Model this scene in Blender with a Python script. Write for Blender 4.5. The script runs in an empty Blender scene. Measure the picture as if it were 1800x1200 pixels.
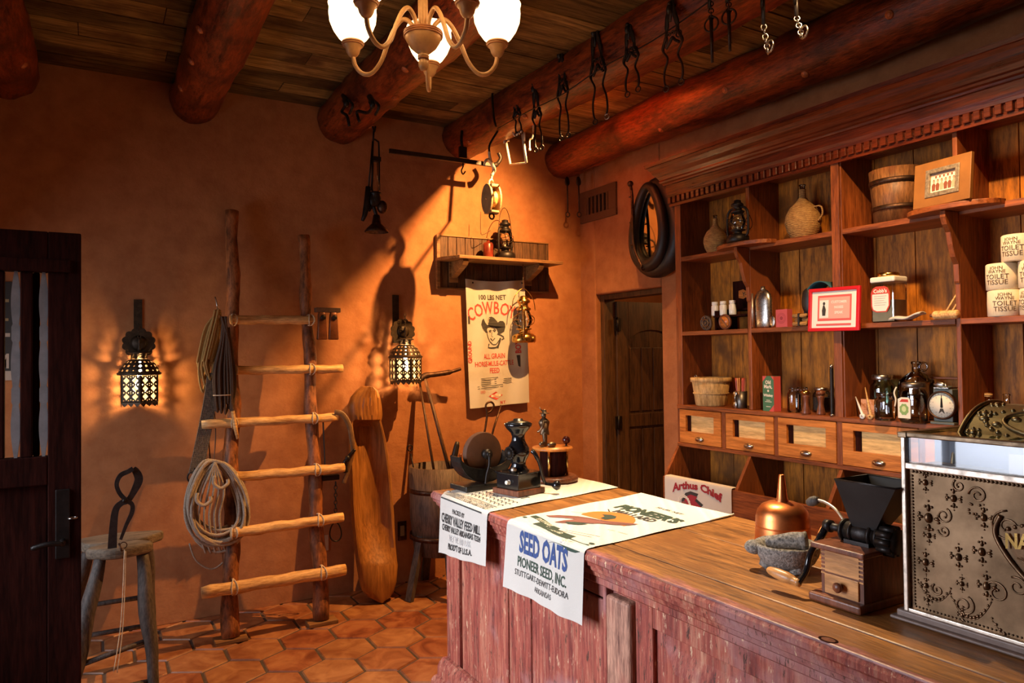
import bpy, math, random
from mathutils import Vector, Matrix, noise
rnd = random.Random(7)
SC = bpy.context.scene
COL = SC.collection
PI = math.pi
R = math.radians

# ------------------------------------------------------------------ camera
FPX = 1279.0
YAW, PITCH, ROLL = R(29.96), R(1.09), R(-0.64)
CAM = Vector((0, 0, 1.55))
_F = Vector((math.sin(YAW)*math.cos(PITCH), math.cos(YAW)*math.cos(PITCH), math.sin(PITCH)))
_R0 = Vector((math.cos(YAW), -math.sin(YAW), 0))
_U0 = _R0.cross(_F)
_R = _R0*math.cos(ROLL) + _U0*math.sin(ROLL)
_U = -_R0*math.sin(ROLL) + _U0*math.cos(ROLL)
cam = bpy.data.cameras.new('camera'); camo = bpy.data.objects.new('camera', cam); COL.objects.link(camo)
cam.sensor_width = 36; cam.lens = FPX/1800*36; cam.clip_start = 0.02; cam.clip_end = 60
camo.matrix_world = Matrix(((_R.x, _U.x, -_F.x, CAM.x), (_R.y, _U.y, -_F.y, CAM.y), (_R.z, _U.z, -_F.z, CAM.z), (0, 0, 0, 1)))
SC.camera = camo
vs = SC.view_settings
vs.view_transform = 'Standard'; vs.look = 'None'; vs.exposure = 0.0; vs.gamma = 1.0; vs.use_curve_mapping = False

# ------------------------------------------------------------------ world and large lights
W = bpy.data.worlds.new('world'); SC.world = W; W.use_nodes = True
W.node_tree.nodes['Background'].inputs[0].default_value = (0.55, 0.7, 1.0, 1)
W.node_tree.nodes['Background'].inputs[1].default_value = 0.02

def aim(o, loc, tgt):
    o.location = loc
    o.rotation_euler = (Vector(tgt) - Vector(loc)).to_track_quat('-Z', 'Y').to_euler()

def area(name, loc, tgt, sx, sy, energy, col):
    l = bpy.data.lights.new(name, 'AREA'); l.shape = 'RECTANGLE'; l.size = sx; l.size_y = sy
    l.energy = energy; l.color = col
    o = bpy.data.objects.new(name, l); COL.objects.link(o); aim(o, loc, tgt); return o

def spot(name, loc, tgt, energy, col, ang=70, blend=0.5, rad=0.03):
    l = bpy.data.lights.new(name, 'SPOT'); l.energy = energy; l.color = col
    l.spot_size = R(ang); l.spot_blend = blend; l.shadow_soft_size = rad
    o = bpy.data.objects.new(name, l); COL.objects.link(o); aim(o, loc, tgt); return o

WARM = (1.0, 0.48, 0.15)
WARM2 = (1.0, 0.60, 0.27)
WARM3 = (1.0, 0.76, 0.46)
DAY = (0.84, 0.88, 1.0)
# daylight through the doorway beyond the open door leaf and through the window of the left wall
area('daylight_doorway', (-1.35, 3.53, 1.25), (0.1, 3.5, 0.0), 0.85, 1.7, 30, DAY)
area('daylight_window', (-1.35, 2.27, 1.42), (1.2, 1.95, 0.40), 1.35, 1.5, 40, DAY).data.spread = R(82)
# ceiling spotlights of the room, tucked beside the log beams
spot('spot_back_wall', (2.585, 3.55, 3.128), (1.5, 4.6, 1.35), 520, WARM, 140, 1.0, 0.012)
spot('spot_counter', (1.87, 2.3, 3.12), (1.5, 1.75, 1.0), 440, WARM3, 60, 0.9, 0.02)
spot('spot_shelves', (2.09, 1.45, 3.15), (3.2, 1.8, 1.35), 250, WARM2, 92, 0.9, 0.03)

# ------------------------------------------------------------------ measuring: a sight line met with a real plane of the room
def P(px, py, ax, v):
    d = _R*((px-900)/FPX) + _U*(-(py-600)/FPX) + _F
    i = 'xyz'.index(ax)
    return CAM + d*((v-CAM[i])/d[i])

# ------------------------------------------------------------------ mesh builder
class MB:
    def __init__(s, M=None):
        s.v = []; s.f = []; s.mi = []; s.sm = []; s.M = M or Matrix(); s.cur = 0; s.mats = [None]; s.smooth = False
    def m(s, mat):
        if mat not in s.mats: s.mats.append(mat)
        s.cur = s.mats.index(mat); return s
    def add(s, vs, fs, smooth=None, T=None):
        b = len(s.v); M = s.M @ T if T else s.M
        s.v += [M @ Vector(p) for p in vs]
        s.f += [tuple(b+i for i in f) for f in fs]
        s.mi += [s.cur]*len(fs); s.sm += [s.smooth if smooth is None else smooth]*len(fs)
        return s
    def box(s, a, b, T=None):
        x0, y0, z0 = (min(a[i], b[i]) for i in range(3)); x1, y1, z1 = (max(a[i], b[i]) for i in range(3))
        return s.add([(x0,y0,z0),(x1,y0,z0),(x1,y1,z0),(x0,y1,z0),(x0,y0,z1),(x1,y0,z1),(x1,y1,z1),(x0,y1,z1)],
                     [(0,3,2,1),(4,5,6,7),(0,1,5,4),(1,2,6,5),(2,3,7,6),(3,0,4,7)], False, T)
    def cb(s, c, d, T=None):
        return s.box([c[i]-d[i]/2 for i in range(3)], [c[i]+d[i]/2 for i in range(3)], T)
    def bar(s, p, q, w, h, up=(0,0,1)):
        p = Vector(p); q = Vector(q); d = (q-p); L = d.length; d.normalize()
        u = Vector(up); r = d.cross(u)
        if r.length < 1e-4: r = d.cross(Vector((1,0,0)))
        r.normalize(); u = r.cross(d)
        vs = [p + r*(w/2*a) + u*(h/2*b) + d*(L*t) for t in (0,1) for a, b in ((-1,-1),(1,-1),(1,1),(-1,1))]
        return s.add(vs, [(0,1,2,3),(7,6,5,4),(0,4,5,1),(1,5,6,2),(2,6,7,3),(3,7,4,0)], False)
    def tube(s, pts, r, n=8, closed=False, caps=True, flat=1.0, jit=0.0):
        pts = [Vector(p) for p in pts]; N = len(pts)
        rr = r if isinstance(r, (list, tuple)) else [r]*N
        vs = []; prev = None
        for i in range(N):
            if closed: t = pts[(i+1) % N]-pts[i-1]
            else: t = pts[min(i+1, N-1)]-pts[max(i-1, 0)]
            if t.length < 1e-9: t = Vector((0,0,1))
            t.normalize()
            if prev is None:
                a = Vector((0,0,1)) if abs(t.z) < 0.9 else Vector((1,0,0))
                nrm = t.cross(a).normalized()
            else:
                nrm = prev - t*prev.dot(t)
                if nrm.length < 1e-6: nrm = t.orthogonal()
                nrm.normalize()
            prev = nrm; bn = t.cross(nrm)
            for k in range(n):
                a = 2*PI*k/n
                q = rr[i]*(1+(jit*(noise.noise(Vector((pts[i].x*9+math.cos(a)*2, pts[i].y*9+math.sin(a)*2, pts[i].z*9+i*.3)))) if jit else 0))
                vs.append(pts[i]+nrm*(math.cos(a)*q)+bn*(math.sin(a)*q*flat))
        fs = []
        for i in range(N if closed else N-1):
            j = (i+1) % N
            for k in range(n):
                l = (k+1) % n
                fs.append((i*n+k, i*n+l, j*n+l, j*n+k))
        if caps and not closed:
            fs.append(tuple(range(n-1, -1, -1))); fs.append(tuple((N-1)*n+k for k in range(n)))
        return s.add(vs, fs, True)
    def cyl(s, p, q, r0, r1=None, n=20, caps=True):
        return s.tube([p, q], [r0, r0 if r1 is None else r1], n, caps=caps)
    def lathe(s, prof, n=24, T=None, sx=1.0, sy=1.0, a0=0.0, a1=2*PI, cap=True, fn=None):
        vs = []; full = abs(a1-a0-2*PI) < 1e-6; m = n if full else n+1
        for (r, z) in prof:
            for k in range(m):
                a = a0+(a1-a0)*k/n
                q = r*(fn(a, z) if fn else 1)
                vs.append((math.cos(a)*q*sx, math.sin(a)*q*sy, z))
        fs = []
        for i in range(len(prof)-1):
            for k in range(n):
                l = (k+1) % m
                fs.append((i*m+k, i*m+l, (i+1)*m+l, (i+1)*m+k))
        if cap and full:
            if prof[0][0] > 1e-5: fs.append(tuple(range(m-1, -1, -1)))
            if prof[-1][0] > 1e-5: fs.append(tuple((len(prof)-1)*m+k for k in range(m)))
        return s.add(vs, fs, True, T)
    def prism(s, poly, h, T=None, smooth=False):
        n = len(poly); vs = [(x, y, 0) for x, y in poly]+[(x, y, h) for x, y in poly]
        fs = [tuple(range(n-1, -1, -1)), tuple(range(n, 2*n))]
        fs += [(i, (i+1) % n, n+(i+1) % n, n+i) for i in range(n)]
        return s.add(vs, fs, smooth, T)
    def ring(s, outer, inner, h, T=None):
        n = len(outer); vs = [(x, y, 0) for x, y in outer]+[(x, y, 0) for x, y in inner]+[(x, y, h) for x, y in outer]+[(x, y, h) for x, y in inner]
        fs = []
        for i in range(n):
            j = (i+1) % n
            fs += [(i, n+i, n+j, j), (2*n+i, 2*n+j, 3*n+j, 3*n+i), (i, j, 2*n+j, 2*n+i), (n+i, 3*n+i, 3*n+j, n+j)]
        return s.add(vs, fs, False, T)
    def ball(s, c, rx, ry=None, rz=None, n=16, m=10, T=None):
        ry = rx if ry is None else ry; rz = rx if rz is None else rz
        vs = [(c[0], c[1], c[2]-rz)]
        for i in range(1, m):
            t = -PI/2+PI*i/m
            for k in range(n):
                a = 2*PI*k/n
                vs.append((c[0]+rx*math.cos(t)*math.cos(a), c[1]+ry*math.cos(t)*math.sin(a), c[2]+rz*math.sin(t)))
        vs.append((c[0], c[1], c[2]+rz)); fs = []
        for k in range(n):
            l = (k+1) % n
            fs.append((0, 1+l, 1+k)); fs.append((len(vs)-1, 1+(m-2)*n+k, 1+(m-2)*n+l))
            for i in range(m-2): fs.append((1+i*n+k, 1+i*n+l, 1+(i+1)*n+l, 1+(i+1)*n+k))
        return s.add(vs, fs, True, T)
    def torus(s, c, R_, r, T=None, n=24, m=8, sx=1, sy=1, a0=0, a1=2*PI):
        T2 = (T or Matrix()) @ Matrix.Translation(c)
        full = abs(a1-a0-2*PI) < 1e-6; N = n if full else n+1; vs = []
        for i in range(N):
            a = a0+(a1-a0)*i/n
            for k in range(m):
                b = 2*PI*k/m
                vs.append(((R_+r*math.cos(b))*math.cos(a)*sx, (R_+r*math.cos(b))*math.sin(a)*sy, r*math.sin(b)))
        fs = []
        for i in range(n):
            j = (i+1) % N
            for k in range(m):
                l = (k+1) % m; fs.append((i*m+k, j*m+k, j*m+l, i*m+l))
        return s.add(vs, fs, True, T2)
    def grid(s, fn, nu, nv, thick=0.0, smooth=True):
        vs = [Vector(fn(i/nu, j/nv)) for i in range(nu+1) for j in range(nv+1)]
        fs = [(i*(nv+1)+j, (i+1)*(nv+1)+j, (i+1)*(nv+1)+j+1, i*(nv+1)+j+1) for i in range(nu) for j in range(nv)]
        return s.add(vs, fs, smooth)
    def text(s, txt, size, fn, cx=1.0, align='CENTER', bold=0.0, shear=0.0, sub=False):
        """flat lettering: every outline point (x, y) of the text goes through fn"""
        cu = bpy.data.curves.new('t', 'FONT'); cu.body = txt; cu.size = size; cu.align_x = align; cu.resolution_u = 2
        cu.offset = bold; cu.shear = shear
        ob = bpy.data.objects.new('t', cu); me = bpy.data.meshes.new_from_object(ob)
        vs = [fn(v.co.x*cx, v.co.y) for v in me.vertices]; fs = [tuple(p.vertices) for p in me.polygons]
        bpy.data.objects.remove(ob); bpy.data.curves.remove(cu); bpy.data.meshes.remove(me)
        return s.add(vs, fs, False)
    def poly2(s, pts, fn):
        """flat printed shape, fan from its centre"""
        cx = sum(p[0] for p in pts)/len(pts); cy = sum(p[1] for p in pts)/len(pts); n = len(pts)
        return s.add([fn(*p) for p in pts]+[fn(cx, cy)], [(i, (i+1) % n, n) for i in range(n)], False)
    def tris(s, pts, fn):
        """flat printed shape of any outline"""
        from mathutils.geometry import tessellate_polygon
        t = tessellate_polygon([[Vector((p[0], p[1], 0)) for p in pts]])
        return s.add([fn(*p) for p in pts], [tuple(k) for k in t], False)
    def stroke(s, pts, w, fn):
        """printed line of width w through 2-D points"""
        vs = []; n = len(pts)
        for i in range(n):
            a = Vector(pts[max(i-1, 0)]); b = Vector(pts[min(i+1, n-1)]); d = (b-a)
            d = d.normalized() if d.length > 0 else Vector((1, 0)); q = Vector((-d.y, d.x))*w/2; p = Vector(pts[i])
            vs += [fn(*(p+q)), fn(*(p-q))]
        return s.add(vs, [(2*i, 2*i+1, 2*i+3, 2*i+2) for i in range(n-1)], False)
    def build(s, name, mat=None, parent=None, bevel=0, seg=2, solid=0, subd=0, offs=-1):
        s.mats[0] = mat if mat is not None else (s.mats[1] if len(s.mats) > 1 else None)
        inv = Matrix()
        if parent is not None:
            root = parent
            while root.parent: root = root.parent
            inv = (Matrix.Translation(root.location) @ root.rotation_euler.to_matrix().to_4x4()).inverted()
            org = Vector((0,0,0))
        else:
            xs = [p.x for p in s.v]; ys = [p.y for p in s.v]; zs = [p.z for p in s.v]
            org = Vector(((min(xs)+max(xs))/2, (min(ys)+max(ys))/2, min(zs)))
            inv = Matrix.Translation(-org)
        me = bpy.data.meshes.new(name)
        me.from_pydata([inv @ p for p in s.v], [], s.f); me.update()
        for mt in s.mats: me.materials.append(mt)
        me.polygons.foreach_set('material_index', s.mi); me.polygons.foreach_set('use_smooth', s.sm)
        o = bpy.data.objects.new(name, me); COL.objects.link(o)
        if parent is not None: o.parent = parent
        else: o.location = org
        if solid:
            q = o.modifiers.new('s', 'SOLIDIFY'); q.thickness = solid; q.offset = offs
        if bevel:
            q = o.modifiers.new('b', 'BEVEL'); q.width = bevel; q.segments = seg; q.limit_method = 'ANGLE'; q.angle_limit = R(50)
        if subd:
            q = o.modifiers.new('u', 'SUBSURF'); q.levels = subd; q.render_levels = subd
        return o

def TR(x=0, y=0, z=0, rx=0, ry=0, rz=0, s=1):
    return Matrix.Translation((x, y, z)) @ Matrix.Rotation(rz, 4, 'Z') @ Matrix.Rotation(ry, 4, 'Y') @ Matrix.Rotation(rx, 4, 'X') @ Matrix.Scale(s, 4)
def FR(o, ex, ey, ez=None):
    """frame from origin and two axis directions"""
    ex = Vector(ex).normalized(); ey = Vector(ey); ey = (ey-ex*ey.dot(ex)).normalized(); ez = ex.cross(ey)
    return Matrix(((ex.x, ey.x, ez.x, o[0]), (ex.y, ey.y, ez.y, o[1]), (ex.z, ey.z, ez.z, o[2]), (0, 0, 0, 1)))

def tag(o, label, cat, group=None):
    o['label'] = label; o['category'] = cat
    if group: o['group'] = group
    return o
def thing(name, label, cat, loc=(0,0,0), rz=0, group=None):
    o = bpy.data.objects.new(name, None); COL.objects.link(o); o.empty_display_size = 0.05
    o.location = loc; o.rotation_euler = (0, 0, rz); return tag(o, label, cat, group)
def struct(o): o['kind'] = 'structure'; return o
def copy_tree(o, loc=None, rz=None, label=None, parent=None, rot=None):
    c = o.copy(); COL.objects.link(c)
    if parent: c.parent = parent
    if loc is not None: c.location = loc
    if rz is not None: c.rotation_euler = (0, 0, rz)
    if rot is not None: c.rotation_euler = rot
    if label: c['label'] = label
    for ch in [k for k in COL.objects if k.parent == o]: copy_tree(ch, parent=c)
    return c
def arc(c, r, a0, a1, n, ax='xz'):
    out = []
    for i in range(n+1):
        a = a0+(a1-a0)*i/n; p = [c[0], c[1], c[2]]
        p['xyz'.index(ax[0])] += r*math.cos(a); p['xyz'.index(ax[1])] += r*math.sin(a); out.append(tuple(p))
    return out
def spline(pts, k=6):
    """Catmull-Rom through the points"""
    pts = [Vector(p) for p in pts]; out = []
    for i in range(len(pts)-1):
        p0 = pts[max(i-1, 0)]; p1 = pts[i]; p2 = pts[i+1]; p3 = pts[min(i+2, len(pts)-1)]
        for j in range(k):
            t = j/k
            out.append(0.5*((2*p1)+(p2-p0)*t+(2*p0-5*p1+4*p2-p3)*t*t+(3*p1-p0-3*p2+p3)*t*t*t))
    out.append(pts[-1]); return out

# ------------------------------------------------------------------ materials
def newmat(name):
    m = bpy.data.materials.new(name); m.use_nodes = True; nt = m.node_tree; b = nt.nodes['Principled BSDF']
    return m, nt, b
def nn(nt, t, **kw):
    n = nt.nodes.new(t)
    for k, v in kw.items():
        if k.startswith('i_'): n.inputs[k[2:].replace('_', ' ')].default_value = v
        else: setattr(n, k, v)
    return n
def ramp(nt, fac, stops):
    r = nt.nodes.new('ShaderNodeValToRGB'); nt.links.new(fac, r.inputs[0]); e = r.color_ramp.elements
    e[0].position = stops[0][0]; e[0].color = (*stops[0][1], 1); e[1].position = stops[-1][0]; e[1].color = (*stops[-1][1], 1)
    for p, c in stops[1:-1]:
        q = e.new(p); q.color = (*c, 1)
    return r.outputs[0]
def coords(nt, sc=(1,1,1), world=False):
    tc = nn(nt, 'ShaderNodeTexCoord'); mp = nn(nt, 'ShaderNodeMapping'); mp.inputs['Scale'].default_value = sc
    nt.links.new(tc.outputs['Object'], mp.inputs[0]); return mp.outputs[0]
def noi(nt, vec, scale, detail=5, rough=0.6, dist=0.0):
    n = nn(nt, 'ShaderNodeTexNoise'); n.inputs['Scale'].default_value = scale; n.inputs['Detail'].default_value = detail
    n.inputs['Roughness'].default_value = rough; n.inputs['Distortion'].default_value = dist
    nt.links.new(vec, n.inputs['Vector']); return n.outputs[0]
def bump(nt, b, h, strength, dist=0.01):
    n = nn(nt, 'ShaderNodeBump'); n.inputs['Strength'].default_value = strength; n.inputs['Distance'].default_value = dist
    nt.links.new(h, n.inputs['Height']); nt.links.new(n.outputs[0], b.inputs['Normal'])
def mixc(nt, fac, a, b, mode='MIX'):
    m = nn(nt, 'ShaderNodeMix', data_type='RGBA', blend_type=mode)
    for k, v in ((0, fac), (6, a), (7, b)):
        if hasattr(v, 'links'): nt.links.new(v, m.inputs[k])
        elif k == 0: m.inputs[0].default_value = v
        else: m.inputs[k].default_value = (*v, 1)
    return m.outputs[2]
def mulc(c, k): return tuple(min(1, x*k) for x in c)
def plain(name, c, rough=0.5, metal=0.0, nscale=0, amt=0.25, bmp=0.0, spec=0.5, coat=0.0):
    m, nt, b = newmat(name)
    b.inputs['Base Color'].default_value = (*c, 1); b.inputs['Roughness'].default_value = rough; b.inputs['Metallic'].default_value = metal
    b.inputs['Specular IOR Level'].default_value = spec; b.inputs['Coat Weight'].default_value = coat
    if nscale:
        v = coords(nt); n = noi(nt, v, nscale)
        nt.links.new(ramp(nt, n, [(0.3, mulc(c, 1-amt)), (0.7, mulc(c, 1+amt))]), b.inputs['Base Color'])
        if bmp: bump(nt, b, n, bmp, 0.004)
    return m
def wood(name, c1, c2, axis='y', scale=18, rough=0.55, bmp=0.25, c3=None, stretch=9, spec=0.4, knots=False):
    m, nt, b = newmat(name)
    sc = [scale]*3; sc['xyz'.index(axis)] = scale/stretch
    v = coords(nt, sc); n1 = noi(nt, v, 1.0, 8, 0.62, 0.6); n2 = noi(nt, v, 4.5, 4, 0.7)
    st = [(0.34, mulc(c1, .8)), (0.5, mulc(tuple((a+d)/2 for a, d in zip(c1, c2)), 1)), (0.66, mulc(c2, 1.1))]
    col = ramp(nt, n1, st)
    col = mixc(nt, 0.42, col, ramp(nt, n2, [(0.38, mulc(c1, .35)), (0.62, mulc(c2, 1.2))]))
    if c3:
        v2 = coords(nt, (1,1,1)); n3 = noi(nt, v2, 3.0, 4, .6)
        f = nn(nt, 'ShaderNodeMapRange'); f.inputs[1].default_value = .5; f.inputs[2].default_value = .68; nt.links.new(n3, f.inputs[0])
        col = mixc(nt, f.outputs[0], col, c3)
    nt.links.new(col, b.inputs['Base Color']); b.inputs['Roughness'].default_value = rough
    b.inputs['Specular IOR Level'].default_value = spec
    bump(nt, b, n2, bmp, 0.004); return m
def metal(name, c, rough=0.35, nscale=25, amt=0.35, bmp=0.15):
    m, nt, b = newmat(name); v = coords(nt); n = noi(nt, v, nscale, 6)
    nt.links.new(ramp(nt, n, [(0.3, mulc(c, 1-amt)), (0.7, mulc(c, 1+amt))]), b.inputs['Base Color'])
    b.inputs['Metallic'].default_value = 1.0
    nt.links.new(ramp(nt, n, [(0.3, (rough*1.3,)*3), (0.7, (rough*.75,)*3)]), b.inputs['Roughness'])
    if bmp: bump(nt, b, n, bmp, 0.002)
    return m
def glass(name, tint=(1,1,1), alpha=0.16, rough=0.03):
    """thin glass: a clear tinted pane with a glossy reflection"""
    m, nt, b = newmat(name); nt.nodes.remove(b)
    g = nn(nt, 'ShaderNodeBsdfGlossy'); g.inputs['Roughness'].default_value = rough
    t = nn(nt, 'ShaderNodeBsdfTransparent'); t.inputs[0].default_value = (*tint, 1)
    fr = nn(nt, 'ShaderNodeFresnel'); fr.inputs[0].default_value = 1.5
    ad = nn(nt, 'ShaderNodeMath', operation='ADD'); ad.inputs[1].default_value = alpha; nt.links.new(fr.outputs[0], ad.inputs[0])
    mx = nn(nt, 'ShaderNodeMixShader'); nt.links.new(ad.outputs[0], mx.inputs[0]); nt.links.new(t.outputs[0], mx.inputs[1]); nt.links.new(g.outputs[0], mx.inputs[2])
    nt.links.new(mx.outputs[0], nt.nodes['Material Output'].inputs[0]); return m
def emit(name, c, s):
    m, nt, b = newmat(name); b.inputs['Base Color'].default_value = (*c, 1)
    b.inputs['Emission Color'].default_value = (*c, 1); b.inputs['Emission Strength'].default_value = s; return m

def plaster():
    m, nt, b = newmat('adobe plaster'); v = coords(nt)
    n1 = noi(nt, v, 1.3, 6, .6, .5); n2 = noi(nt, v, 9, 8, .65); n3 = noi(nt, v, 60, 4, .6)
    c = ramp(nt, n1, [(.36, (.33, .128, .050)), (.64, (.45, .190, .074))])
    c = mixc(nt, .35, c, ramp(nt, n2, [(.36, (.26, .098, .038)), (.64, (.50, .225, .095))]))
    nt.links.new(c, b.inputs['Base Color']); b.inputs['Roughness'].default_value = .82; b.inputs['Specular IOR Level'].default_value = .2
    a = nn(nt, 'ShaderNodeMath', operation='ADD'); k = nn(nt, 'ShaderNodeMath', operation='MULTIPLY'); k.inputs[1].default_value = .25
    nt.links.new(n3, k.inputs[0]); nt.links.new(n2, a.inputs[0]); nt.links.new(k.outputs[0], a.inputs[1])
    bump(nt, b, a.outputs[0], .45, .012); return m
M_PLASTER = plaster()
def tile_mat():
    m, nt, b = newmat('saltillo tile'); v = coords(nt)
    at = nn(nt, 'ShaderNodeAttribute'); at.attribute_name = 'tint'
    n1 = noi(nt, v, 7, 6, .6, .8)
    a = ramp(nt, n1, [(.36, (.15, .036, .013)), (.5, (.27, .080, .028)), (.66, (.38, .15, .055))])
    d = ramp(nt, n1, [(.36, (.24, .085, .028)), (.66, (.44, .21, .08))])
    nt.links.new(mixc(nt, at.outputs['Fac'], a, d), b.inputs['Base Color'])
    b.inputs['Roughness'].default_value = .42; bump(nt, b, noi(nt, v, 20, 6), .2, .004); return m
def paint_red():
    m, nt, b = newmat('worn red paint'); v = coords(nt, (22, 22, 1.6)); w = coords(nt)
    n1 = noi(nt, v, 1, 7, .65, .5); n2 = noi(nt, v, 3.2, 6, .75); n3 = noi(nt, w, 2.2, 5, .6); n4 = noi(nt, coords(nt, (60, 60, 14)), 1, 6, .8)
    c = ramp(nt, n1, [(.34, (.13, .022, .018)), (.46, (.28, .055, .038)), (.57, (.38, .10, .06)), (.68, (.50, .23, .14))])
    c = mixc(nt, .45, c, ramp(nt, n2, [(.38, (.06, .013, .012)), (.52, (.32, .075, .05)), (.64, (.50, .28, .17))]))
    f = nn(nt, 'ShaderNodeMapRange'); f.inputs[1].default_value = .54; f.inputs[2].default_value = .66; nt.links.new(n3, f.inputs[0])
    c = mixc(nt, f.outputs[0], c, (.33, .16, .15))
    g = nn(nt, 'ShaderNodeMapRange'); g.inputs[1].default_value = .575; g.inputs[2].default_value = .63; nt.links.new(n4, g.inputs[0])
    c = mixc(nt, g.outputs[0], c, (.07, .03, .02))
    h = nn(nt, 'ShaderNodeMapRange'); h.inputs[1].default_value = .40; h.inputs[2].default_value = .34; nt.links.new(n4, h.inputs[0])
    c = mixc(nt, h.outputs[0], c, (.62, .42, .26))
    nt.links.new(c, b.inputs['Base Color']); b.inputs['Roughness'].default_value = .62; b.inputs['Specular IOR Level'].default_value = .3
    bump(nt, b, mixc(nt, .5, n2, n4), .7, .006); return m
def weave(name, c1, c2, sc=120, axis=2, kind='BANDS', rough=.8):
    m, nt, b = newmat(name); v = coords(nt)
    w1 = nn(nt, 'ShaderNodeTexWave', bands_direction='Z'); w1.inputs['Scale'].default_value = sc; w1.inputs['Distortion'].default_value = 2.5
    nt.links.new(v, w1.inputs['Vector']); n = noi(nt, v, sc*1.2, 3)
    f = nn(nt, 'ShaderNodeMath', operation='MULTIPLY'); nt.links.new(w1.outputs[1], f.inputs[0]); nt.links.new(n, f.inputs[1])
    nt.links.new(ramp(nt, f.outputs[0], [(.08, c1), (.55, c2)]), b.inputs['Base Color'])
    b.inputs['Roughness'].default_value = rough; bump(nt, b, f.outputs[0], .7, .004); return m

M_TILE = tile_mat(); M_GROUT = plain('grout', (.07, .05, .038), .9, nscale=30)
M_PLANK = wood('ceiling plank', (.07, .040, .014), (.30, .19, .070), 'x', 14, .8, .4, stretch=12, c3=(.09, .045, .018), spec=.15)
M_LOG = wood('red stained log', (.045, .007, .002), (.32, .058, .012), 'y', 16, .36, .8, stretch=5, c3=(.045, .008, .004), spec=.45)
M_SHELF = wood('shelf pine', (.12, .026, .006), (.34, .090, .019), 'z', 20, .45, .3, stretch=10, c3=(.20, .055, .016))
M_SHELFH = wood('shelf pine long', (.13, .030, .007), (.34, .092, .021), 'y', 20, .45, .3, stretch=12)
M_BACK = wood('shelf back boards', (.17, .052, .004), (.66, .225, .016), 'z', 12, .6, .25, stretch=6, c3=(.17, .06, .009))
M_CORN = wood('mahogany cornice', (.07, .010, .003), (.19, .032, .008), 'y', 20, .27, .2, stretch=16, spec=.7)
M_DRAW = wood('drawer wood', (.45, .12, .02), (.66, .24, .05), 'y', 16, .32, .15, stretch=12)
M_LIGHTW = wood('pale drawer wood', (.62, .36, .11), (.85, .56, .22), 'y', 14, .6, .15, stretch=10)
M_DARKW = wood('dark stained wood', (.012, .003, .002), (.035, .008, .005), 'z', 20, .85, .25, stretch=10, spec=.05)
M_DOORW = wood('door wood', (.045, .020, .006), (.12, .055, .017), 'z', 14, .55, .3, stretch=9)
M_BOARD = wood('old shelf board', (.045, .020, .009), (.13, .062, .027), 'z', 26, .6, .4, stretch=10)
M_BOARDH = wood('shelf plank', (.13, .055, .018), (.32, .16, .058), 'x', 22, .55, .3, stretch=10)
M_TOP = wood('worn counter top', (.12, .042, .009), (.42, .175, .043), 'y', 18, .42, .4, stretch=9, c3=(.22, .08, .018))
M_RED = paint_red()
M_LADH = wood('ladder rung', (.55, .25, .075), (.90, .56, .23), 'x', 26, .5, .4, stretch=8)
M_LADP = wood('ladder post', (.03, .009, .004), (.42, .15, .05), 'z', 14, .5, .9, stretch=3.2, c3=(.035, .010, .005))
M_TROUGH = wood('trough wood', (.27, .105, .022), (.42, .18, .04), 'z', 12, .42, .35, stretch=12, c3=(.22, .075, .015))
M_GREYW = wood('weathered stool wood', (.03, .022, .018), (.11, .085, .07), 'z', 26, .6, .6, stretch=6)
M_SEATW = wood('stool seat wood', (.06, .042, .028), (.20, .15, .10), 'x', 22, .7, .6, stretch=6)
M_BARREL = wood('barrel stave', (.045, .026, .018), (.14, .088, .058), 'z', 22, .6, .4, stretch=7)
M_PAIL = wood('pail stave', (.07, .025, .008), (.24, .10, .03), 'z', 22, .5, .4, stretch=7, c3=(.20, .045, .012))
M_MILLW = wood('mill cherry wood', (.42, .17, .05), (.62, .30, .10), 'y', 20, .35, .1, stretch=9)
M_MILLD = wood('mill dark wood', (.10, .028, .012), (.22, .07, .03), 'z', 20, .35, .15, stretch=7)
M_IRON = plain('black iron', (.016, .011, .009), .45, .5, nscale=30, amt=.5, bmp=.25)
M_IRON2 = metal('rusty iron', (.09, .05, .032), .5, 40, .5, .3)
M_ENAM = plain('black enamel', (.008, .008, .009), .12, 0, spec=.6)
M_BRIGHT = metal('pale iron', (.62, .52, .42), .4, 60, .3, .2)
M_STEEL = metal('steel', (.45, .42, .38), .28, 60, .3, .1)
M_BRASS = metal('brass', (.55, .34, .10), .25, 30, .35, .1)
M_BRONZE = metal('cast bronze', (.20, .125, .07), .5, 7, .45, .3)
M_BRONZED = metal('dark bronze', (.19, .13, .08), .42, 30, .4, .2)
M_COPPER = metal('copper', (.60, .19, .06), .36, 12, .35, .1)
M_GOLD = plain('chandelier wood paint', (.62, .36, .15), .38, .15, nscale=40, amt=.15)
M_RING = plain('chandelier dark ring', (.30, .12, .05), .4)
M_SHADE = emit('lit white glass', (1.0, .64, .30), 5.8)
M_CLOTH = weave('feed sack cotton', (.74, .69, .60), (.86, .82, .74), 300)
M_BLK = plain('black print', (.035, .033, .03), .8)
M_GRY = plain('grey print', (.45, .43, .40), .8)
M_GRN = plain('green print', (.022, .045, .028), .8)
M_BLU = plain('blue print', (.025, .055, .17), .8)
M_REDP = plain('red print', (.52, .05, .035), .8)
M_ORG = plain('orange print', (.70, .17, .02), .8)
M_PNK = plain('mauve print', (.24, .08, .06), .8)
M_ROPET = weave('tan rope', (.34, .18, .05), (.80, .52, .17), 130)
M_ROPEG = weave('grey rope', (.20, .155, .11), (.78, .66, .52), 110)
M_ROPED = weave('dark rope', (.05, .03, .02), (.22, .13, .08), 130)
M_LEATH = plain('black leather', (.012, .008, .007), .48, 0, nscale=40, amt=.4, bmp=.3)
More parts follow.
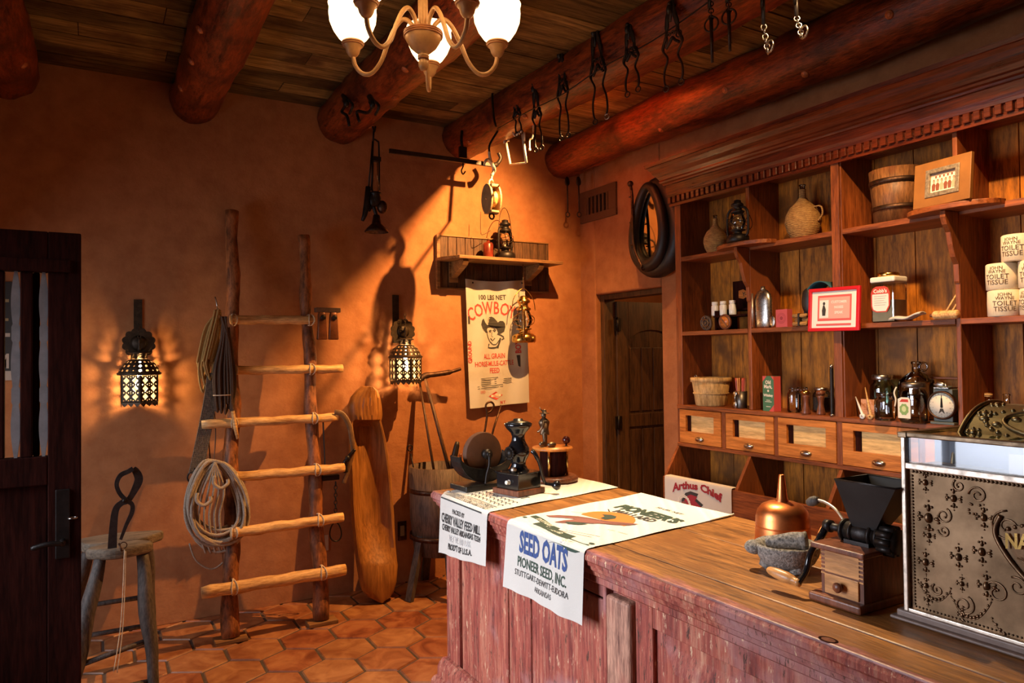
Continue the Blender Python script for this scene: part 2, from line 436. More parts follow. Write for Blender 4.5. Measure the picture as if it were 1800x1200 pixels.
M_LEATB = plain('brown leather', (.10, .05, .025), .5, 0, nscale=30, amt=.4, bmp=.3)
M_GLASS = glass('clear glass', (.93, .95, .92), .05)
M_GLASSD = glass('smoky glass', (.80, .75, .64), .08)
M_WICK = weave('wicker', (.16, .06, .012), (.72, .42, .13), 42)
M_STONE = plain('volcanic stone', (.20, .175, .15), .9, 0, nscale=140, amt=.75, bmp=1.0)
M_WHITE = plain('white ceramic', (.8, .77, .70), .3)
M_PAPER = plain('cream paper', (.80, .72, .56), .75, nscale=12, amt=.06)
M_REDF = plain('red lacquer', (.55, .012, .02), .3)
M_MIRROR = plain('mirror glass', (.28, .26, .22), .04, 1.0)
M_AMBER = emit('amber glass', (1.0, .62, .20), 5.0)
M_BULB = emit('bulb', (1.0, .72, .38), 60.0)
M_SPIN = plain('grey spindle paint', (.20, .19, .19), .5, nscale=20, amt=.2)
M_KNOT = plain('cut knot', (.42, .12, .035), .5, nscale=60, amt=.3)
M_PILA = wood('bare split pilaster', (.15, .05, .035), (.50, .26, .17), 'z', 30, .6, .8, stretch=8, c3=(.32, .09, .06))
M_SPLINT = wood('basket splint', (.50, .27, .08), (.74, .47, .18), 'z', 18, .6, .2, stretch=8)
M_CANDY = [plain('red candy', (.45, .06, .03), .4), plain('amber candy', (.60, .25, .08), .4)]
M_ENAM2 = plain('worn black iron', (.014, .013, .012), .32, .2, nscale=60, amt=.5, bmp=.3)
M_GRIND = plain('grindstone', (.13, .048, .018), .75, nscale=9, amt=.35, bmp=.3)
M_HOP = plain('hopper sheet iron', (.018, .017, .016), .5, .3, nscale=12, amt=.4)
M_MARB = M_PAPER
M_BASEW = plain('register base wood', (.20, .135, .105), .5, nscale=18, amt=.25, bmp=.2)
M_BRONZR = metal('polished bronze relief', (.24, .15, .085), .42, 60, .4, .15)
M_BRONZG = metal('greenish bronze lid', (.34, .26, .13), .42, 24, .4, .3)
M_DISPG = glass('display glass', (.95, .97, 1.0), .03, .02)
M_PAPERT = plain('pale lashing cord', (.62, .48, .32), .8, nscale=80, amt=.3)
M_BRAID = weave('braided black cord', (.03, .02, .014), (.34, .25, .17), 60)
M_BELL = plain('rusty copper bell', (.17, .055, .02), .35, .4, nscale=14, amt=.6, bmp=.3)
M_STRAP = plain('tan strap', (.20, .11, .045), .45, 0, nscale=40, amt=.3, bmp=.2)
M_PICKH = wood('tool handle wood', (.05, .022, .010), (.13, .06, .025), 'z', 26, .5, .2)
M_TINR = plain('dark red tin', (.20, .03, .015), .3, .3, nscale=10, amt=.7)
M_SCONCE = plain('dark pierced tin', (.045, .028, .014), .55, .5, nscale=40, amt=.5, bmp=.2)
M_SIGNW = plain('pale sign paint', (.42, .36, .30), .7)
M_SIGNY = plain('ochre sign paint', (.30, .22, .10), .7)
M_TONG = plain('worn tong iron', (.05, .045, .045), .4, .5, nscale=30, amt=.4, bmp=.2)
def liner():
    m, nt, b = newmat('frosted liner glass'); nt.nodes.remove(b)
    t = nn(nt, 'ShaderNodeBsdfTransparent'); e = nn(nt, 'ShaderNodeEmission'); e.inputs[0].default_value = (1, .52, .14, 1); e.inputs[1].default_value = 5.5
    mx = nn(nt, 'ShaderNodeMixShader'); mx.inputs[0].default_value = .45; nt.links.new(t.outputs[0], mx.inputs[1]); nt.links.new(e.outputs[0], mx.inputs[2])
    nt.links.new(mx.outputs[0], nt.nodes['Material Output'].inputs[0]); return m
M_LINER = liner()
M_GOLD2 = plain('chandelier ring wood', (.42, .17, .06), .4)
M_RUSTB = plain('brown rusted iron', (.035, .015, .008), .45, .3, nscale=60, amt=.5, bmp=.3)
M_BARI = plain('bar iron', (.035, .022, .015), .4, .3, nscale=40, amt=.4)
M_PULL = plain('pale pulley wood', (.34, .22, .11), .5, nscale=18, amt=.25)
M_PALEI = plain('pale galvanised iron', (.72, .64, .50), .4, .2, nscale=50, amt=.2)

def edge_mat():
    m = M_TOP.copy(); m.name = 'counter edge with worn red paint'; nt = m.node_tree; b = nt.nodes['Principled BSDF']
    old = b.inputs['Base Color'].links[0].from_socket; v = coords(nt); sp = nn(nt, 'ShaderNodeSeparateXYZ'); nt.links.new(v, sp.inputs[0])
    n = noi(nt, coords(nt, (30, 5, 30)), 1.0, 6, .7); f = nn(nt, 'ShaderNodeMath', operation='MULTIPLY_ADD'); nt.links.new(n, f.inputs[0]); f.inputs[1].default_value = -.16; nt.links.new(sp.outputs[0], f.inputs[2])
    r = nn(nt, 'ShaderNodeMapRange'); nt.links.new(f.outputs[0], r.inputs[0]); r.inputs[1].default_value = -.385; r.inputs[2].default_value = -.405
    nt.links.new(mixc(nt, r.outputs[0], old, ramp(nt, noi(nt, coords(nt, (40, 12, 40)), 1, 6, .7), [(.4, (.16, .05, .045)), (.6, (.42, .15, .12))])), b.inputs['Base Color']); return m
M_EDGE = edge_mat()
M_PANE = glass('drawer pane', (.97, .96, .92), .02)

def plank_tint():
    nt = M_PLANK.node_tree; b = nt.nodes['Principled BSDF']; old = b.inputs['Base Color'].links[0].from_socket
    at = nn(nt, 'ShaderNodeAttribute'); at.attribute_name = 'tint'; nt.links.new(mixc(nt, 1.0, old, ramp(nt, at.outputs['Fac'], [(0, (.45, .42, .38)), (1, (1.35, 1.3, 1.2))]), 'MULTIPLY'), b.inputs['Base Color'])
plank_tint()
# ------------------------------------------------------------------ the room
YB, XR, ZC = 4.74, 3.372, 3.19
def molding(mb, prof, path, side=1):
    """profile (projection, z) swept along a horizontal polyline with mitred corners"""
    n = len(path); offs = []
    for i in range(n):
        ns = []
        for a, b in ((i-1, i), (i, i+1)):
            if a < 0 or b >= n: continue
            d = (Vector(path[b])-Vector(path[a])).normalized(); ns.append(Vector((d.y, -d.x))*side)
        if len(ns) == 1: o = ns[0]
        else:
            o = (ns[0]+ns[1]); o = o/ max(o.dot(ns[0]), 1e-3)
        offs.append(o)
    vs = []; m = len(prof)
    for i in range(n):
        for p, z in prof:
            q = Vector(path[i])+offs[i]*p; vs.append((q.x, q.y, z))
    fs = [(i*m+j, (i+1)*m+j, (i+1)*m+j+1, i*m+j+1) for i in range(n-1) for j in range(m-1)]
    fs += [tuple(range(m)), tuple((n-1)*m+j for j in range(m-1, -1, -1))]
    return mb.add(vs, fs, False)

# back wall, gently uneven like adobe
b = MB(); b.box((-1.2, YB, 0), (3.6, YB+.2, 3.3)); struct(b.build('wall_back', M_PLASTER))
# right wall round the doorway
DY0, DY1, DZ = 3.798, 4.549, 2.01
b = MB(); b.box((XR, DY1, 0), (XR+.16, YB+.2, 3.3)); b.box((XR, -1.4, 0), (XR+.16, DY0, 3.3)); b.box((XR, DY0, DZ), (XR+.16, DY1, 3.3))
struct(b.build('wall_right', M_PLASTER, bevel=.012, seg=3))
b = MB()   # left wall with a doorway beyond the open leaf and a window
b.box((-1.2, 4.02, 0), (-1.0, YB+.2, 3.3)); b.box((-1.2, 2.95, 0), (-1.0, 3.05, 3.3)); b.box((-1.2, 3.05, 2.05), (-1.0, 4.02, 3.3))
b.box((-1.2, 1.6, 0), (-1.0, 2.95, .70)); b.box((-1.2, 1.6, 2.15), (-1.0, 2.95, 3.3)); b.box((-1.2, -1.4, 0), (-1.0, 1.6, 3.3))
struct(b.build('wall_left', M_PLASTER))
b = MB(); b.box((-1.2, -1.4, 0), (3.6, -1.2, 3.3)); struct(b.build('wall_front', M_PLASTER))
# floor: hexagonal terracotta tiles set in grout
b = MB(); b.m(M_TILE); S = .162; tints = []
for i in range(-9, 12):
    for j in range(-23, 7):
        cx = 1.17+i*S*math.sqrt(3)+(j % 2)*S*math.sqrt(3)/2; cy = 3.84+j*S*1.5
        if not (-1.1 < cx < 3.5 and -1.3 < cy < 4.85): continue
        q = rnd.uniform(-.0015, .0015); t = rnd.random(); a0 = rnd.uniform(-.02, .02)
        top = [(cx+(S-.013)*math.cos(PI/6+k*PI/3+a0), min(YB-.002, cy+(S-.013)*math.sin(PI/6+k*PI/3+a0))) for k in range(6)]
        bot = [(cx+(S-.006)*math.cos(PI/6+k*PI/3+a0), min(YB-.001, cy+(S-.006)*math.sin(PI/6+k*PI/3+a0))) for k in range(6)]
        b.add([(x, y, q) for x, y in top]+[(x, y, -.008) for x, y in bot], [tuple(range(6))]+[(6+k, 6+(k+1) % 6, (k+1) % 6, k) for k in range(6)], False)
        tints += [t]*7
nt_ = len(b.f)
b.m(M_GROUT); b.box((-1.2, -1.4, -.1), (3.6, YB+.2, -.006))
fl = struct(b.build('floor', M_GROUT))
at_ = fl.data.attributes.new('tint', 'FLOAT', 'FACE'); at_.data.foreach_set('value', tints+[0.0]*(len(b.f)-nt_))
b = MB(); b.box((XR+.16, 2.9, -.1), (5.6, 6.2, -.002)); struct(b.build('floor_hall', M_TILE))
b = MB(); b.box((XR+.16, 5.9, 0), (5.6, 6.1, 3.0)); b.box((5.4, 2.9, 0), (5.6, 6.1, 3.0)); b.box((XR+.16, 2.7, 0), (5.6, 2.9, 3.0)); b.box((XR+.16, 2.7, 2.6), (5.6, 6.1, 2.7))
struct(b.build('wall_hall', M_PLASTER))
# ceiling of rough planks across the beams
b = MB(); y = YB+.02; k = 0
while y > -1.3:
    w = rnd.uniform(.15, .20); x = -1.15-rnd.random()
    while x < 3.6:
        L = rnd.uniform(1.6, 2.8); dz = rnd.uniform(0, .008); ry = rnd.uniform(-.004, .004)
        b.box((max(x, -1.15), y-w+.004, ZC+dz), (min(x+L-.004, 3.55), y-.003, ZC+.03+dz)); x += L
    y -= w
b.box((-1.2, -1.4, ZC+.035), (3.6, YB+.2, ZC+.12))
ce = struct(b.build('ceiling', M_PLANK))
qt = [rnd.random() for _ in range(len(b.f)//6)]; ct_ = ce.data.attributes.new('tint', 'FLOAT', 'FACE'); ct_.data.foreach_set('value', [v for v in qt for _ in range(6)])
# baseboard shadow line is absent in the photograph; the plaster meets the tiles directly

# doorway in the right wall: dark jamb, hinged leaf standing open into the hall
d = bpy.data.objects.new('door_1', None); COL.objects.link(d); d.location = (XR+.1, DY1, 0); struct(d)
b = MB()
b.box((XR+.045, DY1-.05, 0), (XR+.15, DY1-.001, DZ-.002)); b.box((XR+.045, DY0+.001, 0), (XR+.15, DY0+.03, DZ-.002)); b.box((XR+.045, DY0+.03, DZ-.04), (XR+.15, DY1-.05, DZ-.002))
b.build('door_frame', M_DOORW, d, bevel=.004)
LX0, LX1, LY = XR+.155, XR+.155+.70, DY1-.055
b = MB(); b.box((LX0, LY, .01), (LX1, LY+.03, DZ-.05))
# raised stiles, rails and arched head leave a sunk panel
arch = [(LX0+.12, .01)]; pa = []
for i in range(13):
    a = PI-PI*i/12; pa.append((LX0+.35+.24*math.cos(a), 1.62+.12*math.sin(a)))
b.m(M_DOORW)
def fr(x0, x1, z0, z1): b.box((x0, LY-.012, z0), (x1, LY, z1))
fr(LX0, LX0+.11, .01, DZ-.05); fr(LX1-.11, LX1, .01, DZ-.05); fr(LX0+.11, LX1-.11, .01, .2); fr(LX0+.11, LX1-.11, .98, 1.08)
top = [(LX0+.11, DZ-.05)]+[(x, z) for x, z in pa]+[(LX1-.11, DZ-.05)]
b.prism([(x, z) for x, z in top], .012, FR((0, LY, 0), (1,0,0), (0,0,1)))
for i in range(4): b.box((LX0+.125+i*.12, LY-.006, .22), (LX0+.225+i*.12, LY+.001, .96)); b.box((LX0+.125+i*.12, LY-.006, 1.1), (LX0+.225+i*.12, LY+.001, 1.60))
b.build('door_leaf', M_DOORW, d, bevel=.003)
for z in (1.78, 1.02, .3):
    b = MB(); b.box((LX0-.03, LY-.02, z-.05), (LX0+.03, LY-.010, z+.05)); b.cyl((LX0-.005, LY-.022, z-.055), (LX0-.005, LY-.022, z+.055), .009, n=10); b.build('hinge', M_IRON, d)
b = MB(); b.tube(spline([(LX1-.06, LY-.012, 1.0), (LX1-.06, LY-.05, 1.0), (LX1-.15, LY-.055, .99)], 5), .008); b.build('door_handle', M_IRON, d)

# open door leaf with wavy spindles at the left edge of the view
d = bpy.data.objects.new('door_2', None); COL.objects.link(d); d.location = (-.98, 3.0, 0); struct(d)
DYL = 3.0; X1 = P(142.5, 600, 'y', DYL).x; Z1 = 2.0
gx = [P(x, 600, 'y', DYL).x for x in (84, 57, 35, 8)]
ZT, ZB = P(80, 478, 'y', DYL).z, P(80, 802, 'y', DYL).z
b = MB(); X0 = -.98
b.box((gx[0], DYL, .01), (X1, DYL+.045, Z1)); b.box((X0, DYL, ZT), (gx[0], DYL+.045, Z1)); b.box((X0, DYL+.005, ZT-.0), (X1-.03, DYL-.012, ZT+.045))
b.box((X0, DYL, ZB-.10), (gx[0], DYL+.045, ZB)); b.box((X0, DYL, .01), (X0+.12, DYL+.045, Z1)); b.box((X0, DYL, .01), (gx[0], DYL+.045, .2))
b.box((X0, DYL+.018, .1), (gx[0], DYL+.03, ZB-.05))
pit = gx[0]-gx[2]; x = gx[1]; gaps = []
while x > X0+.2:
    b.box((x-(gx[1]-gx[2]), DYL+.004, ZB), (x, DYL+.041, ZT)); gaps.append(x+(gx[0]-gx[1])*.72); x -= pit
b.box((P(57, 600, 'y', DYL).x, DYL+.03, ZB), (P(69, 600, 'y', DYL).x, DYL+.044, ZT))
b.build('door_leaf', M_DARKW, d, bevel=.004)
for g in gaps:
    b = MB(); prof = []
    zs = [ZT-(.03 if 0 else .0)]; n = 60
    L_, R_ = [], []
    for i in range(n+1):
        t = i/n; z = ZB+(ZT-ZB)*t
        ph = (t*3) % 1.0
        w = .0045+.0095*math.sin(PI*ph)
        if 1/3-.035 < t < 1/3+.035 or 2/3-.035 < t < 2/3+.035: w = .0125
        L_.append((g-w, z)); R_.append((g+w, z))
    b.prism(L_+R_[::-1], .012, FR((0, DYL+.02, 0), (1,0,0), (0,0,1))); b.build('spindle', M_SPIN, d)
b = MB(); hx = X1-.055
b.box((hx-.022, DYL-.008, .86), (hx+.022, DYL, 1.10)); b.build('lock_plate', M_IRON, d, bevel=.003)
b = MB(); b.cyl((hx, DYL, .92), (hx, DYL-.05, .92), .010, n=10); b.tube(spline([(hx, DYL-.045, .92), (hx-.04, DYL-.05, .925), (hx-.09, DYL-.045, .915)], 5), [.009]*10+[.006], n=8); b.build('door_handle', M_IRON, d)
b = MB(); b.torus((hx+.03, DYL-.02, 1.0), .014, .002, TR(0, 0, 0), 14, 5); b.build('key_ring', M_STEEL, d)

# log beams
BEAMS = [(-.40, 3.10, .145, -.40, .155, 'log ceiling beam at the far left corner above the door leaf'),
         (.535, 3.105, .138, .53, .15, 'knotty log ceiling beam left of the chandelier'),
         (1.425, 3.115, .148, 1.42, .15, 'log ceiling beam ending right behind the chandelier'),
         (2.325, 3.135, .155, 2.41, .165, 'log ceiling beam hung with a long row of horse bits'),
         (3.185, 3.075, .135, 3.19, .155, 'thick reddish log beam beside the cornice, nearest the right wall')]
for x0, z0, r0, x1, r1, lab in BEAMS:
    pts = []; rr = []; n = 60
    for i in range(n+1):
        t = i/n; y = YB-.002-(YB+1.1)*t
        pts.append((x0+(x1-x0)*min(1, t*1.0)*1.6 if 0 else x0+(x1-x0)*min(1, t*2.4), y, z0+.006*math.sin(y*3+x0)))
        rr.append(r0+(r1-r0)*min(1, t*2.4)+.004*math.sin(y*5.1+x0*3))
    b = MB(); b.tube(pts, rr, n=28, jit=.09)
    o = tag(b.build('ceiling_beam', M_LOG), lab, 'beam')
    for k in range(9):   # cut branch knots
        y = 4.4-k*.47-rnd.random()*.2; a = R(rnd.uniform(195, 330)); t = (YB-y)/(YB+1.1); i = int(t*n); c = Vector(pts[i]); r = rr[i]
        dv = Vector((math.cos(a), 0, math.sin(a))); b2 = MB(); b2.cyl(c+dv*(r-.01), c+dv*(r+.006), .024, .017, 14)
        b2.cyl(c+dv*(r+.004), c+dv*(r+.008), .012, .009, 12)
        kk = b2.build('knot', M_KNOT); kk.parent = o; kk.location = kk.location-o.location

# ------------------------------------------------------------------ counter
CX0, CX1, CY1, CY0, CZ = 1.2, 1.88, 2.76, -.45, 1.0
ct = thing('shop_counter', 'long counter with worn plank top and peeling red painted panelled front', 'counter', (1.54, 1.1, 0))
BX, BY = CX0+.045, CY1-.045
b = MB(); b.box((BX+.02, CY0, .02), (CX1-.04, BY-.02, .97)); b.build('carcass', M_RED, ct)
seams = [CX0+.004, P(1150, 981, 'z', 1).x, 1.60, CX1-.002]
for i in range(3):
    b = MB(); b.box((seams[i]+(.0018 if i else 0), CY0, .972), (seams[i+1]-.0018, CY1-.003, CZ)); b.build('top_plank', M_EDGE if i == 0 else M_TOP, ct, bevel=.004, seg=2)
kp_ = P(1456, 1124, 'z', CZ); b = MB(); b.lathe([(.014, CZ+.0002), (.017, CZ+.0012), (.020, CZ+.0002)], 24, T=TR(kp_.x, kp_.y), sx=.7, cap=False); b.m(M_MILLD); b.lathe([(0, CZ+.0006), (.014, CZ+.0004)], 20, T=TR(kp_.x, kp_.y), sx=.7, cap=False); b.build('wood_knot', M_DARKW, ct)
b = MB(); pf = [(.030, .9985), (.040, .996), (.046, .986), (.046, .974), (.040, .968), (.038, .958), (.030, .954), (.028, .944), (.022, .940), (.018, .928), (.010, .922), (.010, .905), (.004, .90), (.0, .90)]
molding(b, pf, [(CX1-.06, BY), (BX, BY), (BX, CY0)], 1); b.build('top_moulding', M_RED, ct)
def fy(px): return P(px, 1060, 'x', BX).y
b = MB()
def board(y0, y1, z0=.30, z1=.905, pr=0.0): b.box((BX-pr, y0, z0), (BX+.03, y1, z1))
board(2.60, BY); board(2.215, 2.577, pr=-.002); board(2.066, 2.209, pr=-.004); board(1.66, 2.048, z1=.86, pr=.002); board(1.66, 2.048, z0=.865); board(1.642, 1.657, pr=.006); board(1.515, 1.53, pr=-.006)
b.build('front_board', M_RED, ct, bevel=.004)
b = MB(); board(1.535, 1.638, .30, .885, .012); b.build('pilaster', M_PILA, ct, bevel=.010, seg=3)
# framed raised panels along the rest of the front
b = MB(); y = 1.51
[ (b.box((BX+.0004, y0_, .845), (BX+.03, y1_, .905)), b.box((BX+.0004, y0_, .30), (BX+.03, y1_, .40))) for y1_, y0_ in ((1.455, .86), (.79, .19), (.12, CY0))]
ys = [(1.51, 1.455), (.86, .79), (.19, .12)]
for a, c in ys: b.box((BX, c, .30), (BX+.03, a, .905))
b.build('front_frame', M_RED, ct, bevel=.003)
for y1, y0 in ((1.455, .86), (.79, .19), (.12, CY0)):
    b = MB(); T = FR((BX+.028, 0, 0), (0, -1, 0), (0, 0, 1))
    b.box((BX+.014, y0, .40), (BX+.03, y1, .845))
    a = [(-y1+.03, .43), (-y0-.03, .43), (-y0-.03, .815), (-y1+.03, .815)]; c = [(-y1+.085, .485), (-y0-.085, .485), (-y0-.085, .76), (-y1+.085, .76)]
    vs = [(BX+.014, -p[0], p[1]) for p in a]+[(BX-.002, -p[0], p[1]) for p in c]
    b.add(vs, [(4, 5, 6, 7)]+[(i, (i+1) % 4, 4+(i+1) % 4, 4+i) for i in range(4)], False); b.build('raised_panel', M_RED, ct)
b = MB(); molding(b, [(.0, .335), (.012, .33), (.022, .315), (.030, .29), (.030, .26), (.042, .25), (.050, .235), (.050, .01), (0, .01)], [(CX1-.06, BY), (BX, BY), (BX, CY0)], 1); b.build('base_moulding', M_RED, ct)
b = MB(); b.box((BX+.03, BY-.03, .30), (CX1-.08, BY, .905)); b.build('end_panel', M_RED, ct)

# window frame in the left wall
w_ = bpy.data.objects.new('window_1', None); COL.objects.link(w_); w_.location = (-1.1, 1.85, .75); struct(w_)
b = MB()
for y in (1.6, 2.22, 2.91): b.box((-1.13, y, .70), (-1.07, y+.04, 2.15))
for z in (.70, 1.42, 2.11): b.box((-1.13, 1.6, z), (-1.07, 2.95, z+.04))
b.build('window_frame', M_SPIN, w_)

def hall_lamp():
    l = bpy.data.lights.new('hall_lamp', 'POINT'); l.energy = 18; l.color = (1, .55, .2); l.shadow_soft_size = .1; o = bpy.data.objects.new('hall_lamp', l); COL.objects.link(o); o.location = (4.6, 3.9, 2.3)
hall_lamp()
# ------------------------------------------------------------------ shelf cupboard on the right wall
FX = 3.112
sh = thing('shelf_cupboard', 'tall wooden store shelving with cornice, open cubbies, a row of drawers and slanted bins', 'shelving', (3.24, 1.7, 0))
bays = [(3.323, 2.812), (2.788, 2.275), (2.22, 1.70), (1.68, 1.165), (1.11, .59), (.57, .055)]
Z_L, Z_1, Z_2, Z_T = 1.238, 2.137, 1.682, 2.47
# back boards
b = MB(); y = 3.36; k = 0
while y > 0.02:
    w = rnd.uniform(.19, .27); b.box((XR-.014+rnd.uniform(-.002, .002), max(y-w+.004, 0), .02), (XR-.001, y, 2.7)); y -= w
b.build('back_boards', M_BACK, sh)
def part(name, mat, a, c, bev=.003):
    b = MB(); b.box(a, c); return b.build(name, mat, sh, bevel=bev)
part('side_panel', M_SHELF, (FX, 3.323, 1.214), (XR-.002, 3.373, 2.70))
for ya, yb in ((2.275, 2.22), (1.165, 1.11), (.055, 0)):
    b = MB(); b.box((FX, yb, 1.214), (XR-.016, ya, 2.5)); b.box((FX-.012, yb+.006, 1.214), (FX, ya-.006, 2.47)); b.build('centre_stile', M_SHELF, sh, bevel=.003)
for ya, yb in ((2.812, 2.788), (1.70, 1.68), (.59, .57)): part('divider', M_SHELF, (FX+.003, yb, Z_L), (XR-.016, ya, 2.5))
for i, (ya, yb) in enumerate(bays):
    for z, t in ((Z_1, .026), (Z_2, .024)):
        b = MB(); b.box((FX, yb+.001, z-t), (XR-.016, ya-.001, z)); b.build('shelf', M_SHELFH, sh, bevel=.002)
b = MB(); b.box((FX-.018, -.02, Z_L-.024), (XR-.002, 3.36, Z_L)); b.build('drawer_ledge', M_SHELFH, sh, bevel=.003)
b = MB(); b.box((FX-.018, -.02, .988), (XR-.002, 3.36, 1.010)); b.build('bin_ledge', M_SHELFH, sh, bevel=.003)
part('top_board', M_SHELFH, (FX+.002, 0, 2.5), (XR-.002, 3.37, 2.52))
# bulging half-round shelves on scroll brackets
for yc in (2.80, 1.69, .58):
    b = MB(); pts = [(FX+.01, yc+.19), (FX, yc+.19)]+[(FX-.115*math.sin(PI*i/16)**.8, yc+.19*math.cos(PI*i/16)) for i in range(1, 16)]+[(FX, yc-.19), (FX+.01, yc-.19)]
    b.prism(pts, .022, TR(0, 0, Z_1-.012)); b.build('bulge_shelf', M_SHELFH, sh, bevel=.003)
    prof = [(FX, Z_1-.014), (FX-.095, Z_1-.014), (FX-.098, Z_1-.04), (FX-.085, Z_1-.07), (FX-.06, Z_1-.10), (FX-.048, Z_1-.15), (FX-.03, Z_1-.2), (FX-.008, Z_1-.23), (FX-.004, Z_1-.30), (FX, Z_1-.31)]
    b = MB(); b.prism(prof, .022, FR((0, yc+.011, 0), (1,0,0), (0,0,1))); b.build('scroll_bracket', M_SHELF, sh, bevel=.002)
# cornice
b = MB()
cp = [(0, 2.455), (.022, 2.455), (.022, 2.472), (.016, 2.476), (.016, 2.512), (.026, 2.516), (.028, 2.53), (.034, 2.545), (.036, 2.585), (.046, 2.588), (.050, 2.597), (.060, 2.603), (.066, 2.612), (.062, 2.622), (.074, 2.640), (.092, 2.66), (.106, 2.685), (.120, 2.700), (.128, 2.702), (.130, 2.722), (0, 2.722)]
molding(b, cp, [(XR-.002, 3.373), (FX, 3.373), (FX, -.02)], 1)
b.build('cornice', M_CORN, sh)
b = MB(); y = 3.395
while y > 0: b.box((FX-.036, y-.026, 2.474), (FX-.012, y, 2.513)); y -= .040
x = FX+.0
while x < XR-.03: b.box((x, 3.385, 2.474), (x+.026, 3.409, 2.513)); x += .04
b.build('dentil_band', M_CORN, sh, bevel=.002, seg=1)
# drawers with a window cut in each front
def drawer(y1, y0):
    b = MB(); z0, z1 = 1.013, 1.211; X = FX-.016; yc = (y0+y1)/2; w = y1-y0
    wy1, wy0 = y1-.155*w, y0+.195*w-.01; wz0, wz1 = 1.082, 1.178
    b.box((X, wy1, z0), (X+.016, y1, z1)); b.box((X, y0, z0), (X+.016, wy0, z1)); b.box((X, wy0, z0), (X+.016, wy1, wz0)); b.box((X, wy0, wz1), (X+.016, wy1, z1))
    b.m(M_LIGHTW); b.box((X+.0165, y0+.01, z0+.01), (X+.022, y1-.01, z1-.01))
    b.m(M_DARKW); b.box((X+.0155, wy1-.030*w/.33, z0+.01), (X+.0160, wy1-.0005, z1-.01))  # dark strip standing in for the shadow inside the cut-out's left side
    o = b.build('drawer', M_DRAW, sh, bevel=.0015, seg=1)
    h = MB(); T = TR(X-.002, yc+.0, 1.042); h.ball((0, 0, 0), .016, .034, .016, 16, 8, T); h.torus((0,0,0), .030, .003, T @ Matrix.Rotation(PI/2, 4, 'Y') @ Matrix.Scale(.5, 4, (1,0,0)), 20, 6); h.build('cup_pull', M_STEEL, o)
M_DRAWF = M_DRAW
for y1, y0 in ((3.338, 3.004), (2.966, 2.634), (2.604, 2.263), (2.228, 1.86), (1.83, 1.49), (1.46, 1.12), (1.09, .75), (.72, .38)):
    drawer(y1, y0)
    b = MB(); b.box((FX-.012, y0-.032, 1.01), (XR-.02, y0-.003, 1.214)); b.build('drawer_divider', M_SHELF, sh)
part('drawer_divider', M_SHELF, (FX-.012, 3.340, 1.01), (XR-.002, 3.36, 1.214))
# slanted bins
for yc in (3.357, 2.798, 2.24, 1.68, 1.12, .56):
    prof = [(XR-.016, .10), (2.99, .10), (2.99, .815), (FX-.012, .990), (XR-.016, .990)]
    b = MB(); b.prism(prof, .02, FR((0, yc+.01, 0), (1,0,0), (0,0,1))); b.build('bin_divider', M_SHELF, sh, bevel=.002)
b = MB(); b.box((2.975, 0, .05), (2.992, 3.36, .815)); b.build('bin_front', M_SHELFH, sh, bevel=.003)
b = MB(); b.box((2.992, 0, .42), (XR-.016, 3.35, .44)); b.build('bin_floor', M_SHELFH, sh)

# ------------------------------------------------------------------ goods on the shelves
def px_size(px, p):                                       # length of px pixels at the distance of p
    return px*((Vector(p)-CAM).dot(_F))/FPX
def on(px, py, x, z):                                     # stand on a shelf: depth x, height z
    p = P(px, py, 'x', x); return Vector((x, p.y, z))

def jug(pos, h, r, lab, group, handle=True, cs=1.0):
    t = thing('wicker_demijohn', lab, 'bottle', pos, 0, group); M = Matrix.Translation(pos)
    b = MB(M); prof = [(.0, 0), (r*.55, 0), (r*.62, h*.03), (r*.88, h*.18), (r, h*.33), (r*.96, h*.45), (r*.72, h*.60), (r*.36, h*.71), (r*.21, h*.78), (r*.18, h*.93), (r*.2, h*.935)]
    b.lathe(prof, 40, fn=lambda a, z: 1+.012*math.sin(a*20)); b.build('wicker_cover', M_WICK, t)
    b = MB(M); b.lathe([(r*.15, h*.92), (r*.15, h), (r*.19, h), (r*.19, h*1.02), (0, h*1.02)], 14); b.build('bottle_neck', M_GLASSD, t)
    if handle:
        b = MB(M); b.tube(spline([(0, -r*.75, h*.58), (0, -r*1.2, h*.56), (0, -r*1.28, h*.42), (0, -r*1.0, h*.32)], 6), r*.05, 7); b.build('handle', M_WICK, t)
    return t
p = on(1412, 412, 3.25, Z_1); jug(p, .29, .092, 'large wicker covered demijohn in the second cubby of the top shelf', 'wicker demijohns')
p = on(1258, 440, 3.24, Z_1); jug(p, .235, .072, 'smaller wicker covered demijohn in the top left cubby behind the lantern', 'wicker demijohns', False)

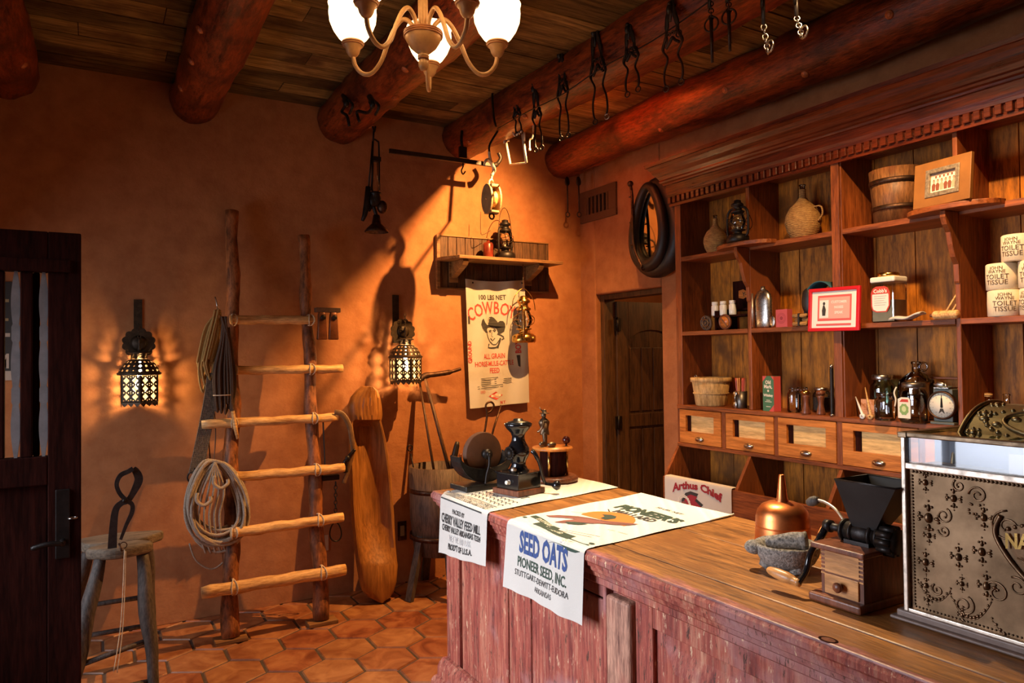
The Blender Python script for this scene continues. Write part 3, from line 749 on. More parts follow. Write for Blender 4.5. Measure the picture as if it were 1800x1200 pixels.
def lantern(pos, h, lab, mat, rz=0, bail=True, group='oil lanterns', raised=False):
    """hurricane lantern: tank, burner, globe, hood, side tubes, guard wires, bail"""
    t = thing('oil_lantern', lab, 'lantern', pos, rz, group); M = Matrix.Translation(pos) @ Matrix.Rotation(rz, 4, 'Z'); w = h*.27
    b = MB(M); b.lathe([(0, 0), (w*.85, 0), (w*.92, h*.03), (w*.9, h*.13), (w*.7, h*.18), (w*.35, h*.20), (w*.35, h*.25), (w*.6, h*.27), (w*.6, h*.29), (w*.3, h*.30)], 24); b.build('fuel_tank', mat, t)
    b = MB(M); b.lathe([(w*.42, h*.29), (w*.62, h*.40), (w*.66, h*.48), (w*.52, h*.60), (w*.42, h*.66)], 24, cap=False); b.build('globe', M_GLASS, t)
    b = MB(M); b.lathe([(w*.45, h*.65), (w*.56, h*.67), (w*.56, h*.70), (w*.36, h*.73), (w*.36, h*.80), (w*.5, h*.82), (w*.5, h*.86), (w*.3, h*.90), (w*.3, h*.94), (w*.12, h*.96), (0, h*.96)], 24); b.build('hood', mat, t)
    for s in (-1, 1):
        b = MB(M); b.tube(spline([(0, s*w*.8, h*.12), (0, s*w*1.08, h*.2), (0, s*w*1.12, h*.45), (0, s*w*1.05, h*.66), (0, s*w*.75, h*.76), (0, s*w*.4, h*.78)], 5), w*.10, 8); b.build('side_tube', mat, t)
    b = MB(M)
    for s in (-1, 1):
        b.tube(spline([(s*w*.2, -w, h*.32), (s*w*.75, -w*.2, h*.40), (s*w*.75, w*.2, h*.52), (s*w*.2, w, h*.60)], 5), w*.025, 5)
        b.tube(spline([(s*w*.2, w, h*.32), (s*w*.75, w*.2, h*.40), (s*w*.75, -w*.2, h*.52), (s*w*.2, -w, h*.60)], 5), w*.025, 5)
    b.torus((0, 0, h*.46), w*.76, w*.025, None, 24, 5); b.build('globe_guard', mat, t)
    b = MB(M); b.tube([(0, 0, h*.26), (0, 0, h*.36)], w*.06, 6); b.build('wick', M_PAPER, t)
    if bail:
        b = MB(M); zc = h*.62
        if raised: pts = [(0, w*1.1*math.cos(a), zc+h*.62*math.sin(a)) for a in [PI*i/18 for i in range(19)]]
        else: pts = [(w*1.2*math.sin(a)+.0, w*1.1*math.cos(a), zc-h*.30*math.sin(a)) for a in [PI*i/18 for i in range(19)]]
        b.tube(pts, w*.03, 6); b.build('bail_handle', mat, t)
    return t
p = on(1297, 420, 3.04, Z_1+.010); lantern(p, .245, 'black oil lantern on the rounded shelf beside the small demijohn', M_IRON)

# wooden pail
p = on(1578, 384, 3.22, Z_1); t = thing('wooden_pail', 'old stave pail with iron hoops on the top shelf', 'bucket', p); M = Matrix.Translation(p)
b = MB(M); r = .118; h = .245
b.lathe([(0, 0), (r*.83, 0), (r, h), (r*.9, h), (r*.76, .02), (0, .02)], 44, fn=lambda a, z: 1-.008*(abs(math.sin(a*11)) < .16)); b.build('staves', M_PAIL, t)
for z in (.055, .175): b = MB(M); rr = r*(.83+.17*z/h)+.003; b.lathe([(rr, z), (rr+.002, z), (rr+.003, z+.022), (rr+.001, z+.022)], 40, cap=False); b.build('hoop', M_IRON2, t)
b = MB(M); b.tube([(r*1.03*math.sin(a)*.9-.02, r*1.03*math.cos(a), h*.85-.11*math.sin(a)) for a in [PI*i/16 for i in range(17)]], .003, 6); b.build('bail_handle', M_IRON, t)

# framed group photograph leaning on the rounded shelf
def frame_T(px, py, x, z, tilt, rz): p = on(px, py, x, z); return p, Matrix.Translation(p) @ Matrix.Rotation(rz, 4, 'Z') @ Matrix.Rotation(tilt, 4, 'Y')
pl = P(1612, 368, 'x', 3.06); pr = P(1705, 352, 'x', 3.0)
pl = Vector((3.05, pl.y, Z_1+.012)); pr = Vector((3.02, pr.y, Z_1+.012)); ex = (pr-pl).normalized(); wd = (pr-pl).length
F = FR(pl, ex, (0.10, 0, 1)); t = thing('picture_frame', 'wide tan wooden frame with a small group photograph on the top shelf', 'picture', (pl+pr)/2)
hh = .19; b = MB(F)
fo = (0, 0, wd, hh); fi = (wd*.235, hh*.22, wd*.80, hh*.80)
def frame_ring(b, o, i, d, T=None):
    b.ring([(o[0], o[1]), (o[2], o[1]), (o[2], o[3]), (o[0], o[3])], [(i[0], i[1]), (i[2], i[1]), (i[2], i[3]), (i[0], i[3])], d, T)
frame_ring(b, fo, fi, .018); b.build('frame', plain('tan frame wood', (.26, .105, .022), .5, nscale=14, amt=.15), t, bevel=.002)
b = MB(F); fi2 = (fi[0]+.014, fi[1]+.014, fi[2]-.014, fi[3]-.014); frame_ring(b, (fi[0]-.004, fi[1]-.004, fi[2]+.004, fi[3]+.004), fi2, .022); b.build('inner_frame', plain('mottled pewter', (.30, .24, .17), .4, .4, nscale=90, amt=.5), t, bevel=.002)
b = MB(F); b.m(M_PAPER); b.box((fi2[0]-.004, fi2[1]-.004, .006), (fi2[2]+.004, fi2[3]+.004, .010)); fw = fi2[2]-fi2[0]; fh = fi2[3]-fi2[1]
fn = lambda x, y: (fi2[0]+x*fw, fi2[1]+y*fh, .0108)
brn = plain('sepia ink', (.22, .06, .03), .7); skn = plain('sepia light', (.62, .34, .22), .7)
b.m(plain('sepia wall', (.34, .24, .18), .7)); b.tris([(0, .86), (1, .86), (1, 1), (0, 1)], fn)
for i in range(6):
    cx = .12+i*.155; 
    b.m(brn if i % 3 != 2 else skn); b.poly2([(cx-.06, .1), (cx+.06, .1), (cx+.075, .38), (cx+.04, .48), (cx-.04, .48), (cx-.075, .38)], fn)
    b.m(brn); b.poly2([(cx+.042*math.cos(k*PI/5), .59+.10*math.sin(k*PI/5)) for k in range(10)], fn)
    b.m(skn); b.poly2([(cx+.03*math.cos(k*PI/5), .56+.075*math.sin(k*PI/5)) for k in range(10)], lambda x, y: (fi2[0]+x*fw, fi2[1]+y*fh, .0112))
for i in range(5):
    cx = .2+i*.155; b.m(brn); b.poly2([(cx+.035*math.cos(k*PI/5), .80+.07*math.sin(k*PI/5)) for k in range(10)], fn)
b.build('photograph', M_PAPER, t)

# toilet tissue rolls
def roll(p, rz, lab, mark=True):
    t = thing('toilet_roll', lab, 'toilet paper', p, rz, 'wrapped toilet rolls'); M = Matrix.Translation(p) @ Matrix.Rotation(rz, 4, 'Z'); r, h = .057, .106
    b = MB(M); b.m(M_WRAP); b.lathe([(.016, .004), (.03, .001), (r-.004, 0), (r, .004), (r+.001, h*.5), (r, h-.004), (r-.004, h), (.03, h-.001), (.016, h-.006), (.016, .004)], 40, cap=False, fn=lambda a, z: 1+.006*noise.noise(Vector((a*3, z*60, p[1]*50))))
    b.m(M_INKB)
    def fn(z0): return lambda x, y: ((r+.0022)*-math.cos(x/r), -(r+.0022)*math.sin(x/r), z0+y)
    b.text('JOHN', .018, fn(h*.77), 1.0); b.text('WAYNE', .018, fn(h*.63), 1.0)
    b.text('TOILET', .027, fn(h*.41), .98); b.text('TISSUE', .027, fn(h*.20), .98)
    b.build('wrapper', M_WRAP, t)
    return t
M_WRAP = plain('tissue wrapper', (.78, .66, .47), .7, nscale=30, amt=.05); M_INKB = plain('brown ink', (.10, .06, .035), .8)
y1 = P(1748, 550, 'x', 3.09).y; xr = 3.165
roll((xr, y1, Z_2), R(28), 'tissue roll at the bottom left of the stack, lettering turned left')
roll((xr, y1-.118, Z_2), R(-12), 'tissue roll at the bottom right of the stack beside the frame edge')
roll((xr, y1+.004, Z_2+.107), R(4), 'tissue roll in the middle row, left, lettering facing front')
roll((xr, y1-.116, Z_2+.107), R(6), 'tissue roll in the middle row, right side')
roll((xr-.004, y1-.058, Z_2+.214), R(0), 'tissue roll on top of the stack')

# ---- second shelf, left cubby: plaque, riser, three white bottles, two carved discs
def box_thing(name, lab, cat, p, d, mat, rz=0, bev=.002, group=None):
    t = MB(Matrix.Translation(p) @ Matrix.Rotation(rz, 4, 'Z')); t.box((-d[0]/2, -d[1]/2, 0), (d[0]/2, d[1]/2, d[2])); o = t.build(name, mat, bevel=bev); return tag(o, lab, cat, group)
ya, yb = P(1268, 500, 'x', 3.3).y, P(1314, 500, 'x', 3.3).y
t = thing('display_riser', 'small two step wooden riser in the left cubby of the middle shelf', 'riser', (3.22, (ya+yb)/2, Z_2))
yr0, yr1 = 3.10, 2.815
b = MB(); b.box((3.15, yr1, Z_2+.075), (3.25, yr0, Z_2+.085)); b.build('lower_step', M_DARKW, t); b = MB(); b.box((3.25, yr1, Z_2+.115), (3.34, yr0+.10, Z_2+.125)); b.build('upper_step', M_DARKW, t)
for y in (yr0-.012, yr1): b = MB(); b.box((3.16, y, Z_2), (3.335, y+.012, Z_2+.115)); b.build('side_board', M_DARKW, t)
pp = Vector((3.30, (yr0+yr1)/2+.03, Z_2+.126)); t = thing('wooden_plaque', 'dark wooden plaque with an orange Y B emblem behind the white bottles', 'plaque', pp)
b = MB(Matrix.Translation(pp)); b.box((0, -.10, 0), (.014, .10, .165)); b.m(M_DRAW); fn = lambda x, y: (-.0008, -x, .085+y)
bar_w = [(-.055, -.02), (-.055, .022), (-.02, .028), (0, .018), (.02, .028), (.055, .022), (.055, -.02), (.02, -.028), (0, -.02), (-.02, -.028)]
b.tris([(-x, y) for x, y in bar_w], fn); b.m(M_BLK); b.text('Y-B', .034, lambda x, y: (-.0016, -x, .073+y), 1, bold=.001)
b.build('board', M_DARKW, t, bevel=0); 
for i, px in enumerate((1257, 1271.5, 1288)):
    q = P(px, 553, 'x', 3.19); p = Vector((3.19, q.y, Z_2+.086)); t = thing('white_bottle', ['leftmost', 'middle', 'rightmost'][i]+' of three small white bottles on the riser', 'bottle', p, 0, 'small white bottles'); M = Matrix.Translation(p)
    b = MB(M); b.lathe([(0, 0), (.020, 0), (.021, .003), (.021, .058), (.016, .064), (.015, .068)], 20); b.m(M_GRY); 
    for k in range(3): b.stroke([(-.011, 0), (.011, 0)], .0015, lambda x, y, k=k: (-.0213*math.cos(x/.0213), -.0213*math.sin(x/.0213), .02+k*.009+y))
    b.build('bottle_body', M_WHITE, t)
    b = MB(M); b.lathe([(.0175, .066), (.0185, .068), (.0185, .082), (.0175, .084), (0, .084)], 20); b.build('cap', M_WHITE, t)
for i, (px, lab) in enumerate(((1236, 'round carved dark medallion at the left of the middle shelf'), (1269, 'round wooden disc with a diagonal band under the riser'))):
    q = P(px, 578, 'x', 3.10); p = Vector((3.125, q.y, Z_2)); t = thing('round_medallion', lab, 'ornament', p); T = Matrix.Translation(p) @ TR(0, 0, .045, 0, R(-96), 0)
    b = MB(T); b.lathe([(0, -.008), (.043, -.008), (.045, 0), (.043, .006), (.036, .007), (.034, .004), (0, .004)], 28); b.build('rim', M_BARREL if i == 0 else M_MILLD, t)
    b = MB(T)
    if i == 0:
        b.torus((0, 0, .006), .022, .005); b.ball((0, 0, .006), .009, .009, .006); [b.ball((.031*math.cos(k*.785), .031*math.sin(k*.785), .006), .005) for k in range(8)]; b.build('carving', M_BRONZE, t)
    else: b.lathe([(0, .004), (.033, .004), (.033, .008), (0, .009)], 24); b.m(M_MILLD); b.cb((0, 0, .0085), (.064, .008, .004), TR(0, 0, 0, 0, 0, R(40))); b.build('face', M_DRAW, t)

# steel flask with a spoon leaning on it
q = P(1342, 573, 'x', 3.15); p = Vector((3.15, q.y, Z_2)); t = thing('steel_flask', 'flat steel canteen flask standing on the middle shelf', 'flask', p); M = Matrix.Translation(p)
b = MB(M); b.lathe([(0, 0), (.048, 0), (.056, .008), (.058, .05), (.058, .15), (.050, .182), (.032, .202), (.012, .212)], 30, sx=.5); b.build('body', M_STEEL, t)
b = MB(M); b.lathe([(.014, .208), (.014, .216), (.011, .218), (.011, .226), (0, .227)], 14); b.build('stopper', M_STEEL, t)
b = MB(M); b.tube([(-.034, .044, .005), (-.030, .047, .19)], .006, 8); b.build('side_strap', M_BRIGHT, t)
q = P(1348, 571, 'x', 3.09); p = Vector((3.118, q.y-.012, Z_2)); b = MB(Matrix.Translation(p)); b.ball((0, 0, .032), .004, .018, .030); tag(b.build('spoon', M_STEEL), 'steel spoon bowl leaning on the flask', 'spoon')
# pink box with round stamp
q = P(1375, 572, 'x', 3.12); p = Vector((3.135, q.y, Z_2)); t = thing('pink_soap_box', 'small pink box with a round stamp beside the flask', 'box', p)
b = MB(Matrix.Translation(p)); b.m(plain('pink card', (.46, .07, .08), .6)); b.box((-.02, -.036, 0), (.02, .036, .092)); b.m(plain('dark pink', (.25, .025, .035), .6))
f0 = lambda x, y: (-.0208, -x, .046+y)
for r0 in (.026, .019): b.stroke([(r0*math.cos(k*PI/12), r0*math.sin(k*PI/12)) for k in range(25)], .0018, f0)
b.poly2([(.010*math.cos(k*PI/6), .010*math.sin(k*PI/6)) for k in range(12)], f0); b.build('carton', None, t)
# bundle of cigars
q = P(1405, 568, 'x', 3.10); p0 = Vector((3.10, q.y, Z_2)); t = thing('cigar_bundle', 'bundle of short tan rolls tied with a dark band', 'bundle', p0)
for k, (dy, dz) in enumerate(((0, .011), (0, .033), (0, .053), (0, .020))):
    b = MB(); x = 3.10+.018*(k % 2); b.cyl((x, q.y+.035, Z_2+.011+.0205*(k % 3)), (x, q.y-.045, Z_2+.011+.0205*(k % 3)), .0105, n=12); b.build('roll', M_WICK, t)
b = MB(); b.torus((3.105, q.y-.005, Z_2+.03), .034, .0035, TR(0, 0, 0), 20, 6) if 0 else b.box((3.087, q.y-.010, Z_2+.0), (3.131, q.y+.0, Z_2+.064)); b.build('band', M_LEATH, t)
# dark teal hat on a stand
q = P(1449, 520, 'x', 3.2); pc = Vector((3.22, q.y+.01, Z_2)); t = thing('teal_cap', 'dark teal felt cap on a stand behind the red frame', 'hat', pc)
b = MB(Matrix.Translation(pc)); b.m(M_LEATH); b.box((-.05, -.09, 0), (.07, .09, .10)); b.build('stand', M_DARKW, t)
b = MB(Matrix.Translation(pc)); T = TR(0, 0, .15, 0, 0, 0)
b.m(plain('teal felt', (.02, .085, .11), .8)); b.grid(lambda u, v: T @ Vector((-.05+.12*v, .10*math.cos(PI*u)*(1-.15*v)-.0, -.05+.125*math.sin(PI*u))), 20, 4); b.m(M_LEATH); b.ball((-.045, .075, .13), .015, .03, .065)
b.build('crown', None, t, solid=.005)
# red framed sign hanging on the centre stile
tl = P(1411, 511, 'x', FX-.030); bl = P(1424, 583, 'x', FX-.035); tr = P(1501, 504, 'x', FX-.03); br = P(1512, 581, 'x', FX-.035)
w = ((tr-tl).length+(br-bl).length)/2; h = ((tl-bl).length+(tr-br).length)/2
o = (bl+br)/2; ex = ((tr-tl)+(br-bl)); up = ((tl-bl)+(tr-br)); up.x = .02
F = FR(o, ex, up) @ Matrix.Translation((-w/2, 0, 0)); t = thing('red_framed_sign', 'small pink sign in a glossy red frame fixed to the centre stile', 'sign', (o.x, o.y, o.z))
b = MB(F); frame_ring(b, (0, 0, w, h), (.017, .017, w-.017, h-.017), .016); b.build('frame', M_REDF, t, bevel=.003)
b = MB(F); b.m(M_WHITE); b.box((.015, .015, .004), (w-.015, h-.015, .008)); fn = lambda x, y: (x*w, y*h, .0086); fn2 = lambda x, y: (x*w, y*h, .0092)
pk = plain('pink print', (.62, .10, .09), .6); b.m(pk); b.tris([(.18, .24), (.84, .24), (.84, .83), (.18, .83)], fn)
b.m(plain('light pink', (.85, .36, .30), .6)); b.tris([(.21, .29), (.81, .29), (.81, .78), (.21, .78)], fn2)
fn3 = lambda x, y: (x*w, y*h, .0098)
b.m(M_WHITE); b.tris([(.22, .31), (.40, .31), (.40, .72), (.22, .72)], fn3)
tx = lambda cx, cy: (lambda x, y: (cx*w+x, cy*h+y, .0099))
b.m(M_WHITE); b.text('CUSTOMER', .017, tx(.60, .64), .95, bold=.0005); b.text('NOSES', .017, tx(.60, .52), .95, bold=.0005); b.text('SPEAK', .017, tx(.60, .40), .95, bold=.0005)
b.m(pk); b.tris([(.16, .13), (.84, .13), (.84, .175), (.16, .175)], fn3)
b.m(M_BLK); fn4 = lambda x, y: (x*w, y*h, .0104); b.poly2([(.31+.025*math.cos(k*PI/5), .64+.04*math.sin(k*PI/5)) for k in range(10)], fn4); b.tris([(.28, .36), (.34, .36), (.35, .5), (.32, .6), (.29, .6), (.27, .48)], fn4)
b.build('printed_card', None, t)

# ---- second shelf, right of the stile
q = P(1552, 557, 'x', 3.10); p = Vector((3.155, P(1555, 560, 'x', 3.12).y, Z_2)); t = thing('square_canister', 'tall square glass canister with a red and white label and gold lid', 'canister', p); M = Matrix.Translation(p)
b = MB(M); b.m(M_GLASSD); b.box((-.05, -.058, 0), (.05, .058, .20)); b.build('glass_body', None, t, bevel=.010, seg=3)
b = MB(M); b.m(M_PAPER); b.box((-.044, -.052, .004), (.044, .052, .10)); b.build('pretzel_filling', plain('pretzel crumbs', (.45, .26, .12), .8, nscale=90, amt=.6), t)
b = MB(M); b.m(M_WHITE); b.box((-.052, -.060, .180), (.052, .060, .207)); b.build('shoulder', None, t, bevel=.008, seg=3)
b = MB(M); b.lathe([(.044, .207), (.046, .208), (.046, .222), (.042, .226), (.036, .224), (0, .224)], 26); b.build('lid', M_BRASS, t)
b = MB(M); f0 = lambda dx: (lambda x, y: (-.0515-dx, .008-x, y)); oct_ = [(-.040, .055), (-.046, .075), (-.046, .135), (-.036, .155), (-.02, .163), (.02, .163), (.036, .155), (.046, .135), (.046, .075), (.03, .045), (-.02, .045)]
b.m(M_REDP); b.tris(oct_, f0(0)); b.m(M_WHITE); b.tris([(x*.86, .105+(y-.105)*.82-.006) for x, y in oct_], f0(.0006)); b.m(M_REDP); b.tris([(-.036, .128), (.036, .128), (.036, .145), (.02, .162), (-.02, .162), (-.036, .145)], f0(.0011))
b.m(M_WHITE); b.text('Cobb\'s', .023, lambda x, y: (-.053, .008-x, .134+y), 1, bold=.0008)
b.m(M_GRY); [b.stroke([(-.03, .118-k*.010), (.03-.006*(k % 3), .118-k*.010)], .0025, f0(.0012)) for k in range(5)]
b.build('label', None, t)
q = P(1598, 553, 'x', 3.09); b = MB(); pr_ = [(3.10, q.y+.06, Z_2+.012), (3.10, q.y+.0, Z_2+.014), (3.10, q.y-.04, Z_2+.018)]
b.grid(lambda u, v: (3.075+.05*v, q.y+.085-.14*u, Z_2+.004+.022*u*u*.9+.010*math.sin(PI*v)*(1.0-.3*u)+.004*math.sin(u*9)), 14, 8); b.m(M_PAPER)
tag(b.build('folded_cloth', M_CLOTH, solid=.006, offs=1), 'folded cream cloth lying at the foot of the canister', 'cloth')
q = P(1662, 548, 'x', 3.10); y = q.y; t = thing('rolling_pin', 'pale wooden rolling pin lying on the middle shelf', 'rolling pin', (3.10, y, Z_2))
b = MB(FR((3.10, y+.052, Z_2+.018), (1,0,0), (0,0,1), )); b.lathe([(0, 0), (.014, .002), (.018, .008), (.018, .10), (.016, .104), (0, .104)], 20); b.build('barrel', M_LADH, t)
b = MB(FR((3.10, y+.052, Z_2+.018), (1,0,0), (0,0,1))); b.lathe([(0, -.012), (.007, -.012), (.008, 0), (0, .001)], 12); b.build('handle', M_MILLD, t)
for i, (a_, c_) in enumerate(((1654, 1680), (1664, 1688))):
    s0 = P(a_, 543, 'x', 3.2); s1 = P(c_, 491+6*i, 'x', 3.25); b = MB(); s0 = Vector((3.2, s0.y, Z_2+.001)); b.cyl(s0, (XR-.05, s1.y, s1.z), .0045, .0035, 8)
    tag(b.build('wooden_stick', M_LADH), ['left', 'right'][i]+' of two thin sticks leaning above the rolling pin', 'stick', 'thin sticks')

# ---- long ledge
q = on(1250, 708, 3.19, Z_L); t = thing('bushel_basket', 'small pale splint bushel basket on the drawer ledge', 'basket', q); M = Matrix.Translation(q); r, h = .114, .168
b = MB(M); b.lathe([(0, 0), (r*.72, 0), (r*.78, .006), (r, h), (r*.96, h), (r*.74, .01), (0, .01)], 64, fn=lambda a, z: 1-.02*(abs(math.sin(a*10)) < .15)); b.build('splints', M_SPLINT, t)
for z, k in ((h-.026, 1.015), (h*.42, .885)): b = MB(M); b.lathe([(r*k, z), (r*(k+.03), z), (r*(k+.035), z+.024 if z > .1 else z+.008), (r*(k+.005), z+.024 if z > .1 else z+.008)], 40, cap=False); b.build('rim_band', M_SPLINT, t)
b = MB(M); b.torus((0, r*1.06, h-.01), .010, .003, FR((0,0,0), (0,1,0), (0,0,1)), 14, 6) if 0 else b.torus((0, 0, 0), .010, .003, TR(0, r*1.08, h, 0, R(90), 0), 14, 6); b.build('wire_ring', M_STEEL, t)

q = on(1303, 713, 3.17, Z_L); t = thing('metal_cup', 'dark metal cup with a long spoon hung on its front', 'cup', q); M = Matrix.Translation(q)
b = MB(M); b.lathe([(0, 0), (.030, 0), (.032, .004), (.034, .096), (.031, .096), (.029, .006), (0, .006)], 24); b.build('body', metal('dark pewter', (.16, .14, .12), .4), t)
b = MB(M); b.tube([(-.037, .01, .03), (-.037, .01, .085)], [.004, .006], 8); b.ball((-.038, .01, .02), .004, .013, .022); b.ball((-.038, .01, .082), .003, .014, .014); b.build('hung_spoon', M_STEEL, t)
for i in range(6):
    a = i*1.05; b = MB(M); x0, y0 = .016*math.cos(a), .016*math.sin(a)
    pts = [Vector((x0+.03*math.cos(a)*t_*.4+.0, y0+.03*math.sin(a)*t_*.4, .01+.16*t_)) for t_ in [j/10 for j in range(11)]]
    b.tube(pts, [.0045+.0012*(j % 2)*(i % 2 == 0) for j in range(11)], 7)
    tag(b.build('candy_stick', M_CANDY[i % 2]), 'thin candy stick standing in the metal cup', 'stick', 'sticks in the metal cup')
q = on(1357, 716, 3.14, Z_L); t = thing('green_carton', 'tall green carton with red corners on the ledge', 'box', q); b = MB(Matrix.Translation(q) @ Matrix.Rotation(R(-6), 4, 'Z'))
b.m(plain('green card', (.05, .17, .085), .5)); b.box((-.024, -.040, 0), (.024, .040, .186)); f0 = lambda x, y: (-.0246, -x, y)
b.m(plain('coral card', (.62, .08, .07), .5))
b.box((-.023, -.0405, .0005), (.0235, -.0395, .1855))
b.tris([(-.040, .186), (-.040, .156), (-.01, .186)], f0); b.tris([(.040, 0), (.040, .035), (.005, 0)], f0); b.tris([(.040, .186), (.040, .166), (.02, .186)], f0)
b.m(M_PAPER); tt = lambda z: (lambda x, y: (-.0252, -x, z+y))
b.text('Old', .026, tt(.145), 1, bold=.001); b.text('Mark,', .026, tt(.122), 1, bold=.001); b.text('Whiskey', .019, tt(.078), 1, bold=.0008); b.poly2([(.007*math.cos(k), .108+.007*math.sin(k)) for k in [j*PI/4 for j in range(8)]], f0)
[b.stroke([(-w_, z_), (w_, z_)], .003, f0) for w_, z_ in ((.014, .058), (.024, .050), (.016, .024))]; b.build('carton', None, t)

def jar(px, x, h, r, lab, lid=None, py=715, glassm=None, fill=None, square=False, group='glass jars on the ledge', z=Z_L, neck=.72):
    q = on(px, py, x, z); t = thing('glass_jar', lab, 'jar', q, 0, group); M = Matrix.Translation(q); b = MB(M)
    n = 28; fn = None
    if square: fn = lambda a, z_: 1/ max(abs(math.cos(a)), abs(math.sin(a)))**.45*.92
    b.lathe([(0, .004), (r*.88, 0), (r, .01), (r, h*.68), (r*.94, h*.76), (r*neck, h*.83), (r*neck, h*.9), (r*neck*1.08, h*.915), (r*neck*1.08, h*.93), (r*neck, h*.935), (r*neck, h*.97)], n, fn=fn, cap=False); b.build('glass_body', glassm or M_GLASS, t)
    if fill: b = MB(M); b.lathe([(0, .008), (r*.84, .008), (r*.93, .015), (r*.93, h*fill[0]), (0, h*fill[0])], n, fn=fn); b.build('contents', fill[1], t)
    if lid: b = MB(M); rr = r*neck*1.12; b.lathe([(rr, h*.88), (rr*1.03, h*.89), (rr*1.03, h*.985), (rr*.95, h), (0, h)], 30, fn=lambda a, z_: 1+.012*math.sin(a*30)); b.build('lid', lid, t)
    return t, M
M_FILLD = plain('dark contents', (.05, .04, .03), .6, nscale=60, amt=.5)
jar(1396, 3.16, .130, .034, 'narrow empty glass jar on the ledge, front of the pair', None)
jar(1411, 3.26, .130, .036, 'glass bottle jar behind, beside the left pepper mill', None, group='glass jars on the ledge')
jar(1445, 3.27, .128, .045, 'glass jar with a pale metal lid behind the right pepper mill', M_STEEL, py=716, fill=(.6, M_FILLD))
jar(1552, 3.27, .20, .056, 'large greenish jar with a zinc lid at the back of the ledge', M_STEEL, glassm=glass('green glass', (.55, .72, .62), .08), py=720)
t, M = jar(1556, 3.10, .125, .043, 'squat empty mason jar in front of the zinc lidded jar', M_GLASSD, py=733, square=True)
t, M = jar(1607, 3.085, .175, .054, 'big square mason jar with a cabbage seed label', metal('grey lid', (.2, .18, .16), .4), py=736, square=True, fill=(.7, M_GLASSD), neck=.74)
b = MB(M); fl_ = lambda x, y: (-.0525, .012-x, y); b.m(M_PAPER); b.tris([(-.028, .022), (.028, .022), (.028, .10), (.02, .112), (-.012, .112), (-.028, .104)], fl_); b.m(plain('label green', (.22, .36, .10), .6)); fl2 = lambda x, y: (-.0532, .012-x, y)
b.poly2([(.019*math.cos(k*PI/8)*(1+.15*(k % 2)), .06+.023*math.sin(k*PI/8)*(1+.15*(k % 2))) for k in range(16)], fl2); b.m(plain('label pale green', (.55, .62, .28), .6)); b.poly2([(.010*math.cos(k*PI/6), .062+.013*math.sin(k*PI/6)) for k in range(12)], lambda x, y: (-.0538, .012-x, y)); b.m(M_REDP); b.tris([(-.02, .092), (.02, .092), (.018, .104), (-.01, .104)], fl2); b.build('paper_label', None, t)
b = MB(M); b.tube(spline([(-.04, .052, .155), (-.048, .058, .13), (-.05, .05, .10), (-.052, .054, .07)], 5), .0035, 6); b.build('string', M_PAPER, t)

for i, (px, x) in enumerate(((1417, 3.11), (1443, 3.13))):
    q = on(px, 719, x, Z_L); t = thing('pepper_mill', ['reddish turned pepper mill between the glass jars', 'darker turned pepper mill in front of the lidded jar'][i], 'pepper mill', q, 0, 'pepper mills'); M = Matrix.Translation(q)
    b = MB(M); b.lathe([(0, 0), (.021, 0), (.022, .006), (.019, .02), (.014, .045), (.013, .06), (.018, .085), (.019, .092), (.014, .10)], 20); b.build('body', M_MILLD, t)
    b = MB(M); b.lathe([(.014, .099), (.021, .101), (.022, .110), (.019, .118), (.008, .123), (0, .124)], 20); b.build('cap', M_BRASS if i == 0 else M_MILLD, t)
q = on(1463, 722, 3.095, Z_L); t = thing('metal_rod', 'tall dark threaded metal rod standing against the centre stile', 'rod', q); M = Matrix.Translation(q)
b = MB(M); pts = [(0, 0, .006+.0045*i) for i in range(52)]; b.tube(pts, [.0085+.0012*(i % 2) for i in range(52)], 10); b.build('shaft', M_IRON, t)
b = MB(M); b.ball((0, 0, .242), .010); b.ball((0, 0, .007), .011, .011, .007); b.build('end_caps', M_STEEL, t)
# two slender horn-shaped clips, a card, jug, scale, bottles
for i, (a, c) in enumerate((((1517, 723), (1490, 690)), ((1531, 723), (1508, 684)))):
    s = P(*a, 'x', 3.095); e = P(*c, 'x', 3.13); s = Vector((3.095, s.y, Z_L+.012)); e = Vector((3.2, e.y+.01, Z_L+.10+.04*i))
    t = thing('wooden_ladle', ['pale slender dipper with ring end, left of the two', 'pale slender dipper with ring end, right of the two'][i], 'dipper', (s.x, s.y, Z_L), 0, 'slender dippers')
    b = MB(); b.tube([s, s.lerp(e, .5), e], [.0065, .005, .002], 8); b.build('handle', [M_WHITE, M_LADH][i], t)
    b = MB(); b.torus((s.x-.004, s.y, s.z), .009, .0035, TR(0, 0, 0), 16, 6) if 0 else b.lathe([(.005, -.010), (.012, -.010), (.012, .006), (.005, .006), (.005, -.010)], 16, T=Matrix.Translation(s) @ TR(0, 0, 0, 0, R(90), 0), cap=False); b.build('ring_end', [M_WHITE, M_LADH][i], t)
q = on(1529, 722, 3.18, Z_L); t = thing('note_card', 'orange card standing behind the dippers', 'card', q); b = MB(Matrix.Translation(q)); b.m(plain('peach card', (.62, .28, .13), .7)); b.box((0, -.035, 0), (.005, .045, .085)); b.m(M_DRAW); b.stroke([(-.028, .058), (-.02, .066), (-.012, .054), (-.004, .066), (.004, .054), (.012, .066), (.026, .058)], .003, lambda x, y: (-.0006, .003-x, y)); [b.stroke([(-.03, .035-k*.010), (.032, .035-k*.010)], .002, lambda x, y: (-.0006, .003-x, y)) for k in range(3)]; b.build('card', None, t)
q = on(1612, 727, 3.26, Z_L); t = thing('glass_jug', 'large clear glass jug with a small loop handle behind the mason jars', 'jug', q); M = Matrix.Translation(q)
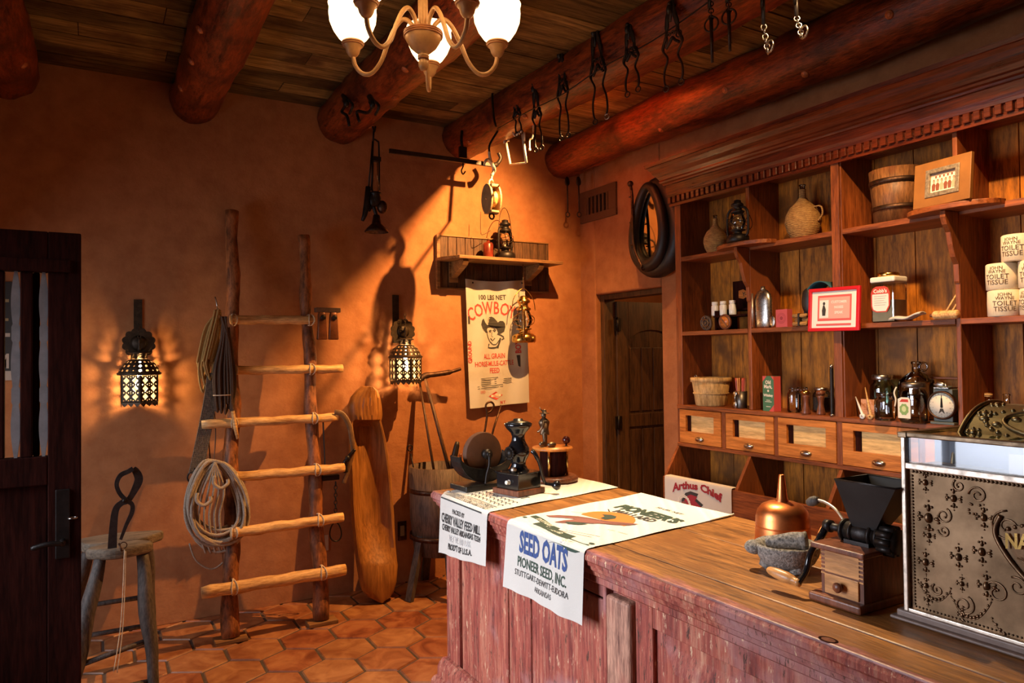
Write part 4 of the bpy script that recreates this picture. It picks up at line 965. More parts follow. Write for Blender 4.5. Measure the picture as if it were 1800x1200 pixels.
b = MB(M); b.lathe([(0, .003), (.07, 0), (.078, .012), (.078, .15), (.07, .18), (.04, .205), (.018, .218), (.017, .25), (.021, .252), (.021, .262), (.017, .264)], 30, cap=False); b.build('glass_body', M_GLASSD, t)
b = MB(M); b.torus((0, 0, 0), .018, .005, TR(0, -.034, .240, 0, R(90), 0), 18, 8); b.build('loop_handle', M_GLASSD, t)
q = on(1661, 717, 3.12, Z_L); t = thing('kitchen_scale', 'dial kitchen scale with a cream face on the ledge', 'scale', q); M = Matrix.Translation(q); T = M @ TR(-.02, 0, .082, 0, R(-90), 0)
b = MB(M); b.box((-.025, -.05, 0), (.06, .05, .012)); b.box((-.015, -.04, .012), (.05, .04, .15)); b.lathe([(.02, .15), (.03, .155), (.03, .162), (0, .163)], 20); b.build('housing', plain('grey enamel', (.10, .11, .09), .4), t, bevel=.003)
b = MB(T); b.lathe([(.057, -.012), (.060, -.01), (.060, .008), (.055, .012), (.052, .006)], 40, cap=False); b.build('bezel', M_IRON2, t)
b = MB(T); b.m(M_PAPER); b.lathe([(0, .002), (.054, .002), (.054, .004), (0, .004)], 40); fd = lambda x, y: (y, x, .0048); b.m(M_BLK)
b.stroke([(0, -.012), (0, .042)], .0035, fd); b.tris([(-.006, -.01), (.006, -.01), (.003, .03), (-.003, .03)], fd); b.tris([(-.013, -.036), (0, -.026), (.013, -.036), (.006, -.014), (-.006, -.014)], fd)
for k in range(24): a = k*PI/12; b.stroke([(.045*math.cos(a), .045*math.sin(a)), (.050*math.cos(a), .050*math.sin(a))], .001, fd)
for k in range(10): a = PI/2-k*PI/5; b.text(str((k*3) or 0), .007, (lambda A: (lambda x, y: (.038*math.sin(A)+y-.0025, -(-.038*math.cos(A))+x, .0048)))(a), 1)
b.build('dial', None, t)
b = MB(M); b.box((-.028, -.030, .152), (.045, .030, .157)); b.tube([(-.02, -.022, .155), (-.02, -.012, .175)], .004, 6); b.ball((-.02, .012, .168), .006, .024, .012); b.build('platform', M_STEEL, t)
# small crate shelf behind the scale
b = MB(); yy = P(1640, 650, 'x', 3.33).y; b.box((3.30, 1.705, Z_L+.185), (XR-.02, yy, Z_L+.193)); tag(b.build('narrow_rail', M_SHELFH), 'narrow wooden rail on the back boards behind the scale', 'rail')
for i, (px, hh, lab, gm) in enumerate(((1738, .120, 'dark liniment bottle with a cream label and cork', M_GLASSD), (1770, .125, 'clear square bottle beside the liniment bottle', M_GLASS))):
    q = on(px, 715, 3.16+.05*i, Z_L+.0); q.z = Z_L; t = thing('medicine_bottle', lab, 'bottle', q, 0, 'medicine bottles'); M = Matrix.Translation(q)
    b = MB(M); b.lathe([(0, .002), (.034, 0), (.037, .006), (.037, .068), (.030, .080), (.013, .092), (.0115, hh), (.014, hh+.002), (.014, hh+.008), (.01, hh+.009)], 26, sx=.7, cap=False); b.build('glass_body', gm, t)
    if i == 0:
        b = MB(M); b.lathe([(.012, hh+.002), (.0145, hh+.003), (.0145, hh+.016), (0, hh+.017)], 16); b.build('cork', M_WICK, t)
        b = MB(M); b.lathe([(0, .006), (.033, .006), (.033, .06), (0, .06)], 22, sx=.66); b.build('liquid', plain('dark liniment', (.03, .012, .005), .1), t)
        b = MB(M); fl_ = lambda x, y: (-.0268*math.cos(x/.036)-.0006, -x, y); b.m(M_PAPER); b.tris([(-.024, .008), (.024, .008), (.024, .056), (.014, .066), (-.014, .066), (-.024, .056)], fl_); g2 = lambda z: (lambda x, y: (-.0268*math.cos(x/.036)-.0013, -x, z+y)); b.m(M_BLK); b.text('WATKINS', .0085, g2(.031), .9, bold=.0003); b.text('LINIMENT', .0105, g2(.018), .9, bold=.0004)
        b.stroke([(.006*math.cos(k*PI/6), .050+.006*math.sin(k*PI/6)) for k in range(13)], .0012, g2(0)); b.build('paper_label', None, t)

# feed sack draped over the front of the first bin
ya, yb = 3.335, P(1287, 860, 'x', 2.972).y
t = thing('chief_feed_sack', 'cream sack with dark red lettering and a feathered head hung over the bin front', 'sack', (2.97, (ya+yb)/2, .55))
b = MB(); b.m(M_CLOTH)
def cs(u, v):  # u along the bin, v up the front then over the rim
    w_ = .004*math.sin(u*14)+.003*math.sin(u*31+1)
    if v < .30: return (2.969-w_*.25-.002, ya+(yb-ya)*u, .52+v)
    a = min((v-.30)/.03, 1)*PI/2; return (2.969+.014*(1-math.cos(a))+max(0, v-.33), ya+(yb-ya)*u, .82+.004*math.sin(a))
b.grid(lambda i, j: cs(i, j*.36), 24, 20); W_ = ya-yb
fs_ = lambda x, y: (2.9648, ya-x, .525+y)
b.m(plain('maroon print', (.30, .012, .02), .8))
b.text('Arthus Chief', .078, lambda x, y: fs_(W_/2+x, .252-1.1*x*x+y*(1+5*x*x)*.72), .94, bold=.0034)
b.m(M_BLK); hd = [(.24, -.02), (.26, .08), (.21, .11), (.245, .14), (.19, .165), (.21, .19), (.15, .195), (.11, .18), (.08, .14), (.08, .05), (.12, 0)]
b.tris([(x*1.05+.06, y*1.12+.018) for x, y in hd], fs_)
b.m(plain('crimson print', (.32, .02, .03), .8)); f3 = lambda x, y: (2.9642, ya-x, .52+y)
b.tris([(x*.86+.09, y*1.04+.02) for x, y in hd], f3)
b.m(M_PAPER); f4 = lambda x, y: (2.9637, ya-x, .52+y)
for k in range(12): a = PI*k/11; b.poly2([(.165+.048*math.cos(a)+.010*math.cos(j*PI/3), .150+.055*math.sin(a)+.010*math.sin(j*PI/3)) for j in range(6)], f4)
b.m(M_PNK); b.poly2([(.165+.032*math.cos(k*PI/6), .135+.042*math.sin(k*PI/6)) for k in range(12)], f4)
b.build('sack_cloth', None, t)
# ------------------------------------------------------------------ things on the counter
Z0 = CZ
HX = CX0-.004                                             # where the cloth hangs in front of the edge moulding
def cloth_fn(yl0, yl1, yr0, yr1, zb0, zb1, xend, xh=HX, lift=0.0, seed=0):
    """sheet over the counter edge; u 0..1 from its left to its right edge, s metres up from the bottom hem"""
    rr = .016
    def f(u, s):
        zb = zb0+(zb1-zb0)*u; hang = Z0-rr-zb; s2 = s*hang/(Z0-rr-(zb0+zb1)/2) if s < Z0-rr-(zb0+zb1)/2 else s-(Z0-rr-(zb0+zb1)/2)+hang
        wv = .0035*math.sin(u*9+seed)+.002*math.sin(u*23+seed*2)
        if s2 <= hang:
            k = 1-s2/hang; x = xh-.012*k-wv*k*1.3-abs(wv)*.2; z = zb+s2; t = 0
        elif s2 <= hang+rr*PI/2:
            a = (s2-hang)/rr; x = xh+rr*(1-math.cos(a)); z = Z0-rr+rr*math.sin(a)+.003
            t = 0
        else:
            q = s2-hang-rr*PI/2; x = xh+rr+q; z = Z0+.003+.0012*(1+math.sin(q*19+u*7+seed))*(.4+.6*(q > .02)); t = q/(xend-xh-rr)
        yl = yl0+(yl1-yl0)*max(0, t); yr = yr0+(yr1-yr0)*max(0, t)
        return Vector((x, yl+(yr-yl)*u, z+lift))
    L = (Z0-rr-(zb0+zb1)/2)+rr*PI/2+(xend-xh-rr)
    return f, L, (Z0-rr-(zb0+zb1)/2)+rr*PI/4
def printer(f, W, n):
    """point on the sheet lifted clear of it along its normal"""
    def g(x, s):
        u = x/W; p = f(u, s); a = f(u, s+.004)-f(u, s-.004); c = f(u+.01, s)-f(u-.01, s); nr = c.cross(a).normalized()
        if nr.x > 0 and nr.z < .5: nr = -nr
        if nr.z < -.3: nr = -nr
        return p+nr*n
    return g
# seed oats cloth
f, L, E = cloth_fn(2.122, 2.235, 1.683, 1.765, .785, .792, 1.866, seed=1.3)
t = thing('seed_sack_cloth', 'cream feed sack with blue SEED OATS lettering and a flying duck over the counter edge', 'feed sack', (1.53, 1.93, Z0))
b = MB(); b.m(M_CLOTH)
def corner(u, s):
    if s < .035 and u < .06: s = s+.0
    return f(u, s)
b.grid(lambda i, j: corner(i, j*L), 40, 110); W_ = .44
g1, g2, g3 = printer(f, W_, .0012), printer(f, W_, .0018), printer(f, W_, .0024)
def tx(cx, s0, g=g1): return lambda x, y: g(cx+x, s0+y)
b.m(M_BLU); b.text('SEED OATS', .088, tx(.225, E-.075), .62, bold=.0030)
b.m(M_GRN); b.text('PIONEER SEED, INC.', .044, tx(.222, E-.122), .72, bold=.0008)
b.m(M_BLK); b.text('STUTTGART-DEWITT-EUDORA', .026, tx(.22, E-.152), .84, bold=.0002); b.text('ARKANSAS', .024, tx(.232, E-.180), .84, bold=.0)
b.m(M_ORG); b.tris([(.215+.105*math.cos(a), E+.275+.100*math.sin(a)) for a in [PI*k/20-.12 for k in range(24)]], g1)
b.m(M_PNK)
b.tris([(.045, E+.135), (.07, E+.175), (.13, E+.215), (.18, E+.235), (.22, E+.245), (.25, E+.265), (.30, E+.30), (.335, E+.315), (.325, E+.28), (.29, E+.245), (.25, E+.215), (.235, E+.19), (.20, E+.165), (.165, E+.12), (.135, E+.105), (.14, E+.145), (.16, E+.185), (.11, E+.165), (.07, E+.135)], g2)
b.m(M_GRN); b.tris([(.165, E+.30), (.185, E+.325), (.215, E+.325), (.235, E+.30), (.225, E+.262), (.20, E+.262), (.19, E+.29)], g3)
b.tris([(.16, E+.135), (.19, E+.16), (.235, E+.175), (.225, E+.15), (.19, E+.125)], g3)
b.m(M_BLK); b.stroke([(.045, E+.135), (.09, E+.18), (.18, E+.222), (.25, E+.25), (.33, E+.30)], .002, g3); b.stroke([(.135, E+.105), (.165, E+.14), (.2, E+.165), (.25, E+.20)], .002, g3)
for k in range(7): b.stroke([(.262+k*.009, E+.222+k*.008), (.268+k*.009, E+.245+k*.009)], .0012, g3)
b.m(M_PNK); [b.stroke([(.06+k*.03, E+.24+k*.02), (.14+k*.03, E+.27+k*.02)], .0018, g1) for k in range(2)]
b.stroke([(.24, E+.075), (.37, E+.115)], .0025, g1); b.stroke([(.22, E+.055), (.36, E+.088)], .0025, g1)
b.m(M_BLK); b.stroke([(.115, E+.375), (.15, E+.35)], .005, g1); b.stroke([(.32, E+.19), (.345, E+.20)], .002, g1); b.stroke([(.36, E+.20), (.40, E+.205)], .002, g1)
def ribbon(x0, x1, s0, s1, txt, h=.030):
    b.m(M_GRN); n = 8; up = [(x0+(x1-x0)*k/n, s0+(s1-s0)*k/n+h/2+.004*math.sin(k*PI/n*2)) for k in range(n+1)]; dn = [(x, y-h) for x, y in up]
    b.tris(up+dn[::-1], g1); b.m(M_PAPER); b.text(txt, .021, lambda x, y: g2((x0+x1)/2+x, (s0+s1)/2-.007+y+(s1-s0)*x/(x1-x0)), .95, bold=.0004)
ribbon(.02, .215, E+.095, E+.060, 'STUTTGART', .026); ribbon(.105, .325, E+.052, E+.036, 'DEDICATED', .036); ribbon(.255, .42, E+.006, E+.012, 'LAND', .042)
b.m(M_GRN)
for c, s_ in ((.018, E+.06), (.415, E+.045)): b.poly2([(c+.011*math.cos(k*PI/5), s_+.008*math.sin(k*PI/5)) for k in range(10)], g1)
b.text("PIONEER'S", .082, tx(.25, E+.415), .78, bold=.0050); b.m(M_BLK); b.text('MALLARD', .052, tx(.245, E+.365), .86, bold=.0022); b.text('50 LBS. NET', .026, tx(.27, E+.525), .9, bold=.0004)
b.build('cloth', None, t)
b = MB(); b.tube(spline([f(1.0, L-.12), f(1.003, L-.05), f(.998, L), f(.99, L+.012)], 5), .003, 6); b.build('rolled_hem', M_CLOTH, t)

# feed mill cloth
f, L, E = cloth_fn(2.70, 2.745, 2.262, 2.385, .770, .815, 1.872, seed=3.1)
f_ = f
def f(u, s):
    p = f_(u, s)
    if u < .10 and s < .24: k = (1-u/.10); p.x += .03*k; 
    return p
t = thing('mill_sack_cloth', 'white feed sack with black feed mill lettering hanging over the far end of the counter', 'feed sack', (1.53, 2.5, Z0))
b = MB(); b.m(M_CLOTH); b.grid(lambda i, j: f(i, j*L), 40, 110); W_ = .445
g1 = printer(f, W_, .0014)
b.m(M_BLK)
b.stroke([(.05+k*.035, E-.008) for k in range(11)], .005, g1); b.stroke([(.16+k*.035, E+.062) for k in range(8)], .003, g1)
b.text('PACKED BY', .024, tx(.215, E-.048, g1), .85, bold=.0004)
b.text('CHERRY VALLEY FEED MILL', .046, tx(.23, E-.090, g1), .60, bold=.0012)
b.text('CHERRY VALLEY ARKANSAS 72324', .030, tx(.235, E-.118, g1), .72, bold=.0010)
b.text("PROD'T OF U.S.A.", .030, tx(.235, E-.180, g1), .85, bold=.0011)
b.m(M_GRY); b.text('NET W. 100 LBS.', .032, tx(.235, E-.150, g1), .80, bold=.0004)
b.m(M_BLK); rr_ = random.Random(3)
for k in range(6):                                                  # dense small print and scrollwork, too fine to read
    s0 = E+.012+k*.008; x = .06
    while x < .40:
        w = rr_.uniform(.006, .018); b.stroke([(x, s0+rr_.uniform(-.001, .001)), (x+w, s0+rr_.uniform(-.001, .001))], rr_.uniform(.002, .0038), g1); x += w+.003
for k in range(3):
    for j in range(9):
        cx = .13+j*.032; s0 = E+.09+k*.034; b.stroke([(cx+.011*math.cos(a), s0+.010*math.sin(a)) for a in [i*PI/5 for i in range(8)]], .0042, g1)
for j, c in enumerate('MILLET'): b.text(c, .052, tx(.17+j*.034, E+.215, g1), .8, bold=.0016)
b.build('cloth', None, t)

# grindstone in its trough
A, Fp, Rp = P(786, 852, 'z', 1.012), P(812, 867, 'z', 1.012), P(893, 845, 'z', 1.012)
ex = Vector((1, .10, 0)); Fp = Fp+Vector((.035, .03, 0)); Ln = .27; ey = (A-Fp); ey.z = 0; Wd = .13; ex.normalize()
F = FR((Fp.x, Fp.y, Z0+.006), ex, (-ex.y, ex.x, 0)); t = thing('bench_grindstone', 'hand grindstone wheel in a black iron trough on a dark board', 'grindstone', Fp)
b = MB(F); b.box((0, 0, 0), (Ln, Wd, .022)); b.build('base_board', M_ENAM2, t, bevel=.004)
cx, cy = Ln*.44, Wd*.5
b = MB(F); prof = []
for k in range(17): a = PI+PI*k/16; prof.append((cx+.118*math.cos(a), .125+.100*math.sin(a)))
inner = [(cx+.112*math.cos(PI+PI*k/16), .128+.088*math.sin(PI+PI*k/16)) for k in range(16, -1, -1)]
def crescent(outer, inn, y1, th):
    n = len(outer); vs = [(x, y, z) for y in (y1, y1-th) for x, z in outer+inn]
    q = 2*n; fs = []
    for k in range(n-1):
        fs += [(k, k+1, n+k+1, n+k), (q+k, q+n+k, q+n+k+1, q+k+1), (k, q+k, q+k+1, k+1), (n+k, n+k+1, q+n+k+1, q+n+k)]
    fs += [(0, n, q+n, q), (n-1, q+n-1, q+2*n-1, 2*n-1)]
    b.add(vs, fs, False)
outer = [(cx+.132*math.cos(PI+PI*k/16), .138+.113*math.sin(PI+PI*k/16)) for k in range(17)]
inn_ = [(cx+.124*math.cos(PI+PI*k/16), .138+.103*math.sin(PI+PI*k/16)) for k in range(17)]
sag = [(cx+.126*math.cos(PI+PI*k/16), .142+.060*math.sin(PI+PI*k/16)) for k in range(17)]
crescent(outer, inn_, .104, .078); crescent(outer, sag, .033, .007); crescent(outer, sag, .104, .007)
b.build('iron_trough', M_ENAM2, t, bevel=.002)
b = MB(F); b.cyl((cx, .050, .140), (cx, .080, .140), .088, n=48); b.build('stone_wheel', M_GRIND, t, bevel=.004)
b = MB(F); b.cyl((cx, .012, .140), (cx, .118, .140), .009, n=12); b.cyl((cx, .020, .140), (cx, .046, .140), .022, .017, 16); b.cyl((cx, .008, .140), (cx, .016, .140), .013, n=8); b.build('axle_nut', M_IRON, t)
b = MB(F); b.tube(spline([(cx, .012, .140), (cx-.004, .006, .10), (cx-.014, .010, .062), (cx-.026, .002, .024)], 5), .0055, 8); b.tube(spline([(cx, .010, .085), (cx+.02, .004, .072), (cx+.032, .0, .062)], 4), .004, 6); b.build('crank_handle', M_IRON, t)

# black coffee grinder
Lf, Ff, Rf = P(875, 858, 'z', 1.01), P(911, 873, 'z', 1.01), P(957, 864, 'z', 1.01)
ex = Rf-Ff; ex.z = 0; ex.normalize(); w = .148; F = FR((Ff.x, Ff.y, Z0+.007), ex, (-ex.y, ex.x, 0))
t = thing('coffee_grinder', 'black cast iron coffee grinder with flared hopper on a small wooden base', 'coffee grinder', Ff)
b = MB(F); b.box((0, 0, 0), (w, w, .022)); b.build('wood_base', M_MILLD, t, bevel=.003)
b = MB(F); b.box((.010, .010, .022), (w-.014, w-.014, .082)); b.box((.004, .004, .080), (w-.008, w-.008, .086)); b.build('drawer_box', M_ENAM, t, bevel=.004)
b = MB(F); b.lathe([(0, -.003), (.010, -.003), (.010, 0), (.005, .003), (.005, .008), (.009, .011), (.007, .016), (0, .018)], 14, T=TR(.010, w*.42, .050, 0, R(-90), 0)); b.build('drawer_knob', M_WHITE, t)
cx, cy = w*.5, w*.5
b = MB(F @ TR(cx, cy, .084)); b.lathe([(.044, 0), (.036, .010), (.028, .028), (.030, .042), (.040, .060), (.045, .075), (.043, .092), (.034, .108), (.027, .122), (.025, .138), (.030, .152), (.046, .168), (.054, .180), (.056, .188), (.050, .192)], 32, cap=False); b.build('body', M_ENAM, t)
b = MB(F @ TR(cx, cy, .084)); b.lathe([(.050, .190), (.040, .197), (.020, .201), (.018, .208), (0, .210)], 28); b.build('lid', M_ENAM2, t)
b = MB(F @ TR(cx, cy, .084)); 
for k in range(14): a = k*2*PI/14; b.cyl((-.052+.0, .022*math.cos(a), .075+.022*math.sin(a)), (-.044, .022*math.cos(a), .075+.022*math.sin(a)), .006, n=6)
b.cyl((-.056, 0, .075), (-.038, 0, .075), .018, n=14); b.build('gear_wheel', M_IRON, t)
b = MB(F @ TR(cx, cy, .084)); b.tube(spline([(.03, -.045, .080), (.035, -.058, .070), (.050, -.068, .03), (.060, -.074, -.02), (.068, -.078, -.045)], 6), [.009]*10+[.007]*15, 8); b.build('crank_arm', M_ENAM, t)
b = MB(F @ TR(cx, cy, .084)); b.lathe([(0, 0), (.006, .002), (.007, .03), (.016, .04), (.020, .052), (.014, .062), (0, .066)], 14, T=TR(.068, -.078, -.048, R(95), 0, R(25))); b.build('crank_knob', M_ENAM, t)
b = MB(F @ TR(cx, cy, .084)); b.ball((-.046, -.02, .012), .012); b.build('adjusting_nut', M_BRIGHT, t)

# oval stand with a cast figure
c = P(966, 846, 'z', Z0+.01); c = Vector((1.73, 2.66, Z0+.006)); t = thing('figure_stand', 'small cast figure of a person on a round two tier wooden stand', 'figurine', c); M = Matrix.Translation(c)
b = MB(M); b.lathe([(0, 0), (.104, 0), (.110, .006), (.110, .018), (.100, .024), (0, .024)], 44); b.build('base_disc', M_MILLD, t)
b = MB(M); b.lathe([(.052, .024), (.056, .03), (.056, .130), (.05, .134)], 28); b.build('drum', M_DARKW, t)
for a in (-2.4, -.5, 1.2): b = MB(M); b.tube([(.062*math.cos(a), .062*math.sin(a), .024), (.062*math.cos(a), .062*math.sin(a), .135)], .006, 8); b.build('post', M_BRASS, t)
b = MB(M); b.lathe([(0, .134), (.086, .134), (.090, .139), (.086, .146), (0, .148)], 40); b.build('upper_disc', M_DRAW, t)
G = M @ TR(-.028, .018, .148, 0, 0, R(-40))
b = MB(G)                                                         # figure: legs, coat, arms, head and hat, grown as one surface
for s in (-1, 1): b.tube(spline([(.004, s*.012, 0), (.002, s*.013, .028), (0, s*.012, .060)], 4), [.0085, .0075, .007, .0075, .008, .009, .0095, .010, .0105], 8); b.ball((-.006, s*.013, .004), .012, .006, .005)
b.tube(spline([(0, 0, .050), (0, 0, .075), (-.002, 0, .105), (-.003, 0, .126)], 4), [.017, .0165, .016, .015, .014, .015, .017, .019, .020, .017, .012, .007, .006], 10, flat=1.25)
b.tube(spline([(-.002, -.018, .108), (-.004, -.030, .088), (-.016, -.034, .070), (-.026, -.030, .066)], 4), [.007]*6+[.005]*7, 7); b.tube(spline([(-.002, .018, .108), (-.006, .028, .092), (-.018, .022, .084)], 4), [.007]*5+[.005]*4, 7)
b.ball((-.003, 0, .134), .0105, .010, .013); b.ball((-.013, 0, .133), .003, .002, .003); b.build('figure_body', M_BRONZED, t)
b = MB(G); b.lathe([(.018, .142), (.017, .144), (.010, .146), (.009, .156), (.005, .160), (0, .159)], 16, fn=lambda a, z: 1+.25*(z < .145)*abs(math.cos(a))); b.tube([(-.01, 0, .152), (-.022, 0, .170)], [.003, .001], 6); b.build('hat', M_BRONZED, t)
b = MB(M); b.ball((.060, -.018, .172), .018, n=18); b.lathe([(.008, .146), (.004, .150), (.004, .156)], 10, T=TR(.060, -.018, 0)); b.build('glass_ball', plain('dark red glass', (.05, .008, .006), .06), t)
b = MB(M); b.ball((-.02, -.025, .158), .022, .014, .012); b.ball((-.055, .0, .160), .013, .010, .012); b.build('cast_rocks', M_BRONZED, t)

# copper still head
c = Vector((1.70, 1.42, Z0)); t = thing('copper_still', 'dented copper dome vessel with a tall narrow spout behind the stone mortar', 'copper vessel', c); M = Matrix.Translation(c)
b = MB(M); b.lathe([(0, .002), (.076, 0), (.077, .004), (.074, .054), (.0735, .058), (.0745, .060), (.0735, .062), (.073, .082), (.068, .101), (.056, .116), (.038, .124), (.018, .127)], 44, fn=lambda a, z: 1-.035*math.exp(-(((a-3.55)/.28)**2+((z-.088)/.014)**2))+.004*noise.noise(Vector((math.cos(a)*2, math.sin(a)*2, z*30)))); b.build('dome', M_COPPER, t)
b = MB(M); b.lathe([(.019, .124), (.017, .132), (.015, .136), (.012, .165), (.008, .200), (.007, .202), (.005, .202), (.005, .16)], 18, cap=False); b.build('spout', M_COPPER, t)

# molcajete with pestle
c = Vector((1.525, 1.262, Z0-.012)); t = thing('stone_mortar', 'rough grey volcanic stone mortar on stubby legs', 'mortar', c); M = Matrix.Translation(c) @ Matrix.Rotation(R(-25), 4, 'Z')
nz = lambda a, z: 1+.05*noise.noise(Vector((math.cos(a)*3, math.sin(a)*3, z*40)))
b = MB(M); b.lathe([(0, .018), (.046, .020), (.064, .034), (.075, .054), (.079, .074), (.076, .080), (.062, .074), (.048, .056), (.02, .048), (0, .046)], 40, fn=nz)
for k in range(3): a = k*2*PI/3+.6; b.tube([(.040*math.cos(a), .040*math.sin(a), .036), (.052*math.cos(a), .052*math.sin(a), .013)], [.022, .016], 10, jit=.3)
b.ball((-.076, .022, .066), .024, .026, .018)
b.build('bowl', M_STONE, t)
b = MB(M @ TR(.0, 0, .078, 0, 0, R(-4))); b.tube(spline([(-.045, .02, -.004), (-.01, .004, .004), (.030, -.010, .008), (.046, -.018, .010)], 5), [.013, .015, .016, .017, .018, .019, .020, .021, .021, .022, .023, .024, .024, .0235, .022, .018], 14, jit=.2)
tag(b.build('stone_pestle', M_STONE), 'stubby volcanic stone pestle lying in the mortar', 'pestle')

# box coffee mill
t = thing('box_coffee_mill', 'dovetailed wooden box mill with black iron funnel hopper and crank', 'coffee mill', (1.48, 1.02, Z0)); X0_, X1_, Y0_, Y1_ = 1.400, 1.570, .964, 1.066
b = MB(); b.m(M_MILLD); b.box((X0_-.022, Y0_-.006, Z0+.001), (X1_+.006, Y1_+.020, Z0+.020)); b.build('base_board', None, t, bevel=.005, seg=3)
b = MB(); zt = 1.116
b.box((X0_, Y0_, Z0+.02), (X1_, Y1_, zt)); b.m(M_MILLW); b.box((X0_-.0015, Y0_+.010, Z0+.068), (X0_+.001, Y1_-.010, zt))
for k in range(6): z = zt-.006-k*.009; b.box((X0_-.0015, Y0_+.0, z-.0035), (X0_+.001, Y0_+.010, z)); b.box((X0_-.0015, Y1_-.010, z-.0035), (X0_+.001, Y1_, z))
b.build('box_case', M_MILLD, t, bevel=0)
b = MB(); b.box((X0_-.004, Y0_+.010, Z0+.022), (X0_+.004, Y1_-.010, Z0+.065)); dr = b.build('drawer', M_MILLW, t, bevel=.0015)
b = MB(); b.lathe([(0, -.002), (.005, 0), (.0055, .006), (.010, .009), (.011, .014), (.008, .018), (0, .019)], 18, T=TR(X0_-.004, (Y0_+Y1_)/2, Z0+.044, 0, R(-90), 0)); b.build('drawer_knob', M_MILLD, dr)
b = MB(); b.box((X0_-.014, Y0_-.010, zt), (X1_+.012, Y1_+.018, zt+.012)); b.build('top_slab', M_MILLD, t, bevel=.003)
mz = zt+.034; mx = 1.487
b = MB(); b.cyl((mx-.02, 1.055, mz), (mx-.02, .965, mz), .021, n=22)
for y in (1.052, 1.03, .985, .968): b.cyl((mx-.02, y+.003, mz), (mx-.02, y-.003, mz), .0255, n=20)
b.box((mx-.045, .98, zt+.011), (mx+.005, 1.04, zt+.02)); b.build('grinding_barrel', M_IRON, t)
b = MB()
for k in range(10): a = k*2*PI/10; b.cyl((mx-.02+.026*math.cos(a), .962, mz-.003+.026*math.sin(a)), (mx-.02+.026*math.cos(a), .932, mz-.003+.026*math.sin(a)), .0075, n=7)
b.cyl((mx-.02, .964, mz-.003), (mx-.02, .930, mz-.003), .026, n=18); b.build('burr_housing', M_IRON, t)
b = MB(); hz0, hz1 = mz+.012, mz+.118; hx0, hx1, hy0, hy1 = mx-.064, mx+.052, .905, 1.045; nx, ny = .020, .026; cxh, cyh = mx-.012, 1.0
o8 = [(hx0, hy0, hz1), (hx1, hy0, hz1), (hx1, hy1, hz1), (hx0, hy1, hz1)]; i8 = [(cxh-nx, cyh-ny, hz0), (cxh+nx, cyh-ny, hz0), (cxh+nx, cyh+ny, hz0), (cxh-nx, cyh+ny, hz0)]
b.add(i8+o8, [(k, (k+1) % 4, 4+(k+1) % 4, 4+k) for k in range(4)], False)
b.build('funnel_hopper', M_HOP, t, solid=.0025, offs=0)
b = MB(); b.tube(o8, .0022, 6, closed=True); b.build('hopper_rim', M_IRON, t)
b = MB(); b.cyl((mx-.02, 1.055, mz), (mx-.02, 1.100, mz), .009, n=12); b.cyl((mx-.02, 1.088, mz), (mx-.02, 1.104, mz), .014, n=16); b.build('drive_shaft', M_IRON, t)
b = MB(); b.tube(spline([(mx-.02, 1.100, mz+.004), (mx-.035, 1.103, mz-.02), (mx-.070, 1.106, mz-.055), (mx-.088, 1.106, mz-.095), (mx-.115, 1.106, mz-.118)], 6), [.009]*8+[.007]*17, 8); b.build('crank_arm', M_ENAM, t)
hb = Vector((mx-.112, 1.106, mz-.118)); b = MB(FR(hb, (-.25, .15, 0), (0, 0, 1))); b.cyl((0, 0, 0), (0, 0, 0.002), .002)
T = FR(hb, (0, 0, 1), (1, 0.2, 0), ) ; d_ = Vector((-.05, 1, .12)).normalized(); T = FR(hb, d_.orthogonal(), d_.cross(d_.orthogonal()))
b = MB(T); b.lathe([(0, -.004), (.009, -.002), (.009, .006), (.007, .010), (.011, .018), (.013, .035), (.012, .060), (.009, .078), (.006, .084), (0, .086)], 18); b.build('crank_grip', M_MILLW, t)
b = MB(); b.tube(spline([(mx-.01, 1.06, mz+.012), (mx-.0, 1.09, mz+.035), (mx+.01, 1.125, mz+.045), (mx+.015, 1.15, mz+.046)], 6), .0035, 7); b.build('feed_lever', M_BRIGHT, t)
b = MB(FR((mx+.015, 1.148, mz+.046), (1, 0, 0), (0, .25, 1))); b.lathe([(0, 0), (.006, .0), (.011, .008), (.012, .02), (.008, .032), (0, .036)], 14, T=TR(0, .002, 0, R(170), 0, 0)); b.build('lever_knob', M_GREYW, t)

# cash register
t = thing('cash_register', 'ornate cast metal cash register with glass display and domed top', 'cash register', (1.62, .62, Z0)); RX, RY1, RY0 = 1.445, .905, .36
b = MB(); b.box((RX-.008, RY0-.01, Z0+.001), (1.87, RY1+.012, Z0+.020)); b.box((RX-.02, RY0-.02, Z0+.001), (1.875, RY1+.020, Z0+.008))
b.m(M_MARB); b.build('base_plinth', M_BASEW, t, bevel=.004, seg=3)
zt = 1.312
b = MB(); b.box((RX+.0106, RY0+.012, Z0+.02), (1.84, RY1-.012, zt)); b.build('cabinet', M_BRONZE, t)
b = MB()
for y in (RY1-.010, RY0): b.box((RX-.002, y, Z0+.018), (RX+.02, y+.010, 1.375))
b.box((RX-.004, RY0, zt-.003), (RX+.02, RY1-.01, zt+.010)); b.box((RX-.003, RY0, Z0+.018), (RX+.014, RY1-.01, Z0+.026)); b.build('corner_frame', M_BRIGHT, t, bevel=.002)
b = MB(); b.box((RX-.006, RY1-.016, 1.372), (1.72, RY1+.004, 1.384)); b.box((RX-.004, RY0, 1.374), (RX+.012, RY1, 1.384)); b.build('top_rail', M_BRONZED, t, bevel=.002)
b = MB(); y = RY1-.020
while y > RY0+.01: b.ball((RX+.008, y, zt-.008), .003, n=8, m=5); b.ball((RX+.008, y, Z0+.030), .0022, n=8, m=5); y -= .0072
z = Z0+.035
while z < zt-.012: b.ball((RX+.008, RY1-.018, z), .0026, n=8, m=5); z += .0065
b.build('bead_border', M_BRONZED, t)
